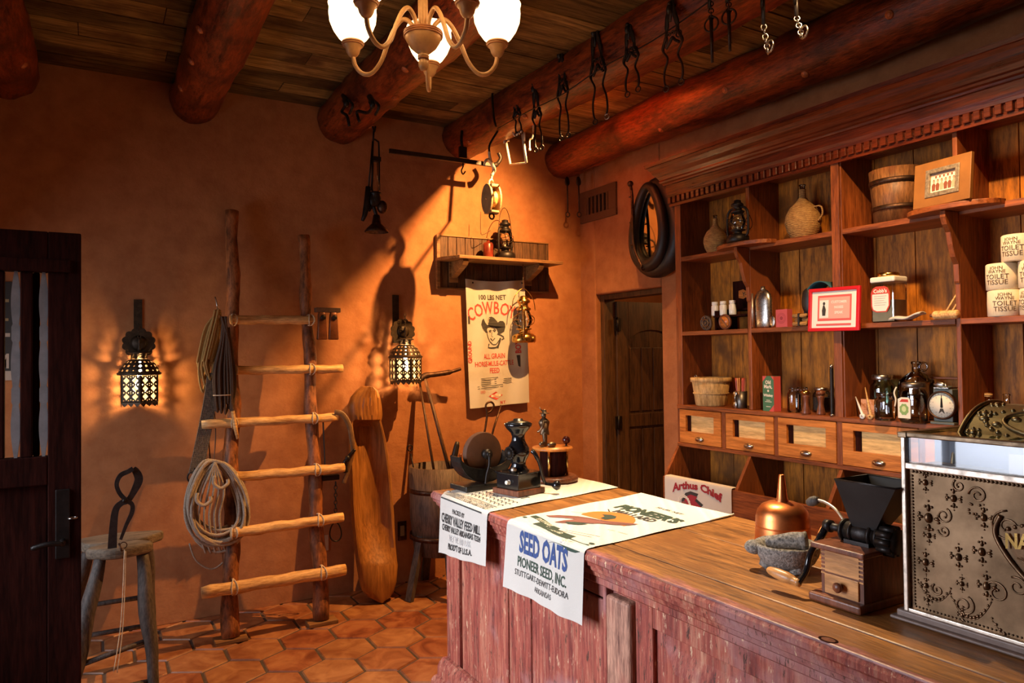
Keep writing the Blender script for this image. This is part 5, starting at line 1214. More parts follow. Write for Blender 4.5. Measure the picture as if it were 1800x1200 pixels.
# relief ornament: fleurons, scrolls, beads and a shield with lettering
b = MB(); px_ = RX+.009; b.m(M_BRONZE); b.box((RX+.0088, RY0+.012, Z0+.026), (RX+.0105, RY1-.012, 1.310))
b.cur = 0
def rp(y, z, h=.003): return Vector((px_-h, y, z))
def fleuron(y, z, s, big=False):
    b.ball(rp(y, z, .002), .006*s, .0050*s, .0075*s, 12, 6)
    for k in range(4):
        a = k*PI/2; cy, cz = y+.012*s*math.cos(a), z+.014*s*math.sin(a)
        b.ball(rp(cy, cz, .001), .0032*s, .0045*s if k % 2 == 0 else .0026*s, .0026*s if k % 2 == 0 else .0055*s, 10, 5)
        for q in (-1, 1): b.ball(rp(cy+.005*s*math.cos(a+q*1.2), cz+.005*s*math.sin(a+q*1.2), .001), .0022*s, n=8, m=4)
    b.ball(rp(y, z+.024*s, .0005), .0018*s, n=8, m=4); b.ball(rp(y, z-.023*s, .0005), .0018*s, n=8, m=4)
def scroll(y, z, r, a0, turns, s=1, w=.0019):
    pts = []; n = int(18*turns)
    for k in range(n+1): q = k/n; a = a0+s*q*turns*2*PI; rr = r*(1-.75*q); pts.append(rp(y+rr*math.cos(a), z+rr*math.sin(a), .001))
    b.tube(pts, [w*(1-.3*k/n) for k in range(n+1)], 7); b.ball(pts[-1], w*1.3, n=8, m=5)
for y, z, s in ((RY1-.045, 1.285, .9), (RY1-.100, 1.262, 1.0), (RY1-.050, 1.215, 1.4), (RY1-.050, 1.180, .8), (RY1-.042, 1.125, 1.05), (RY1-.107, 1.150, 1.05), (RY1-.150, 1.170, 1.1), (RY1-.157, 1.108, 1.1), (RY1-.112, 1.100, .7), (RY1-.042, 1.078, .8), (RY1-.112, 1.040, .7), (RY1-.155, 1.235, 1.0), (RY1-.045, 1.050, .6)): fleuron(y, z, s)
def garland(y0, z0, y1, z1, sag, n=9):
    for k in range(n+1): q = k/n; b.ball(rp(y0+(y1-y0)*q, z0+(z1-z0)*q-sag*4*q*(1-q), .001), .0022+.0014*math.sin(PI*q), n=8, m=5)
    b.tube([rp(y0+(y1-y0)*q/12, z0+(z1-z0)*q/12-sag*4*q/12*(1-q/12)-.004, 0) for q in range(13)], .0015, 6)
cyr = .635                                                          # centre of the front
for sg in (1, -1):
    Y = lambda d: cyr+sg*d
    garland(Y(.245), 1.085, Y(.180), 1.085, .030); garland(Y(.180), 1.075, Y(.105), 1.085, .040, 12); garland(Y(.105), 1.05, Y(.02), 1.05, .03, 12)
    scroll(Y(.075), 1.225, .030, PI/2, 1.4, -sg); scroll(Y(.095), 1.100, .022, 0, 1.3, sg); scroll(Y(.125), 1.275, .017, 0, 1.4, sg); scroll(Y(.16), 1.288, .012, 1, 1.3, -sg); scroll(Y(.19), 1.225, .016, 2, 1.3, sg); scroll(Y(.19), 1.195, .012, 0, 1.3, -sg)
    scroll(Y(.155), 1.060, .020, 2, 1.5, sg); scroll(Y(.06), 1.120, .018, 1, 1.3, sg); scroll(Y(.205), 1.075, .012, 1, 1.2, -sg)
    b.tube(spline([rp(Y(.085), 1.245), rp(Y(.095), 1.21), rp(Y(.070), 1.165), rp(Y(.030), 1.125), rp(Y(.004), 1.105)], 6), .0045, 8)
    for k in range(6): b.ball(rp(Y(.012+k*.012), 1.238-.0006*k*k, .004), .0042, n=8, m=5)
    for k in range(8): b.ball(rp(Y(.13+.012*math.cos(k)), 1.245+.012*math.sin(k*2), .001), .0026, n=8, m=5)
fleuron(cyr, 1.275, 2.0); fleuron(cyr, 1.08, 1.5); fleuron(cyr, 1.04, 1.0)
b.grid(lambda u, v: rp(cyr+(.078-.05*v*v)*(2*u-1), 1.232-.115*v, .001+.010*math.sin(PI*u)*(1-.6*v)), 16, 10)
for k in range(3): b.tube([rp(cyr+(.055-.012*k)*(2*q/10-1), 1.175-.018*k-.014*4*q/10*(1-q/10), .010) for q in range(11)], .0016, 6)
b.build('ornate_front_panel', M_BRONZR, t)
b = MB(); b.m(M_BRASS); b.text('NATIONAL', .038, lambda x, y: (px_-.0125+.9*x*x, cyr-x, 1.196+y-1.4*x*x), .80, bold=.0012); b.build('lettering', None, t)
b = MB(); b.box((RX+.006, RY0+.01, zt+.008), (RX+.009, RY1-.012, 1.374)); b.build('display_glass', M_DISPG, t)
b = MB(); b.box((RX+.10, RY0+.012, zt), (RX+.104, RY1-.012, 1.372)); b.m(M_BRIGHT); b.box((RX+.012, RY0+.012, zt+.0005), (RX+.10, RY1-.012, zt+.004)); b.build('display_back', plain('pale blue enamel', (.13, .155, .20), .35, nscale=25, amt=.1), t)
b = MB(); b.box((RX+.05, RY1-.18, zt+.005), (RX+.052, RY1-.225, zt+.042)); b.build('price_flag', M_PAPER, t)
b = MB(); b.box((RX+.012, RY0+.01, 1.374), (RX+.11, RY1-.012, 1.380)); b.build('top_glass', glass('green edge glass', (.72, .80, .62), .10), t)
# domed top behind the display
b = MB(); cx_, rz_ = 1.70, .135
ring_ = [(cx_+.155*math.cos(PI*k/20), 1.30+rz_*math.sin(PI*k/20)) for k in range(21)]
b.prism(ring_, RY1-.045-(RY0+.04), FR((0, RY1-.045, 0), (1, 0, 0), (0, 0, 1)), True)
for k in range(2, 20): a = PI*k/20; b.ball((cx_+.150*math.cos(a), RY1-.045, 1.30+.130*math.sin(a)), .004, n=8, m=5)
b.tube([(cx_+.157*math.cos(a), RY1-.050, 1.30+(rz_+.002)*math.sin(a)) for a in [PI*k/24 for k in range(25)]], .005, 8)
def dp(y, a, h=0): return Vector((cx_+(.155+h)*math.cos(a), y, 1.30+(rz_+h)*math.sin(a)))
for k in range(40): q = 2*PI*k/40; b.ball(dp(cyr+.185*math.cos(q), 2.22+.42*math.sin(q)), .005, n=8, m=5)
b.tube([dp(cyr+.15*math.cos(2*PI*k/40), 2.22+.33*math.sin(2*PI*k/40), .002) for k in range(40)], .004, 7, closed=True)
for k in range(14): b.ball(dp(cyr+.19-.03*k, 2.22+.1*math.sin(k*1.7)), .007, .010, .006, 8, 5)
for y_ in (RY1-.075, RY0+.075):
    for a_ in (1.75, 2.1, 2.5): b.ball(dp(y_, a_), .008, .008, .006, 8, 5); [b.ball(dp(y_+.012*math.cos(k), a_+.07*math.sin(k)), .004, n=7, m=4) for k in range(0, 7)]
b.build('domed_lid', M_BRONZG, t)
# ------------------------------------------------------------------ ladder and what hangs on it
def ly(z): return 4.265+.385*max(z, 0)/2.45              # lean of the posts towards the wall
def pl(px, py, off=0.0):
    y = 4.4
    for _ in range(8): p = P(px, py, 'y', y); y = ly(p.z)+off
    return P(px, py, 'y', y)
t = thing('pole_ladder', 'rustic log ladder with lashed rungs leaning on the orange wall', 'ladder', (.90, 4.3, 0))
for (a, c, r0, r1) in (((405, 1118), (409, 371), .046, .036), ((565, 1086), (533, 414), .044, .033)):
    lo = pl(*a); hi = pl(*c); lo.z = .02; b = MB(); n = 44
    pts = [lo.lerp(hi, k/n)+Vector((.006*math.sin(k*.5+a[0]), .004*math.sin(k*.8), 0)) for k in range(n+1)]
    b.tube(pts, [r0+(r1-r0)*k/n+.003*math.sin(k*.9) for k in range(n+1)], 16, jit=.16); b.build('post', M_LADP, t)
    b = MB(); b.box((lo.x-.085, lo.y-.055, 0.001), (lo.x+.085, lo.y+.05, .022), ); b.build('foot_block', M_BOARDH, t, bevel=.003)
RUNG = [((404, 562), (553, 562), .027), ((404, 651), (602, 648), .026), ((354, 746), (593, 733), .026), ((404, 839), (605, 822), .028), ((404, 937), (603, 909), .029), ((354, 1042), (607, 1001), .034)]
for a, c, r in RUNG:
    p = pl(*a, -.068); q = pl(*c, -.068); q.y = (p.y+q.y)/2; p.y = q.y; p = P(*a, 'y', q.y); q = P(*c, 'y', q.y); b = MB(); n = 16
    b.tube([p.lerp(q, k/n)+Vector((0, 0, .002*math.sin(k*1.3))) for k in range(n+1)], [r*(.90 if k in (0, n) else 1)+.0015*math.sin(k*2.1) for k in range(n+1)], 16, jit=.12); b.build('rung', M_LADH, t)
    for px in (411, 556 if a[1] < 600 else 548+(c[1]-650)*.055):
        py = a[1]+(c[1]-a[1])*(px-a[0])/(c[0]-a[0])
        if px > 548 and a[1] < 600: px = 546
        g = P(px, py, 'y', p.y)
        b = MB()
        for s_ in (-1, 1):
            b.tube([(g.x+s_*(.016*math.cos(k)), g.y+.020-(r+.024)*math.cos(k), g.z+(r+.007)*math.sin(k)) for k in [i*PI/10 for i in range(20)]], .0042, 6, closed=True)
        b.build('lashing', M_PAPERT, t)
# hanks of rope
def hank(name, lab, mat, loops, r, group=None):
    t_ = None; b = MB()
    for pts in loops: b.tube(spline(pts, 5), r, 6)
    o = b.build(name, mat); return tag(o, lab, 'rope', group)
q = random.Random(5)
y_ = pl(385, 600).y-.10
def W(px, py, y): return tuple(P(px, py, 'y', y))
loops = []
for k in range(11):
    f_ = k/10; top = (380+q.uniform(-2, 8), 548+q.uniform(-6, 4)); by = 690-25*abs(f_-.5)-q.uniform(0, 30)+ (10 if k < 4 else -20); lx = 347+f_*26; y0 = y_-.02*math.sin(f_*PI)-q.uniform(0, .02)
    loops.append([W(top[0], top[1], y0), W(lx+14, 575, y0), W(lx+1, 630, y0-.008), W(lx+.5, by-25, y0), W(lx+7, by, y0+.004), W(lx+12, by-25, y0+.012), W(lx+13, 630, y0+.016), W(top[0]+4, 560, y0+.014)])
hank('rope_hank', 'tan rope hank hung beside the top rung of the ladder', M_ROPET, loops, .0066, 'rope hanks on the ladder')
loops = []
for k in range(13):
    f_ = k/12; y0 = y_-.045-q.uniform(0, .025); x0 = 376+f_*32; by = 728-q.uniform(0, 18)-10*abs(f_-.5)
    loops.append([W(392+q.uniform(-3, 6), 556, y0), W(388+f_*14, 600, y0-.004), W(x0, 650, y0-.01), W(x0+1, by-20, y0-.01), W(x0+4-f_*4, by, y0), W(x0+6, by-20, y0+.01), W(x0+5, 650, y0+.01), W(394+f_*8, 575, y0+.01)])
o = hank('rope_hank', 'dark brown rope hank bound with a thin tie, right of the tan one', M_ROPED, loops, .0060, 'rope hanks on the ladder')
b = MB(); c = P(392, 694, 'y', y_-.06); b.torus((c.x, c.y, c.z), .050, .0035, None, 24, 6, 1, .55); k_ = b.build('tie', M_PAPERT); k_.parent = o; k_.location = k_.location-o.location
b = MB(); c = P(381, 528, 'y', y_); b.tube(spline([W(384, 548, y_+.05), W(382, 540, y_), W(380, 528, y_), W(378, 522, y_+.01)], 4), .004, 6); tag(b.build('hanging_hook', M_STEEL), 'small bright hook above the tan rope hank', 'hook')
# braided cinch strap with ring
t = thing('cinch_strap', 'dark braided cord cinch with an iron ring hanging over the grey coil', 'strap', P(356, 760, 'y', y_)); b = MB(); ys = y_-.03
for k in range(9):
    f_ = k/8; b.tube(spline([W(366+f_*14, 655, ys), W(358+f_*20, 710, ys-.004), W(346+f_*22, 770, ys-.008), W(333+f_*22, 832, ys-.008)], 6), .0052, 6)
b.build('braided_cords', M_BRAID, t)
b = MB(); c = P(342, 838, 'y', ys); b.torus((0, 0, 0), .036, .0045, Matrix.Translation(c) @ Matrix.Rotation(PI/2, 4, 'X'), 28, 8); b.tube([W(343, 822, ys-.01), W(342, 858, ys-.012)], .006, 6); b.build('iron_ring', M_IRON, t)
b = MB(); b.tube(spline([W(377, 722, ys), W(379, 760, ys), W(377, 800, ys-.01), W(376, 812, ys-.02)], 5), .0032, 6); b.tube(spline([W(366, 740, ys+.02), W(368, 790, ys+.02), W(372, 830, ys)], 5), .004, 6); tag(b.build('leather_thong', M_LEATB), 'thin leather cord from which the grey coil hangs', 'cord')
# large grey coil
loops = []; yc = y_-.085; q = random.Random(11)
b = MB()
for k in range(17):
    f_ = k/16; cx = 372+q.uniform(-5, 5)+f_*10; cyp = 905-f_*34; rx = 46+q.uniform(-5, 5)-f_*4; rz = 76-f_*14+q.uniform(-6, 6); sk = -.22+.26*f_; y0 = yc-.035*math.sin(f_*3)-q.uniform(0, .03)
    pts = []
    for j in range(26):
        a = 2*PI*j/26; xx = rx*math.sin(a)*(1-.28*math.cos(a)); zz = -rz*math.cos(a)
        pts.append(W(cx+xx-sk*zz*.5+4, 808-(-rz)+zz*1.0+f_*6, y0+.014*math.sin(a*2+k)))
    b.tube(pts, .0082, 7, closed=True)
for k in range(5): x0 = 352+k*9; b.tube(spline([W(378, 812, yc-.06), W(x0+6, 860, yc-.06), W(x0-2, 905, yc-.05), W(x0+3, 950, yc-.03), W(x0+10, 972, yc-.01)], 5), .0062, 7)
b.tube(spline([W(333, 955, yc), W(345, 985, yc), W(372, 1000, yc), W(395, 985, yc), W(410, 960, yc)], 5), .005, 6)
for cxp, cyp in ((388, 850), (358, 880)):
    b.tube(spline([W(cxp-11, cyp-14, yc-.078), W(cxp-12, cyp, yc-.082), W(cxp, cyp+8, yc-.086), W(cxp+12, cyp, yc-.082), W(cxp+12, cyp-8, yc-.078)], 5), .0095, 8)
tag(b.build('rope_coil', M_ROPEG), 'large grey braided rope coil hanging low on the ladder', 'rope')
t = thing('wooden_toggle', 'slender wooden handle hanging from a cord on the third rung', 'handle', P(412, 740, 'y', y_-.06)); b = MB(); b.tube([W(409, 722, y_-.07), W(413, 748, y_-.07), W(418, 771, y_-.07)], [.010, .012, .008], 10); b.build('grip', M_LADH, t)
b = MB(); b.tube(spline([W(398, 575, y_-.06), W(402, 640, y_-.07), W(407, 700, y_-.07), W(409, 722, y_-.07)], 6), [.006]*14+[.009]*5, 7); b.build('cord', M_ROPED, t)
# pair of cowbells
t = thing('cowbell_pair', 'pair of square rusty cowbells hanging at the end of the top rung', 'bell', P(577, 570, 'y', 4.42))
for px in (566, 586):
    c = P(px, 597, 'y', 4.42); T = Matrix.Translation(c); b = MB(T); n = 4
    b.lathe([(.046, 0), (.048, .006), (.036, .150), (.028, .170), (0, .175)], 4, T=TR(0, 0, 0, 0, 0, PI/4), sy=.8)
    for f__ in range(0): pass
    b.build('bell', M_BELL, t, bevel=.006, seg=3)
    b = MB(T); b.torus((0, -.03, .135), .014, .004, TR(0, 0, 0, 0, 0, 0), 14, 6) if 0 else b.ball((0, -.030, .135), .016, .006, .016); b.build('boss', M_IRON, t)
b = MB(); b.box(W(552, 549, 4.45), W(599, 541, 4.40)); b.build('strap', M_LEATB, t, bevel=.003)
# leather strap with clip, chain and ring on the right ends of the rungs
ys = pl(600, 760).y-.075
t = thing('harness_strap', 'tan leather strap with black clip curling off the third rung', 'strap', P(610, 760, 'y', ys)); b = MB()
pp = spline([W(588, 724, ys), W(602, 728, ys-.01), (W(614, 748, ys-.012)), W(619, 775, ys-.01), W(620, 795, ys), W(612, 825, ys+.01), W(604, 850, ys+.02)], 6)
b.tube(pp, [.0055]*20+[.0045]*(len(pp)-20), 8, flat=3.0); b.build('strap', M_STRAP, t)
b = MB(); b.tube(spline([W(624, 790, ys-.01), W(612, 803, ys-.01), W(606, 815, ys), W(608, 830, ys)], 5), [.010]*8+[.014]*8, 8); b.ball(W(611, 806, ys-.015), .016, .012, .020); b.build('clip', M_IRON, t)
b = MB(); b.tube(spline([W(568, 742, ys+.03), W(570, 790, ys+.03), W(572, 830, ys+.02)], 5), .010, 8, flat=.4); b.build('hanging_end', M_LEATH, t)
t = thing('hobble_chain', 'short iron chain with a loop hanging below the fourth rung', 'chain', P(590, 890, 'y', ys)); b = MB(); b.box(W(566, 846, ys), W(594, 832, ys+.04)); b.build('iron_lug', M_IRON, t, bevel=.006)
b = MB()
for k in range(9):
    c = P(590, 850+k*6.6, 'y', ys); b.torus((0, 0, 0), .009, .0026, Matrix.Translation(c) @ Matrix.Rotation(PI/2, 4, 'X') @ Matrix.Rotation(0, 4, 'Z') @ Matrix.Scale(1.5, 4, (0, 1, 0)) if k % 2 else Matrix.Translation(c) @ Matrix.Rotation(PI/2, 4, 'X') @ Matrix.Rotation(PI/2, 4, 'Y') @ Matrix.Scale(1.5, 4, (0, 1, 0)), 12, 5)
b.build('links', M_IRON, t)
b = MB(); b.tube([W(590+10*math.sin(a)*(1-.25*math.cos(a)), 934-17*math.cos(a), ys) for a in [k*PI/12 for k in range(24)]], .0045, 7, closed=True); b.build('end_loop', M_IRON, t)

# ------------------------------------------------------------------ hollowed trough log
def lin(tab, v):
    for (a, x), (c, y) in zip(tab, tab[1:]):
        if v <= c: return x+(y-x)*(v-a)/(c-a)
    return tab[-1][1]
rows = [(1053, 658, 670), (1047, 645, 682), (1036, 634, 690), (1020, 630, 694), (990, 625, 697), (984, 624, 696), (960, 621, 694), (920, 617, 691), (880, 614, 688), (840, 613, 685), (800, 612, 680), (770, 612, 675), (750, 612, 670), (739, 613, 667), (736, 614, 668), (728, 612, 669), (712, 611, 668), (698, 616, 666), (686, 627, 661), (679, 637, 652)]
b = MB(); V = []; nu = 24
q5 = random.Random(9)
for i, (py, xl, xr) in enumerate(rows):
    yy = 4.47+.12*(1050-py)/372; row = []
    hol = 0 if (py > 988 or py < 737) else min(1, (py-736)/6)*min(1, (990-py)/60)
    for k in range(nu+1):
        u = k/nu; p = P(xl+(xr-xl)*u, py, 'y', yy); front = -.030-.050*math.sin(PI*u)**.55
        d = hol*.125*math.sin(PI*min(max((u-.07)/.86, 0), 1))**.8
        row.append((p.x, p.y+front+d+(q5.uniform(-.005, .005) if py < 737 else 0), p.z))
    for k in range(1, nu):
        u = 1-k/nu; p = P(xl+(xr-xl)*u, py, 'y', yy); row.append((p.x, p.y+.085*math.sin(PI*u)**.6, p.z))
    V.append(row)
vs = [p for r_ in V for p in r_]; m_ = len(V[0]); fs = [(i*m_+k, (i+1)*m_+k, (i+1)*m_+(k+1) % m_, i*m_+(k+1) % m_) for i in range(len(V)-1) for k in range(m_)]
fs = [f_[::-1] for f_ in fs]; fs += [tuple(range(m_)), tuple((len(V)-1)*m_+k for k in range(m_-1, -1, -1))]
b.add(vs, fs, True); ht = b.build('hollowed_trough', M_TROUGH); es = ht.modifiers.new('e', 'EDGE_SPLIT'); es.split_angle = R(32)
tag(ht, 'long hollowed wooden trough standing on end against the wall', 'trough')

# ------------------------------------------------------------------ tub on legs with tools
tc = Vector((1.995, 4.44, 0)); t = thing('barrel_tub', 'weathered wooden barrel tub on splayed plank legs beside the counter end', 'tub', tc); M = Matrix.Translation(tc)
zr = P(722, 822, 'y', 4.44).z; r = .205
b = MB(M); b.lathe([(0, .27), (r*.84, .26), (r*.97, .50), (r, zr), (r-.02, zr), (r*.90, .52), (r*.8, .30), (0, .30)], 48, fn=lambda a, z: 1-.006*(abs(math.sin(a*10)) < .14)); b.build('staves', M_BARREL, t)
for z in (.66, .36): b = MB(M); b.lathe([(r*.985, z), (r*.99, z), (r*.993, z+.03), (r*.985, z+.03)], 44, cap=False); b.build('hoop', M_IRON2, t)
for a in (R(200), R(262), R(330), R(90)):
    b = MB(M); b.bar((r*.72*math.cos(a), r*.72*math.sin(a), .48), (r*1.35*math.cos(a), r*min(1.35, 1.3)*math.sin(a) if a > 3 else .27, .001), .05, .03, (math.cos(a), math.sin(a), 0)); b.build('leg', M_GREYW, t)
def rod(name, lab, cat, a, c, ya, yc, r0, r1, mat): b = MB(); b.tube([W(*a, ya), W(*c, yc)], [r0, r1], 10); return b
t = thing('pickaxe', 'pickaxe with rusty curved head leaning out of the tub', 'pickaxe', P(785, 820, 'y', 4.42))
b = MB(); b.tube([W(746, 660, 4.66), W(792, 835, 4.40)], [.011, .013], 10); b.build('handle', M_PICKH, t)
b = MB(); hp = spline([W(735, 672, 4.67), W(746, 661, 4.655), W(765, 658, 4.64), W(790, 654, 4.62), W(810, 648, 4.60)], 5); b.tube(hp, [.012]*3+[.022]*5+[.018]*8+[.012]*(len(hp)-16), 9); b.build('iron_head', M_IRON2, t)
t = thing('long_fork_handle', 'long thin wooden tool handle leaning beside the pickaxe', 'tool handle', P(760, 820, 'y', 4.45)); b = MB(); b.tube([W(737, 668, 4.70), W(764, 835, 4.46)], [.008, .009], 10); b.build('shaft', M_PICKH, t); b = MB(); b.ball(W(738, 667, 4.70), .02, .02, .022); b.build('socket', M_IRON2, t)
t = thing('ring_poker', 'iron rod with a ring top standing in the tub', 'poker', P(727, 818, 'y', 4.5)); b = MB(); b.tube([W(722, 797, 4.52), W(730, 838, 4.47)], .005, 8); b.torus((0, 0, 0), .018, .0045, Matrix.Translation(P(720.5, 787, 'y', 4.52)) @ Matrix.Rotation(PI/2, 4, 'X'), 20, 7); b.build('shaft', M_IRON, t)
t = thing('iron_tongs', 'blacksmith tongs with a looped handle standing in the tub', 'tongs', P(850, 800, 'y', 4.42)); b = MB()
b.tube(spline([W(835, 860, 4.42), W(850, 770, 4.45), W(856, 730, 4.47), W(854, 712, 4.48), W(862, 706, 4.48), W(868, 712, 4.48), W(863, 722, 4.48), W(856, 726, 4.475)], 6), .0075, 8); b.build('looped_arm', M_IRON2, t)
b = MB(); b.tube([W(843, 850, 4.43), W(868, 752, 4.46), W(881, 712, 4.48)], .0075, 8); b.build('straight_arm', M_IRON2, t)
t = thing('bristle_brush', 'dark handled brush standing upright at the rim of the tub', 'brush', P(798, 815, 'y', 4.36)); b = MB(); b.tube([W(795, 840, 4.36), W(798, 805, 4.36), W(803, 782, 4.36), W(804, 776, 4.36)], [.020, .022, .018, .012], 12); b.build('handle', M_LEATH, t)
b = MB(); b.tube([W(806, 835, 4.38), W(809, 800, 4.38), W(812, 796, 4.38)], [.014, .013, .006], 10); tag(b.build('wooden_peg', M_MILLD), 'short dark red peg beside the brush in the tub', 'peg')

# ------------------------------------------------------------------ wall shelf with backboard
t = thing('wall_shelf', 'dark wooden bracket shelf with a plank backboard on the orange wall', 'shelf', (2.58, 4.6, 2.03)); bx0, bx1 = 2.112, 3.055
b = MB(); k = 0; x = bx0+.02
while x < bx1: b.box((x, YB-.022, 2.035), (min(x+.066, bx1), YB-.001, 2.405)); x += .069
b.build('backboard', M_BOARD, t, bevel=.003)
b = MB(); b.box((bx0-.004, YB-.034, 2.03), (bx0+.022, YB-.001, 2.412)); b.box((bx0, YB-.030, 2.024), (bx1, YB-.001, 2.038)); b.box((bx0, YB-.030, 2.404), (bx1, YB-.001, 2.414)); b.build('frame_edge', M_BOARDH, t, bevel=.003)
sf0, sf1 = P(808, 446, 'y', 4.49), P(990, 461, 'y', 4.49); SZ = 2.245
b = MB(); b.prism([(2.10, YB-.023), (sf0.x-.06, 4.60), (sf0.x, 4.49), (sf1.x, 4.49), (sf1.x, YB-.023)][::-1], .022, TR(0, 0, SZ-.022)); b.build('shelf_board', M_BOARDH, t, bevel=.003)
for x in (2.24, 2.86):
    b = MB(); b.box((x-.035, YB-.034, SZ-.17), (x+.035, YB-.022, SZ-.022)); b.prism([(YB-.034, SZ-.023), (4.52, SZ-.023), (4.51, SZ-.04), (4.53, SZ-.065), (4.59, SZ-.09), (4.66, SZ-.12), (YB-.034, SZ-.135)], .045, FR((x-.022, 0, 0), (0, 1, 0), (0, 0, 1))); b.build('bracket', M_BOARDH, t, bevel=.003)
c = P(888, 441, 'y', 4.60); lantern((c.x, 4.60, SZ+.001), .305, 'black oil lantern with raised bail on the wall shelf', M_IRON, R(-60), True, 'oil lanterns', True)
c = P(858, 438, 'y', 4.62); t = thing('tin_can', 'small dark tin with a red side beside the wall shelf lantern', 'can', (c.x, 4.62, SZ+.001)); b = MB(Matrix.Translation((c.x, 4.62, SZ+.001))); b.lathe([(0, 0), (.036, 0), (.037, .004), (.037, .105), (.030, .118), (.012, .122), (.012, .135), (0, .136)], 22); b.build('body', M_TINR, t)
b = MB(); b.tube(spline([W(862, 405, 4.60), W(850, 412, 4.60), W(845, 408, 4.60), W(845, 372, 4.60)], 5), .002, 5); b.build('wire_handle', M_IRON, t)
# brass lantern hanging by the sack
c = P(921, 602, 'y', 4.60); t = lantern((c.x, 4.60, c.z), .36, 'shiny brass lantern hanging from the right end of the wall shelf', M_BRASS, R(-30), False)
b = MB(Matrix.Translation((c.x, 4.60, c.z))); b.tube(spline([(-.10, 0, .24), (-.08, 0, .33), (0, 0, .40), (.08, 0, .33), (.10, 0, .24)], 6), .003, 6); b.tube([(0, 0, .40), (0, 0, SZ-.022-c.z)], .003, 6); b.build('bail_handle', M_BRASS, t)
# the feed sack under the shelf
def wk(px, py, y=4.70): return P(px, py, 'y', y)
c00, c10, c01, c11 = wk(826, 718), wk(930, 707), wk(816, 490), wk(921, 492)
def sk(u, v, d=0):
    p = (c00*(1-u)+c10*u)*(1-v)+(c01*(1-u)+c11*u)*v
    p = p.copy(); p.y = 4.698-.010*math.sin(u*7+v*2)-.006*math.sin(u*17-v*5)-.012*math.sin(PI*u)*v-d; p.z -= .016*math.sin(PI*u)*v**8; return p
t = thing('cowboy_feed_sack', 'printed cotton feed sack with red COWBOY lettering hung below the wall shelf', 'feed sack', (2.6, 4.70, 1.17))
b = MB(); b.m(M_CLOTH); b.grid(lambda i, j: sk(i, j), 60, 90); b.build('sack_cloth', None, t)
SW, SHt = .50, .92
def kp(d=.0022): return lambda x, y: sk(.43+x/SW, y/SHt, d)
def at_(cx, cy, d=.0022): f_ = kp(d); return lambda x, y: f_(cx+x, cy+y)
b = MB(); b.m(M_BLK); b.text('100 LBS NET', .052, at_(0, .775), .80, bold=.0010)
b.m(M_REDP); 
for k, ch in enumerate('COWBOY'):
    xk = (-.168, -.108, -.036, .036, .096, .150)[k]; a = -xk*1.35; yk = .672-1.6*xk*xk
    b.text(ch, .132, (lambda X, Y, A: (lambda x, y: kp(.0022)(X+x*math.cos(A)-y*math.sin(A), Y+x*math.sin(A)+y*math.cos(A))))(xk, yk, a), .66, bold=.0012)
b.text('ALL GRAIN', .052, at_(0, .345), .72, bold=.0006); b.text('HORSE-MULE-CATTLE', .050, at_(0, .292), .68, bold=.0006); b.text('FEED', .052, at_(0, .240), .72, bold=.0006)
fk = kp(.0024); fk2 = kp(.0030); Hx = lambda pts: [((x-505)/1000*.44-.0, .62-(y-690)/1000*.44+.035) for x, y in pts]
b.m(M_BLK)
b.tris(Hx([(325, 730), (295, 760), (275, 830), (300, 900), (350, 960), (400, 975), (380, 920), (400, 885), (450, 875), (540, 875), (580, 900), (610, 985), (650, 990), (710, 960), (735, 880), (730, 820), (700, 780), (650, 775), (610, 800), (580, 760), (540, 720), (490, 700), (440, 710), (415, 740), (410, 800), (420, 840), (390, 840), (355, 800)]), fk)
b.m(M_PAPER); b.tris(Hx([(425, 740), (465, 715), (480, 760), (478, 845), (430, 845), (412, 800)]), fk2)
b.m(M_BLK)
for st, w in (([(385, 980), (400, 1040), (440, 1110), (500, 1165), (560, 1165), (600, 1120), (630, 1080)], .006), ([(430, 945), (455, 925), (480, 940)], .007), ([(515, 935), (540, 915), (570, 930)], .007), ([(490, 960), (480, 1030), (510, 1035)], .004), ([(455, 1060), (500, 1100), (545, 1060)], .006), ([(590, 990), (640, 1010), (690, 1040), (700, 1075), (660, 1090)], .010), ([(640, 1060), (625, 1120), (600, 1180), (585, 1230)], .012), ([(420, 1150), (400, 1210), (470, 1220), (560, 1215), (600, 1180)], .010), ([(440, 950), (470, 955)], .006), ([(525, 945), (560, 948)], .006)): b.stroke(Hx(st), w, fk)
for k in range(6):
    for j in range(2 if k in (1, 2, 3) else 1): x0 = -.125+j*.12-(.03 if k > 3 else 0); b.stroke([(x0, .205-k*.014), (x0+(.09 if j == 0 and k in (1, 2, 3) else .22 if k > 3 else .15), .205-k*.014+.002)], .004, fk)
b.m(M_REDP); b.tris([(-.06, .075), (-.0, .105), (.06, .075), (0, .045)], fk); b.m(M_PAPER); b.tris([(-.04, .083), (.04, .083), (.04, .067), (-.04, .067)], fk2)
b.m(M_REDP); b.text('MILLS', .020, at_(0, .069, .0036), .9); b.text('SEED', .026, at_(-.11, .10), .8); b.text('N Y', .03, at_(.06, .012), 1, bold=.001)
vt = lambda cx, cy: (lambda x, y: kp(.0022)(cx-y, cy+x))
b.text('GROUND', .040, vt(-.185, .40), .9, bold=.001); b.text('BOY', .060, vt(.225, .42), .8, bold=.002); b.m(M_BLK); b.box((0, 0, 0), (0, 0, 0)) if 0 else b.tris([(-.205, .60), (-.19, .60), (-.19, .655), (-.205, .655)], fk); b.tris([(.19, .36), (.215, .36), (.215, .27), (.2, .28)], fk)
b.build('printing', M_BLK, t)
for u in (.12, .95): b = MB(); b.ball(sk(u, .975, .008), .007, .004, .007, 8, 5); b.build('nail', M_IRON, t)

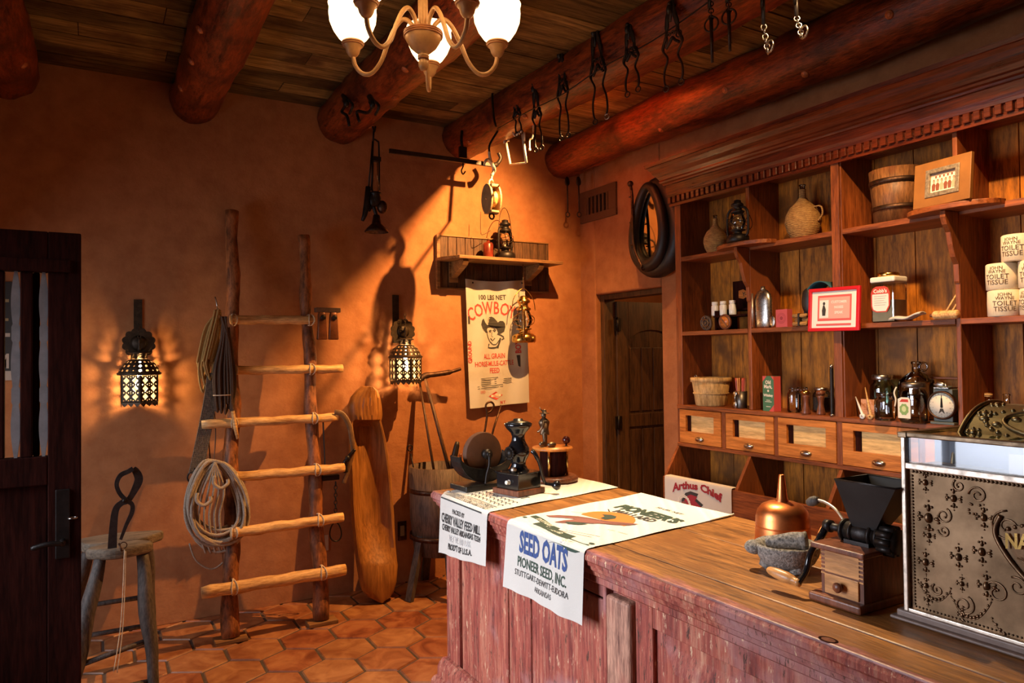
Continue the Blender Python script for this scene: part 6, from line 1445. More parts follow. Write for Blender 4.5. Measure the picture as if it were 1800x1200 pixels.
# ------------------------------------------------------------------ pierced metal sconces
def quat(s, lobes=True, n=16): return [(s*(.62+.38*abs(math.cos(2*a)))*math.cos(a), s*(.62+.38*abs(math.cos(2*a)))*math.sin(a)) for a in [2*PI*(k+.5)/n for k in range(n)]]
def square(w, h, n=16):
    out = []
    for k in range(n): a = 2*PI*(k+.5)/n; c_, s_ = math.cos(a), math.sin(a); m_ = max(abs(c_)/(w/2), abs(s_)/(h/2)); out.append((c_/m_, s_/m_))
    return out
def sconce(c, lab, power):
    """c: centre of the lantern body bottom"""
    t = thing('pierced_wall_sconce', lab, 'wall lamp', c, 0, 'pierced metal sconces'); M = Matrix.Translation(c); Rr, h = .104, .155
    b = MB(M)
    for k in range(6):
        a0 = PI/6+k*PI/3; p0 = Vector((Rr*math.cos(a0), Rr*math.sin(a0), 0)); p1 = Vector((Rr*math.cos(a0+PI/3), Rr*math.sin(a0+PI/3), 0)); ex = (p1-p0).normalized(); ez = Vector((0, 0, 1)); w = (p1-p0).length
        def cell(x, z, cw, ch, hs, q):
            T = FR(p0+ex*x+ez*z, ex, ez); o_ = square(cw, ch); i_ = quat(hs) if q else [(hs*math.cos(2*PI*(j+.5)/16), hs*math.sin(2*PI*(j+.5)/16)) for j in range(16)]
            b.ring(o_, i_, .002, T)
        rows_ = [.012, .032, .012, .032, .012, .032, .012]; z = (h-sum(rows_))/2
        for rh in rows_:
            if rh > .02:
                for j in range(2): cell(w*(.27+.46*j), z+rh/2, w*.46, rh, .0155, True)
                for xx in (w*.02, w*.98): b.box((-w*.02, 0, -rh/2), (w*.02, .002, rh/2), FR(p0+ex*xx+ez*(z+rh/2), ex, ez.cross(ex)*1.0) if 0 else FR(p0+ex*xx+ez*(z+rh/2), ex, ex.cross(ez)*-1))
            else:
                for j in range(4): cell(w*(.5+j)/4, z+rh/2, w/4, rh, .0032, False)
            z += rh
        b.bar(p0, p0+ez*h, .006, .006)
        b.lathe([(0, .0), (Rr*.98, .0), (Rr*.98, .002), (0, .002)], 6, T=TR(0, 0, 0, 0, 0, PI/6))
    # scalloped skirt under each side
        T = FR(p0, ex, ez); pts = [(0, 0)]
        for j in range(3): pts += [(w*(j+.25)/3, -.016), (w*(j+.5)/3, -.024), (w*(j+.75)/3, -.016), (w*(j+1)/3, -.004)]
        pts.append((w, 0)); b.prism(pts[::-1], .0015, T)
    b.build('pierced_body', M_SCONCE, t)
    b = MB(M); z = h
    prof_ = [(Rr*1.06, h-.004), (Rr*1.10, h+.006), (Rr*1.04, h+.012)]
    b.lathe(prof_, 30, cap=False); rows2 = [(Rr*1.02, h+.010), (Rr*.93, h+.035), (Rr*.78, h+.060), (Rr*.55, h+.078), (Rr*.40, h+.085)]
    for (r0, z0), (r1, z1) in zip(rows2, rows2[1:]):
        n = 18
        for k in range(n):
            a0, a1 = 2*PI*k/n, 2*PI*(k+1)/n; p00, p10, p01, p11 = [Vector((r_*math.cos(a), r_*math.sin(a), z_)) for r_, a, z_ in ((r0, a0, z0), (r0, a1, z0), (r1, a0, z1), (r1, a1, z1))]
            if r1 > Rr*.5:
                o_ = square(1, 1, 12); hs = .24 if k % 3 else .13; mp = lambda x, y: p00*(1-x)*(1-y)+p10*x*(1-y)+p01*(1-x)*y+p11*x*y
                O = [mp(x+.5, y+.5) for x, y in o_]; I = [mp(.5+hs*math.cos(2*PI*(j+.5)/12), .5+hs*math.sin(2*PI*(j+.5)/12)) for j in range(12)]
                b.add(O+I, [(j, (j+1) % 12, 12+(j+1) % 12, 12+j) for j in range(12)], False)
            else: b.add([p00, p10, p11, p01], [(0, 1, 2, 3)], False)
    b.build('dome', M_SCONCE, t)
    b = MB(M); b.lathe([(Rr*.42, h+.083), (Rr*.40, h+.115), (Rr*.62, h+.118), (Rr*.60, h+.124), (0, h+.128)], 6); b.build('collar', M_SCONCE, t)
    b = MB(M @ TR(0, .045, h+.175)); pts = []
    for k in range(72): a = 2*PI*k/72; pts.append(((.078+.010*abs(math.sin(a*6)))*math.cos(a), (.078+.010*abs(math.sin(a*6)))*math.sin(a)))
    b.prism(pts, .006, FR((0, 0, 0), (1, 0, 0), (0, 0, 1))); b.lathe([(0, .02), (.03, .016), (.045, .006)], 24, T=TR(0, 0, 0, R(90), 0, 0)); b.build('rosette', M_SCONCE, t)
    wy = YB-c[1]
    b = MB(M); b.box((-.022, wy-.012, h+.10), (.022, wy-.001, h+.43)); b.tube(spline([(0, wy-.01, h+.17), (0, .05, h+.16), (0, 0, h+.20), (0, 0, h+.13)], 5), .006, 7)
    for k in range(9): b.torus((0, 0, 0), .008, .002, TR(.0, .0+wy*.0, h+.14+k*.018, R(90), 0, (k % 2)*R(90)), 10, 5)
    b.build('wall_arm', M_SCONCE, t)
    b = MB(M); b.lathe([(.078, .012), (.080, h-.008)], 24, cap=False); b.build('glass_liner', M_LINER, t)
    b = MB(M); b.ball((0, 0, h*.62), .022, .022, .028); b.lathe([(.012, h*.62), (.012, h+.08)], 10); b.build('bulb', M_BULB, t)
    l = bpy.data.lights.new('sconce_light', 'POINT'); l.energy = power; l.color = (1, .60, .25); l.shadow_soft_size = .03; o = bpy.data.objects.new('sconce_light', l); COL.objects.link(o); o.location = Vector(c)+Vector((0, -.03, h*.62)); o.parent = None
    return t
c = P(245, 706, 'y', 4.60); sconce((c.x, 4.60, c.z), 'lit pierced metal wall sconce near the door leaf', 50)
c = P(713, 669, 'y', 4.56); sconce((c.x, 4.56, c.z), 'lit pierced metal wall sconce above the trough and tools', 60)

# ------------------------------------------------------------------ electric plates, vent, collar mirror, sign
a, c = P(699, 917, 'y', YB-.006), P(715, 948, 'y', YB-.006); t = thing('outlet_plate', 'dark wall plate with a pale outlet low beside the tub', 'outlet', a)
b = MB(); b.box((a.x, YB-.007, c.z), (c.x, YB-.0005, a.z)); b.build('plate', M_IRON2, t, bevel=.002); b = MB(); b.box((a.x+.018, YB-.010, c.z+.03), (c.x-.018, YB-.006, a.z-.03)); b.build('socket', plain('beige plastic', (.35, .27, .17), .4), t)
a, c = P(568, 941, 'y', YB-.006), P(578, 967, 'y', YB-.006); b = MB(); b.box((a.x, YB-.007, c.z), (c.x, YB-.0005, a.z)); tag(b.build('blank_wall_plate', plain('plaster coloured plate', (.48, .36, .26), .5), bevel=.003), 'small pale wall plate behind the right ladder post', 'wall plate')
ya, yb, za, zb = 4.715, 4.26, 2.585, 2.83; t = thing('air_vent', 'square wooden air vent with five slots high on the right wall', 'vent', (XR, (ya+yb)/2, za)); b = MB()
b.box((XR-.018, yb, za), (XR-.001, ya, za+.055)); b.box((XR-.018, yb, zb-.055), (XR-.001, ya, zb)); b.box((XR-.018, yb, za+.055), (XR-.001, yb+.09, zb-.055)); b.box((XR-.018, ya-.09, za+.055), (XR-.001, ya, zb-.055))
for k in range(6): y = yb+.09+k*(ya-yb-.18)/5.6; b.box((XR-.014, y+.012, za+.05), (XR-.002, y+.034, zb-.05))
b.build('louvre', plain('tan vent paint', (.11, .05, .02), .6), t, bevel=.002); b = MB(); b.box((XR-.003, yb+.08, za+.05), (XR-.001, ya-.08, zb-.05)); b.build('dark_opening', M_IRON, t)
# horse collar mirror
cm = P(1146, 397, 'x', 3.27); t = thing('horse_collar_mirror', 'black leather horse collar framing an oval mirror on the right wall', 'mirror', (3.27, cm.y, cm.z-.3))
def tear(sy, sz, x, n=40):
    out = []
    for k in range(n): a = 2*PI*k/n; w = math.sin(a)*(1-.30*math.cos(a)); out.append(Vector((x, cm.y+sy*w, cm.z+sz*math.cos(a)*1.0)))
    return out
b = MB(); pts = tear(.145, .265, 3.24); b.tube(pts, [.030+.016*(1-math.cos(2*PI*k/40))/2 for k in range(40)], 12, closed=True); b.build('inner_roll', M_LEATH, t)
b = MB(); pts = tear(.175, .285, 3.305); b.tube([p+Vector((0, -.03*(.5-.5*math.cos(4*PI*k/40) if 0 else 1)*(.5+.5*math.sin(PI+2*PI*k/40)), 0)) for k, p in enumerate(pts)], [.045+.022*(1-math.cos(2*PI*k/40))/2 for k in range(40)], 14, closed=True); b.build('outer_pad', M_LEATH, t)
b = MB(); pts = tear(.115, .235, 3.262); b.add(pts+[Vector((3.262, cm.y, cm.z))], [((k+1) % 40, k, 40) for k in range(40)], False); b.build('mirror_glass', M_MIRROR, t, solid=.004)
b = MB(); pts = tear(.118, .238, 3.255); b.tube(pts, .007, 6, closed=True); b.build('mirror_rim', M_LADH, t)
b = MB(); hp = [P(1108, 323, 'x', 3.20), P(1111, 345, 'x', 3.20), P(1112, 390, 'x', 3.19), P(1114, 430, 'x', 3.19), P(1122, 455, 'x', 3.2), P(1130, 470, 'x', 3.2)]; b.tube(spline(hp, 6), .010, 8); b.ball(hp[0], .021); b.torus((0, 0, 0), .016, .005, Matrix.Translation(hp[-1]) @ Matrix.Rotation(PI/2, 4, 'X'), 16, 6)
for k in (1, 2, 3): p = hp[k]; b.tube([p, p+Vector((0, .03, 0))], .005, 6)
b.build('iron_hame', M_IRON2, t)
b = MB(); b.box(P(1148, 362, 'x', 3.27)-Vector((.0, .0, .0)), P(1152, 372, 'x', 3.275)); b.build('mirror_clip', M_BRASS, t) if 0 else None
# sign seen between the spindles of the open door
a = P(20, 515, 'y', YB-.012); c = P(20, 668, 'y', YB-.012); t = thing('painted_sign', 'dark sign with pale lettering glimpsed through the door spindles', 'sign', (a.x-.3, YB, c.z)); b = MB(); b.m(plain('sign black', (.02, .018, .015), .6)); b.box((a.x-.6, YB-.018, c.z), (a.x+.012, YB-.001, a.z+.06)); b.m(M_SIGNW); b.box((a.x-.6, YB-.020, c.z), (a.x+.012, YB-.017, c.z+.05))
hs = a.z-c.z
b.m(M_SIGNY); b.text('NT', .14, lambda x, y: (a.x-.01+x, YB-.0195, a.z-hs*.28+y), .8, 'RIGHT', bold=.002); b.text('UT', .12, lambda x, y: (a.x-.012+x, YB-.0195, a.z-hs*.47+y), .8, 'RIGHT', bold=.002)
b.m(M_SIGNW); b.text('AT', .16, lambda x, y: (a.x-.005+x, YB-.0195, a.z-hs*.70+y), .8, 'RIGHT', bold=.003); b.text('M', .11, lambda x, y: (a.x-.005+x, YB-.0195, a.z-hs*.86+y), .8, 'RIGHT', bold=.002); b.build('board', None, t)

# ------------------------------------------------------------------ stool with ice tongs
sc = Vector((.085, 3.93, .655)); t = thing('rustic_stool', 'old weathered wooden stool with a cracked slab seat and thick splayed legs', 'stool', (sc.x, sc.y, 0))
b = MB(); pts = []
n = 40
for k in range(n): a = 2*PI*k/n; rr = .165*(1+.06*math.sin(a*3+1)+.05*math.sin(a*5)); pts.append((sc.x+.02+rr*1.12*math.cos(a), sc.y+.07+rr*.62*math.sin(a)))
b.prism(pts, .045, TR(0, 0, sc.z)); b.build('seat', M_SEATW, t, bevel=.012, seg=3)
b = MB(); pts = []
for k in range(n): a = 2*PI*k/n; rr = .115*(1+.05*math.sin(a*4+2)); pts.append((sc.x+.025+rr*1.15*math.cos(a), sc.y-.075+rr*.72*math.sin(a)))
b.prism(pts, .05, TR(0, 0, sc.z-.012)); b.build('front_block', M_SEATW, t, bevel=.016, seg=3)
legs = [((sc.x-.055, sc.y-.10), (-.105, 3.66)), ((sc.x+.115, sc.y-.08), (.245, 3.66)), ((sc.x-.10, sc.y+.10), (-.17, 4.22)), ((sc.x+.14, sc.y+.09), (.262, 4.22))]
LG = []
for (a, c), (d_, e_) in legs:
    p = Vector((a, c, sc.z+.005)); q_ = Vector((d_, e_, 0)); LG.append((p, q_)); b = MB(); b.tube([p.lerp(q_, k/12)+Vector((.004*math.sin(k), 0, 0)) for k in range(13)], [.024+.010*math.sin(PI*min(1, k/9)) for k in range(13)], 12, jit=.2); b.build('leg', M_GREYW, t)
def lp(i, z): p, q_ = LG[i]; return p.lerp(q_, 1-z/p.z)
for i, j, z, z2 in ((0, 1, .22, .27), (1, 3, .30, .30), (2, 3, .36, .36), (0, 2, .35, .35), (2, 3, .20, .20), (0, 1, .10, .10)):
    b = MB(); b.tube([lp(i, z), lp(j, z2)], .012, 9); b.build('stretcher', M_GREYW, t)
y0 = 3.80
t = thing('ice_tongs', 'flat black iron tongs with curved jaws standing on the stool', 'tongs', (P(200, 968, 'y', y0).x, y0, sc.z+.045)); b = MB()
def strip(pts, ws, th, y):
    vs = []; n = len(pts)
    for i in range(n):
        a_ = Vector(pts[max(i-1, 0)]); c_ = Vector(pts[min(i+1, n-1)]); d_ = (c_-a_).normalized(); nn_ = Vector((-d_.y, d_.x))*ws[i]/2; p = Vector(pts[i])
        for q_ in (p+nn_, p-nn_):
            for yy in (y-th/2, y+th/2): w3 = P(q_.x, q_.y, 'y', y); vs.append((w3.x, yy, w3.z))
    fs = []
    for i in range(n-1): k = 4*i; fs += [(k, k+2, k+6, k+4), (k+1, k+5, k+7, k+3), (k, k+4, k+5, k+1), (k+2, k+3, k+7, k+6)]
    fs += [(0, 1, 3, 2), (4*n-4, 4*n-2, 4*n-1, 4*n-3)]; return b.add(vs, fs, False)
def sp2(pts, k=5): return [(p.x, p.y) for p in spline([(x, y, 0) for x, y in pts], k)]
q1 = sp2([(197, 972), (199, 930), (203, 897), (213, 884), (226, 878), (238, 858), (244, 842), (240, 830), (234, 823)]); strip(q1, [17-7*min(1, i/14)+(5*math.sin(PI*max(0, (i-22))/18) if i > 22 else 0) for i in range(len(q1))], .008, y0)
b.build('long_arm', M_TONG, t); b = MB()
q1 = sp2([(212, 948), (222, 922), (232, 900), (232, 886), (222, 879), (210, 866), (205, 850), (212, 835), (226, 828), (234, 823)]); strip(q1, [5+3*min(1, i/10) for i in range(len(q1))], .008, y0-.009); b.build('short_arm', M_TONG, t)
b = MB(); c = P(219, 880, 'y', y0-.015); b.ball(c, .010, .008, .010); b.build('pivot', M_IRON, t)
b = MB(); b.torus((0, 0, 0), .014, .0022, Matrix.Translation(P(217, 958, 'y', y0-.02)) @ Matrix.Rotation(PI/2, 4, 'X'), 14, 5); b.tube([P(209, 955, 'y', y0-.02), P(214, 968, 'y', y0-.05)], .005, 6); tag(b.build('wire_loop', M_IRON2), 'small rusty wire loop at the foot of the tongs on the stool', 'wire')
b = MB(); b.tube(spline([P(219, 966, 'y', 3.735), P(213, 1090, 'y', 3.70), P(200, 1180, 'y', 3.66)], 6), .002, 5); b.tube(spline([P(221, 968, 'y', 3.735), P(217, 1090, 'y', 3.70), P(206, 1182, 'y', 3.66)], 6), .002, 5); tag(b.build('string_loop', M_PAPERT), 'thin pale cord looped from the stool seat to its stretcher', 'cord')
# ------------------------------------------------------------------ chandelier
cc = Vector((P(744, 75, 'y', 2.22).x, 2.22, 0)); zb = 2.552
t = thing('chandelier', 'five arm turned wood chandelier with glowing white glass bell shades', 'chandelier', (cc.x, cc.y, zb)); M = Matrix.Translation((cc.x, cc.y, zb))
b = MB(M); b.lathe([(.0, -.055), (.010, -.052), (.016, -.040), (.017, -.026), (.012, -.016), (.016, -.012), (.019, -.008), (.018, -.002), (.014, .0), (.026, .008), (.044, .024), (.056, .044), (.062, .060), (.060, .066), (.050, .068), (.030, .070), (0, .071)], 32); b.build('turned_bowl', M_GOLD, t)
b = MB(M); 
for z, r_ in ((.0595, .062), (.066, .0625), (.072, .062)): b.torus((0, 0, z), r_, .0032, None, 36, 8)
b.torus((0, 0, -.014), .0165, .0025, None, 24, 6); b.build('bowl_rings', M_GOLD2, t)
b = MB(M); b.lathe([(.018, .068), (.0165, .10), (.0165, .30), (.022, .32), (.016, .345), (.016, .40)], 20); b.build('column', M_GOLD, t)
b = MB(M)
for k in range(12): b.torus((0, 0, 0), .010, .0025, TR(0, 0, .41+k*.0168, R(90), 0, (k % 2)*R(90)), 12, 6)
b.lathe([(.05, ZC-zb-.012), (.055, ZC-zb-.002), (0, ZC-zb-.001)], 24); b.build('chain_and_canopy', M_GOLD, t)
base = math.atan2(cc.y, cc.x)-R(5)
for k in range(5):
    a = base+k*2*PI/5; T = M @ Matrix.Rotation(a, 4, 'Z')
    b = MB(T); b.tube(spline([(.030, 0, .066), (.040, 0, .105), (.070, 0, .128), (.100, 0, .105), (.130, 0, .050), (.155, 0, -.005), (.190, 0, -.040), (.225, 0, -.036), (.252, 0, -.005), (.260, 0, .030)], 7), .0075, 10); b.build('arm', M_GOLD, t)
    b = MB(T @ TR(.260, 0, .028)); b.lathe([(.007, -.006), (.016, .002), (.022, .012), (.026, .026), (.034, .036), (.0375, .042), (.037, .048), (.030, .050), (0, .050)], 26); b.build('shade_cup', M_GOLD, t)
    b = MB(T @ TR(.260, 0, .028)); b.torus((0, 0, .043), .0365, .0026, None, 30, 7); b.torus((0, 0, .0365), .034, .0022, None, 30, 7); b.build('cup_rings', M_GOLD2, t)
    b = MB(T @ TR(.260, 0, .028)); b.lathe([(.030, .046), (.048, .062), (.066, .088), (.078, .118), (.081, .145), (.079, .165), (.083, .178), (.080, .178), (.076, .165), (.078, .145), (.075, .12), (.062, .092), (.044, .066), (.028, .050)], 32, cap=False); b.build('glass_shade', M_SHADE, t)

# ------------------------------------------------------------------ horse bits and hooks hung along the beams
bits = 'horse bits and chains hung along the log beam'
def chain(b, p, q, n, r=.008):
    p = Vector(p); q = Vector(q); d = (q-p); L = d.length/n; up = d.normalized(); o = up.orthogonal().normalized()
    for k in range(n):
        c = p+d*((k+.5)/n); s_ = o if k % 2 else up.cross(o); F = FR(c, up, s_); b.torus((0, 0, 0), r, r*.27, F @ Matrix.Scale(max(1, L*.62/r), 4, (1, 0, 0)), 12, 5)
def bit(pxt, pyt, pxb, pyb, lab, style, x=2.225, spread=.05, ring=False, mat=None):
    mat = mat or M_IRON; spread *= .8
    top = P(pxt, pyt, 'x', x); bot = P(pxb, pyb, 'x', x); h = top.z-bot.z; y0 = (top.y+bot.y)/2
    t = thing('horse_bit', lab, 'horse bit', (x, y0, bot.z), 0, bits)
    def q(dy, dz, dx=0): return Vector((x+dx, top.y+(bot.y-top.y)*(-dz/h)+dy, top.z+dz))
    if style != 'rod' and style != 'chain':
        b = MB()
        for s_ in (-1, 1): b.tube(spline([q(s_*.004, .02, .004), q(s_*spread*.45, -h*.10, -.004), q(s_*spread*.75, -h*.26, 0), q(s_*spread*.85, -h*.36)], 4), [.010]*5+[.013]*4+[.009]*4, 7, flat=.55)
        b.ball(q(.006, -h*.06, -.006), .016, .014, .022); b.build('cheek_strap', M_LEATH, t)
    b = MB(); b.cyl(q(0, 0, .03), q(0, .002, -.012), .006, n=8); b.ball(q(0, .002, -.012), .009); b.tube([q(-.004, 0, -.008), q(.004, -h*.22, -.006)], .009, 7, flat=.5); b.build('hanging_nail', mat, t)
    if style == 'rod':
        b = MB(); chain(b, q(0, -.01), q(0, -h*.38), 7, .010); b.torus((0, 0, 0), .03, .004, Matrix.Translation(q(0, -h*.45)) @ TR(0, 0, 0, 0, R(90), R(20)), 20, 6); b.tube([q(0, -h*.36), q(0, -h)], [.008, .006], 8); b.build('rod_and_ring', M_RUSTB, t); return
    if style == 'chain':
        b = MB(); b.tube([q(0, 0), q(.01, -h*.5)], .010, 7, flat=.5); b.build('strap', M_LEATH, t)
        b = MB(); chain(b, q(.01, -h*.5), q(.0, -h), 6, .010); b.torus((0, 0, 0), .022, .004, Matrix.Translation(q(-.01, -h*.9)) @ TR(0, 0, 0, R(15), R(90), 0), 18, 6); b.build('bright_chain', M_STEEL, t); return
    for i, s_ in enumerate((-1, 1)):
        b = MB(); e = s_*spread; wv = .018
        b.tube(spline([q(s_*.006, -h*.10), q(e*.7, -h*.24), q(e*.9, -h*.38), q(e*1.0+wv*s_, -h*.52), q(e*.75, -h*.66), q(e*1.25, -h*.80), q(e*1.35, -h*.93), q(e*1.1, -h)], 5), [.0045]*8+[.0072]*8+[.005]*20, 8)
        b.torus((0, 0, 0), .014, .0035, Matrix.Translation(q(e*.95, -h*.42)) @ TR(0, 0, 0, R(10*s_), R(90), 0), 16, 6)
        b.build('cheek_shank', mat, t)
        b = MB(); b.torus((0, 0, 0), .013, .0032, Matrix.Translation(q(e*1.1, -h*1.03)) @ TR(0, 0, 0, 0, R(90), R(20)), 14, 6); b.build('rein_ring', M_STEEL if (ring and s_ < 0) else mat, t)
    b = MB(); b.tube(spline([q(-spread*.95, -h*.52), q(-spread*.4, -h*.47), q(0, -h*.42), q(spread*.4, -h*.47), q(spread*.95, -h*.52)], 5), .007, 8); chain(b, q(-spread*.9, -h*.36), q(spread*.9, -h*.36), 6, .008) if style == 'curb' else None; b.build('mouth_bar', mat, t)
bit(905, 172, 912, 232, 'small dark bit nearest the wall, above the pale buckle frame', 's', spread=.03)
bit(940, 150, 947, 258, 'dark bit with thin chain second from the wall', 's', spread=.035)
bit(986, 88, 992, 236, 'long dark bit with paired shanks third from the wall', 'curb', spread=.04)
bit(1046, 48, 1056, 205, 'large bit with a bright ring at its left shank tip, fourth from the wall', 'curb', spread=.055, ring=True)
bit(1106, 45, 1112, 158, 'bit with a chain and ring fifth from the wall', 'curb', spread=.045)
bit(1180, 8, 1184, 146, 'rusty bit with wide curling shanks sixth from the wall', 'curb', spread=.055, mat=M_RUSTB)
bit(1249, -12, 1252, 110, 'long straight rod with rings seventh from the wall', 'rod')
bit(1280, -20, 1283, 90, 'long straight rod with rings eighth from the wall', 'rod')
bit(1341, -10, 1350, 94, 'dark strap ending in a bright chain near the top edge', 'chain', x=2.23)
bit(1398, -10, 1410, 66, 'thin strap ending in a bright chain, last before the cornice side', 'chain', x=2.3)
# long wire along the beam
b = MB(); b.tube(spline([P(875, 226, 'x', 2.165), P(930, 195, 'x', 2.16), P(985, 168, 'x', 2.165), P(1060, 118, 'x', 2.22), P(1150, 70, 'x', 2.235), P(1250, 0, 'x', 2.24)], 8), .003, 6); tag(b.build('beam_wire', M_IRON), 'thin dark wire running along the face of the bit hung beam', 'wire')
for (a, c, lab) in (((866, 162), (871, 236), 'plain iron hook on the beam above the pulley'), ((812, 226), (813, 262), 'iron hook holding the long steelyard bar')):
    b = MB(); xx = 2.20 if a[0] > 850 else None
    if xx: b.tube(spline([P(*a, 'x', 2.19)+Vector((.05, 0, 0)), P(*a, 'x', 2.175), P(868, 205, 'x', 2.17), P(872, 222, 'x', 2.17)], 5), .007, 7)
    else: b.tube(spline([P(812, 230, 'y', 4.45), P(811, 245, 'y', 4.44), P(813, 262, 'y', 4.44), P(814, 276, 'y', 4.44)], 5), .010, 8); b.box(P(806, 258, 'y', 4.45), P(821, 278, 'y', 4.43))
    tag(b.build('beam_hook', M_IRON), lab, 'hook')
# steelyard bar
t = thing('steelyard_bar', 'long dark iron balance bar hanging level from the beam end', 'balance', P(780, 278, 'y', 4.44)); y = 4.44
b = MB(); a_, c_ = P(684, 265, 'y', y), P(868, 290, 'y', y); b.bar(a_, c_.lerp(a_, .02), .016, .030); b.build('beam', M_BARI, t, bevel=.003)
b = MB(); b.tube(spline([c_, P(874, 288, 'y', y), P(880, 278, 'y', y), P(876, 268, 'y', y)], 5), [.018]*5+[.014]*11, 8); b.build('curled_end', M_BARI, t)
b = MB(); b.tube(spline([P(813, 280, 'y', y), P(814, 292, 'y', y), P(811, 300, 'y', y), P(814, 306, 'y', y), P(818, 301, 'y', y)], 5), .005, 7); b.build('weight_hook', M_IRON, t)
# pulley block
pc = Vector((2.225, 4.06, 0)); q_ = P(864, 350, 'x', 2.225); y = q_.y; t = thing('pulley_block', 'pale wooden pulley block hanging on an iron hook in front of the wall shelf', 'pulley', (2.225, y, P(864, 380, 'x', 2.225).z))
T0 = Matrix.Translation(q_) @ Matrix.Rotation(R(5), 4, 'Z')
def oval(w, h, n=28): return [(w*math.cos(2*PI*k/n), h*(math.sin(2*PI*k/n))*(1.0)) for k in range(n)]
for s_ in (-1, 1): b = MB(T0 @ FR((s_*.034-.007, 0, 0), (0, 1, 0), (0, 0, 1))); b.prism(oval(.062, .098), .016); b.build('cheek', M_PULL, t, bevel=.005, seg=3)
b = MB(T0); b.box((-.03, -.05, .072), (.03, .05, .090)); b.box((-.03, -.045, -.092), (.03, .045, -.078)); b.build('spacer', M_PULL, t, bevel=.003)
b = MB(T0 @ FR((-.014, 0, 0), (0, 1, 0), (0, 0, 1))); b.lathe([(.010, 0), (.055, 0), (.047, .014), (.055, .028), (.010, .028)], 28); b.cyl((0, 0, -.03), (0, 0, .06), .008, n=10); b.build('sheave', M_LADH, t)
b = MB(T0); b.tube(spline([(-.015, 0, .09), (-.018, 0, .11), (0, 0, .128), (.018, 0, .11), (.015, 0, .09)], 5), .006, 8); b.tube(spline([(0, 0, .12), (.004, 0, .15), (.018, 0, .175), (.022, 0, .20), (.004, 0, .235), (-.010, 0, .27), (-.014, 0, .305)], 6), [.007]*7+[.012]*18+[.009]*12, 9); b.tube(spline([(.004, 0, .232), (-.025, 0, .252), (-.045, 0, .235), (-.052, 0, .205)], 6), [.011]*7+[.009]*6+[.005]*6, 9); b.build('iron_hook', M_PALEI, t)
b = MB(T0); b.tube(spline([(-.012, 0, .30), (-.014, 0, .33), (-.0, .0, .37), (.06, 0, .46)], 5), .007, 7); b.torus((0, 0, -.11), .018, .006, TR(0, 0, 0, R(0), 0, 0) if 0 else Matrix.Translation((0, 0, -.11)) @ Matrix.Rotation(PI/2, 4, 'X') @ Matrix.Translation((0, 0, .11)), 16, 7); b.build('shackle', M_IRON, t)
# pale buckle frame and small hook
q_ = P(911, 236, 'x', 2.40); Fx = 2.40; t = thing('buckle_frame', 'brightly lit pale metal rectangular stirrup frame hanging from the beam', 'stirrup', P(911, 290, 'x', Fx))
c1, c2, c3, c4 = P(889, 248, 'x', Fx), P(897, 289, 'x', Fx-.0), P(925, 286, 'x', Fx-.1), P(918, 232, 'x', Fx-.1)
b = MB(); b.tube([c1, c2], .0085, 9); b.tube([c3, c4], .0085, 9); b.tube([c2, c3], .005, 8); b.build('side_bars', M_PALEI, t)
b = MB(); b.tube(spline([c1+Vector((0, .02, -.01)), c1+Vector((0, .01, .02)), c1+Vector((0, -.03, .02)), c1+Vector((0, -.035, -.01))], 5), .007, 8); b.torus((0, 0, 0), .022, .006, Matrix.Translation(P(922, 240, 'x', Fx-.1)) @ Matrix.Rotation(R(60), 4, 'Z') @ Matrix.Rotation(PI/2, 4, 'X'), 20, 8); b.tube(spline([c4+Vector((0, 0, .01)), c4+Vector((-.02, .05, -.012)), c4+Vector((-.02, .08, .015))], 5), .006, 7); b.build('end_loops', M_PALEI, t)
b = MB(); b.tube([P(905, 232, 'x', Fx), P(912, 205, 'x', Fx-.03)], .008, 7); b.tube([c1, P(905, 232, 'x', Fx), c4], .004, 6); b.build('hanging_strap', M_LEATH, t)
b = MB(); xx = 2.38; b.tube(spline([P(937, 233, 'x', xx), P(935, 243, 'x', xx), P(931, 246, 'x', xx), P(931, 262, 'x', xx)], 5), .005, 7); b.ball(P(931, 263, 'x', xx), .009); b.tube([P(937, 233, 'x', xx), P(938, 205, 'x', xx)], .003, 6); tag(b.build('small_bright_hook', M_PALEI), 'tiny bright hook right of the pale buckle frame', 'hook')
# dark tack on the beam behind the chandelier
for a, c, lab in (((604, 168), (614, 222), 'dark harness iron hanging at the end of the beam behind the chandelier'), ((650, 170), (632, 214), 'dark curb iron hanging nearer the chandelier on the same beam')):
    b = MB(); x = 1.285 if a[0] < 620 else 1.31
    b.tube(spline([P(a[0], a[1], 'x', x), P(a[0]+5, a[1]+14, 'x', x-.01), P(a[0]-3, a[1]+28, 'x', x), P(c[0]-4, c[1]-18, 'x', x), P(*c, 'x', x+.01)], 6), [.016]*8+[.009]*17, 8); b.tube(spline([P(a[0]+3, a[1]+4, 'x', x), P(a[0]+16, a[1]+16, 'x', x), P(a[0]+10, a[1]+32, 'x', x)], 5), .008, 7); b.torus((0, 0, 0), .02, .005, Matrix.Translation(P(a[0]+1, a[1]+6, 'x', x)) @ TR(0, 0, 0, 0, R(90), 0), 16, 6)
    tag(b.build('harness_iron', M_IRON), lab, 'harness iron', 'dark irons on the beam behind the chandelier')
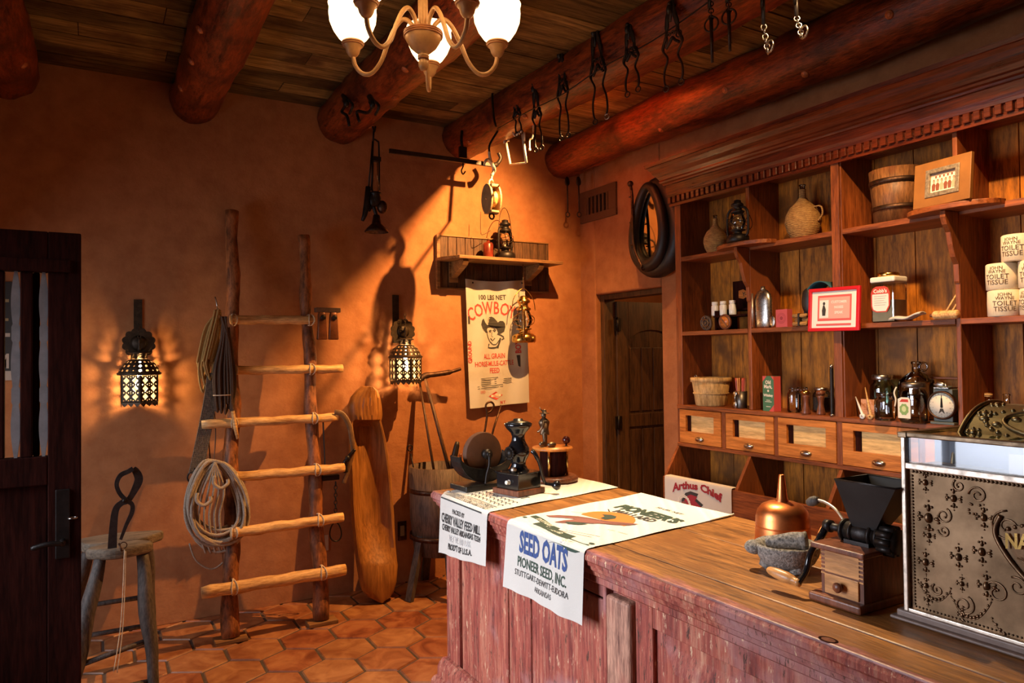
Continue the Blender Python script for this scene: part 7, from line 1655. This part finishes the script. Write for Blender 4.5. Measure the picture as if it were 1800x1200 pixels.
# ring ended rods at the end of the reddish beam
for px, lab in ((997, 'left of two ring ended iron rods under the beam end by the corner'), (1017, 'right of two ring ended iron rods under the beam end by the corner')):
    y = 4.62-(px-997)*.004; t = thing('ring_rod', lab, 'hook', P(px, 383, 'y', y), 0, 'ring ended rods'); b = MB(); b.tube([P(px, 312, 'y', y), P(px+1, 372, 'y', y)], .0065, 8); b.torus((0, 0, 0), .018, .0045, Matrix.Translation(P(px+1, 377, 'y', y)) @ Matrix.Rotation(PI/2, 4, 'X'), 18, 7); b.build('rod', M_RUSTB, t)
    b = MB(); b.ball(P(px, 320, 'y', y), .022, .012, .03); b.torus((0, 0, 0), .028, .006, Matrix.Translation(P(px, 318, 'y', y)) @ TR(0, 0, 0, R(90), 0, R(30)), 18, 7); b.build('swivel', M_IRON, t)
# hanging railway lamp
y = 4.40; t = thing('hanging_lamp', 'dark hanging oil lamp with glass chimney and flared base left of the steelyard', 'lamp', P(660, 408, 'y', y))
def L_(px, py, dy=0): return P(px, py, 'y', y)+Vector((0, dy, 0))
b = MB(); b.tube(spline([L_(655, 222), L_(658, 232), L_(660, 222)], 4), .006, 7); b.tube([L_(657, 230), L_(656, 250)], .006, 7); b.tube(spline([L_(656, 244), L_(663, 248), L_(666, 258), L_(667, 335)], 6), .0055, 7); b.tube([L_(656, 244), L_(653, 335)], .0055, 7); b.tube([L_(655, 248), L_(648, 330)], .005, 7); b.build('hanging_frame', M_IRON, t)
b = MB(); b.box(L_(655, 283, -.02), L_(668, 277, .02)); b.build('chimney_collar', M_IRON, t)
c = L_(660, 340); hh_ = L_(660, 280).z-c.z; b = MB(Matrix.Translation(c)); b.lathe([(.022, 0), (.026, hh_*.25), (.018, hh_*.5), (.016, hh_)], 18, cap=False); b.build('glass_chimney', M_GLASS, t)
b = MB(Matrix.Translation(c)); b.lathe([(0, -.085), (.02, -.08), (.034, -.05), (.036, -.03), (.03, -.01), (.036, -.005), (.034, .008), (0, .01)], 20); b.build('burner', M_IRON, t)
b = MB(); b.ball(L_(672, 364), .034, .034, .042); b.build('oil_font', M_IRON2, t)
b = MB(); b.tube([L_(647, 328), L_(645, 360), L_(641, 378), L_(637, 388)], [.016, .022, .016, .010], 9); b.tube(spline([L_(648, 370), L_(655, 362), L_(662, 380), L_(664, 392)], 5), .012, 8); b.ball(L_(655, 352), .028, .028, .045); b.build('side_arm', M_IRON, t)
c = L_(662, 408); h2 = L_(662, 388).z-c.z; b = MB(Matrix.Translation(c)); b.lathe([(.074, 0), (.076, .003), (.060, h2*.35), (.030, h2*.75), (.020, h2*1.5), (.016, h2*1.5), (.026, h2*.7), (.055, h2*.3), (.070, 0)], 28, cap=False); b.build('flared_base', M_IRON2, t)
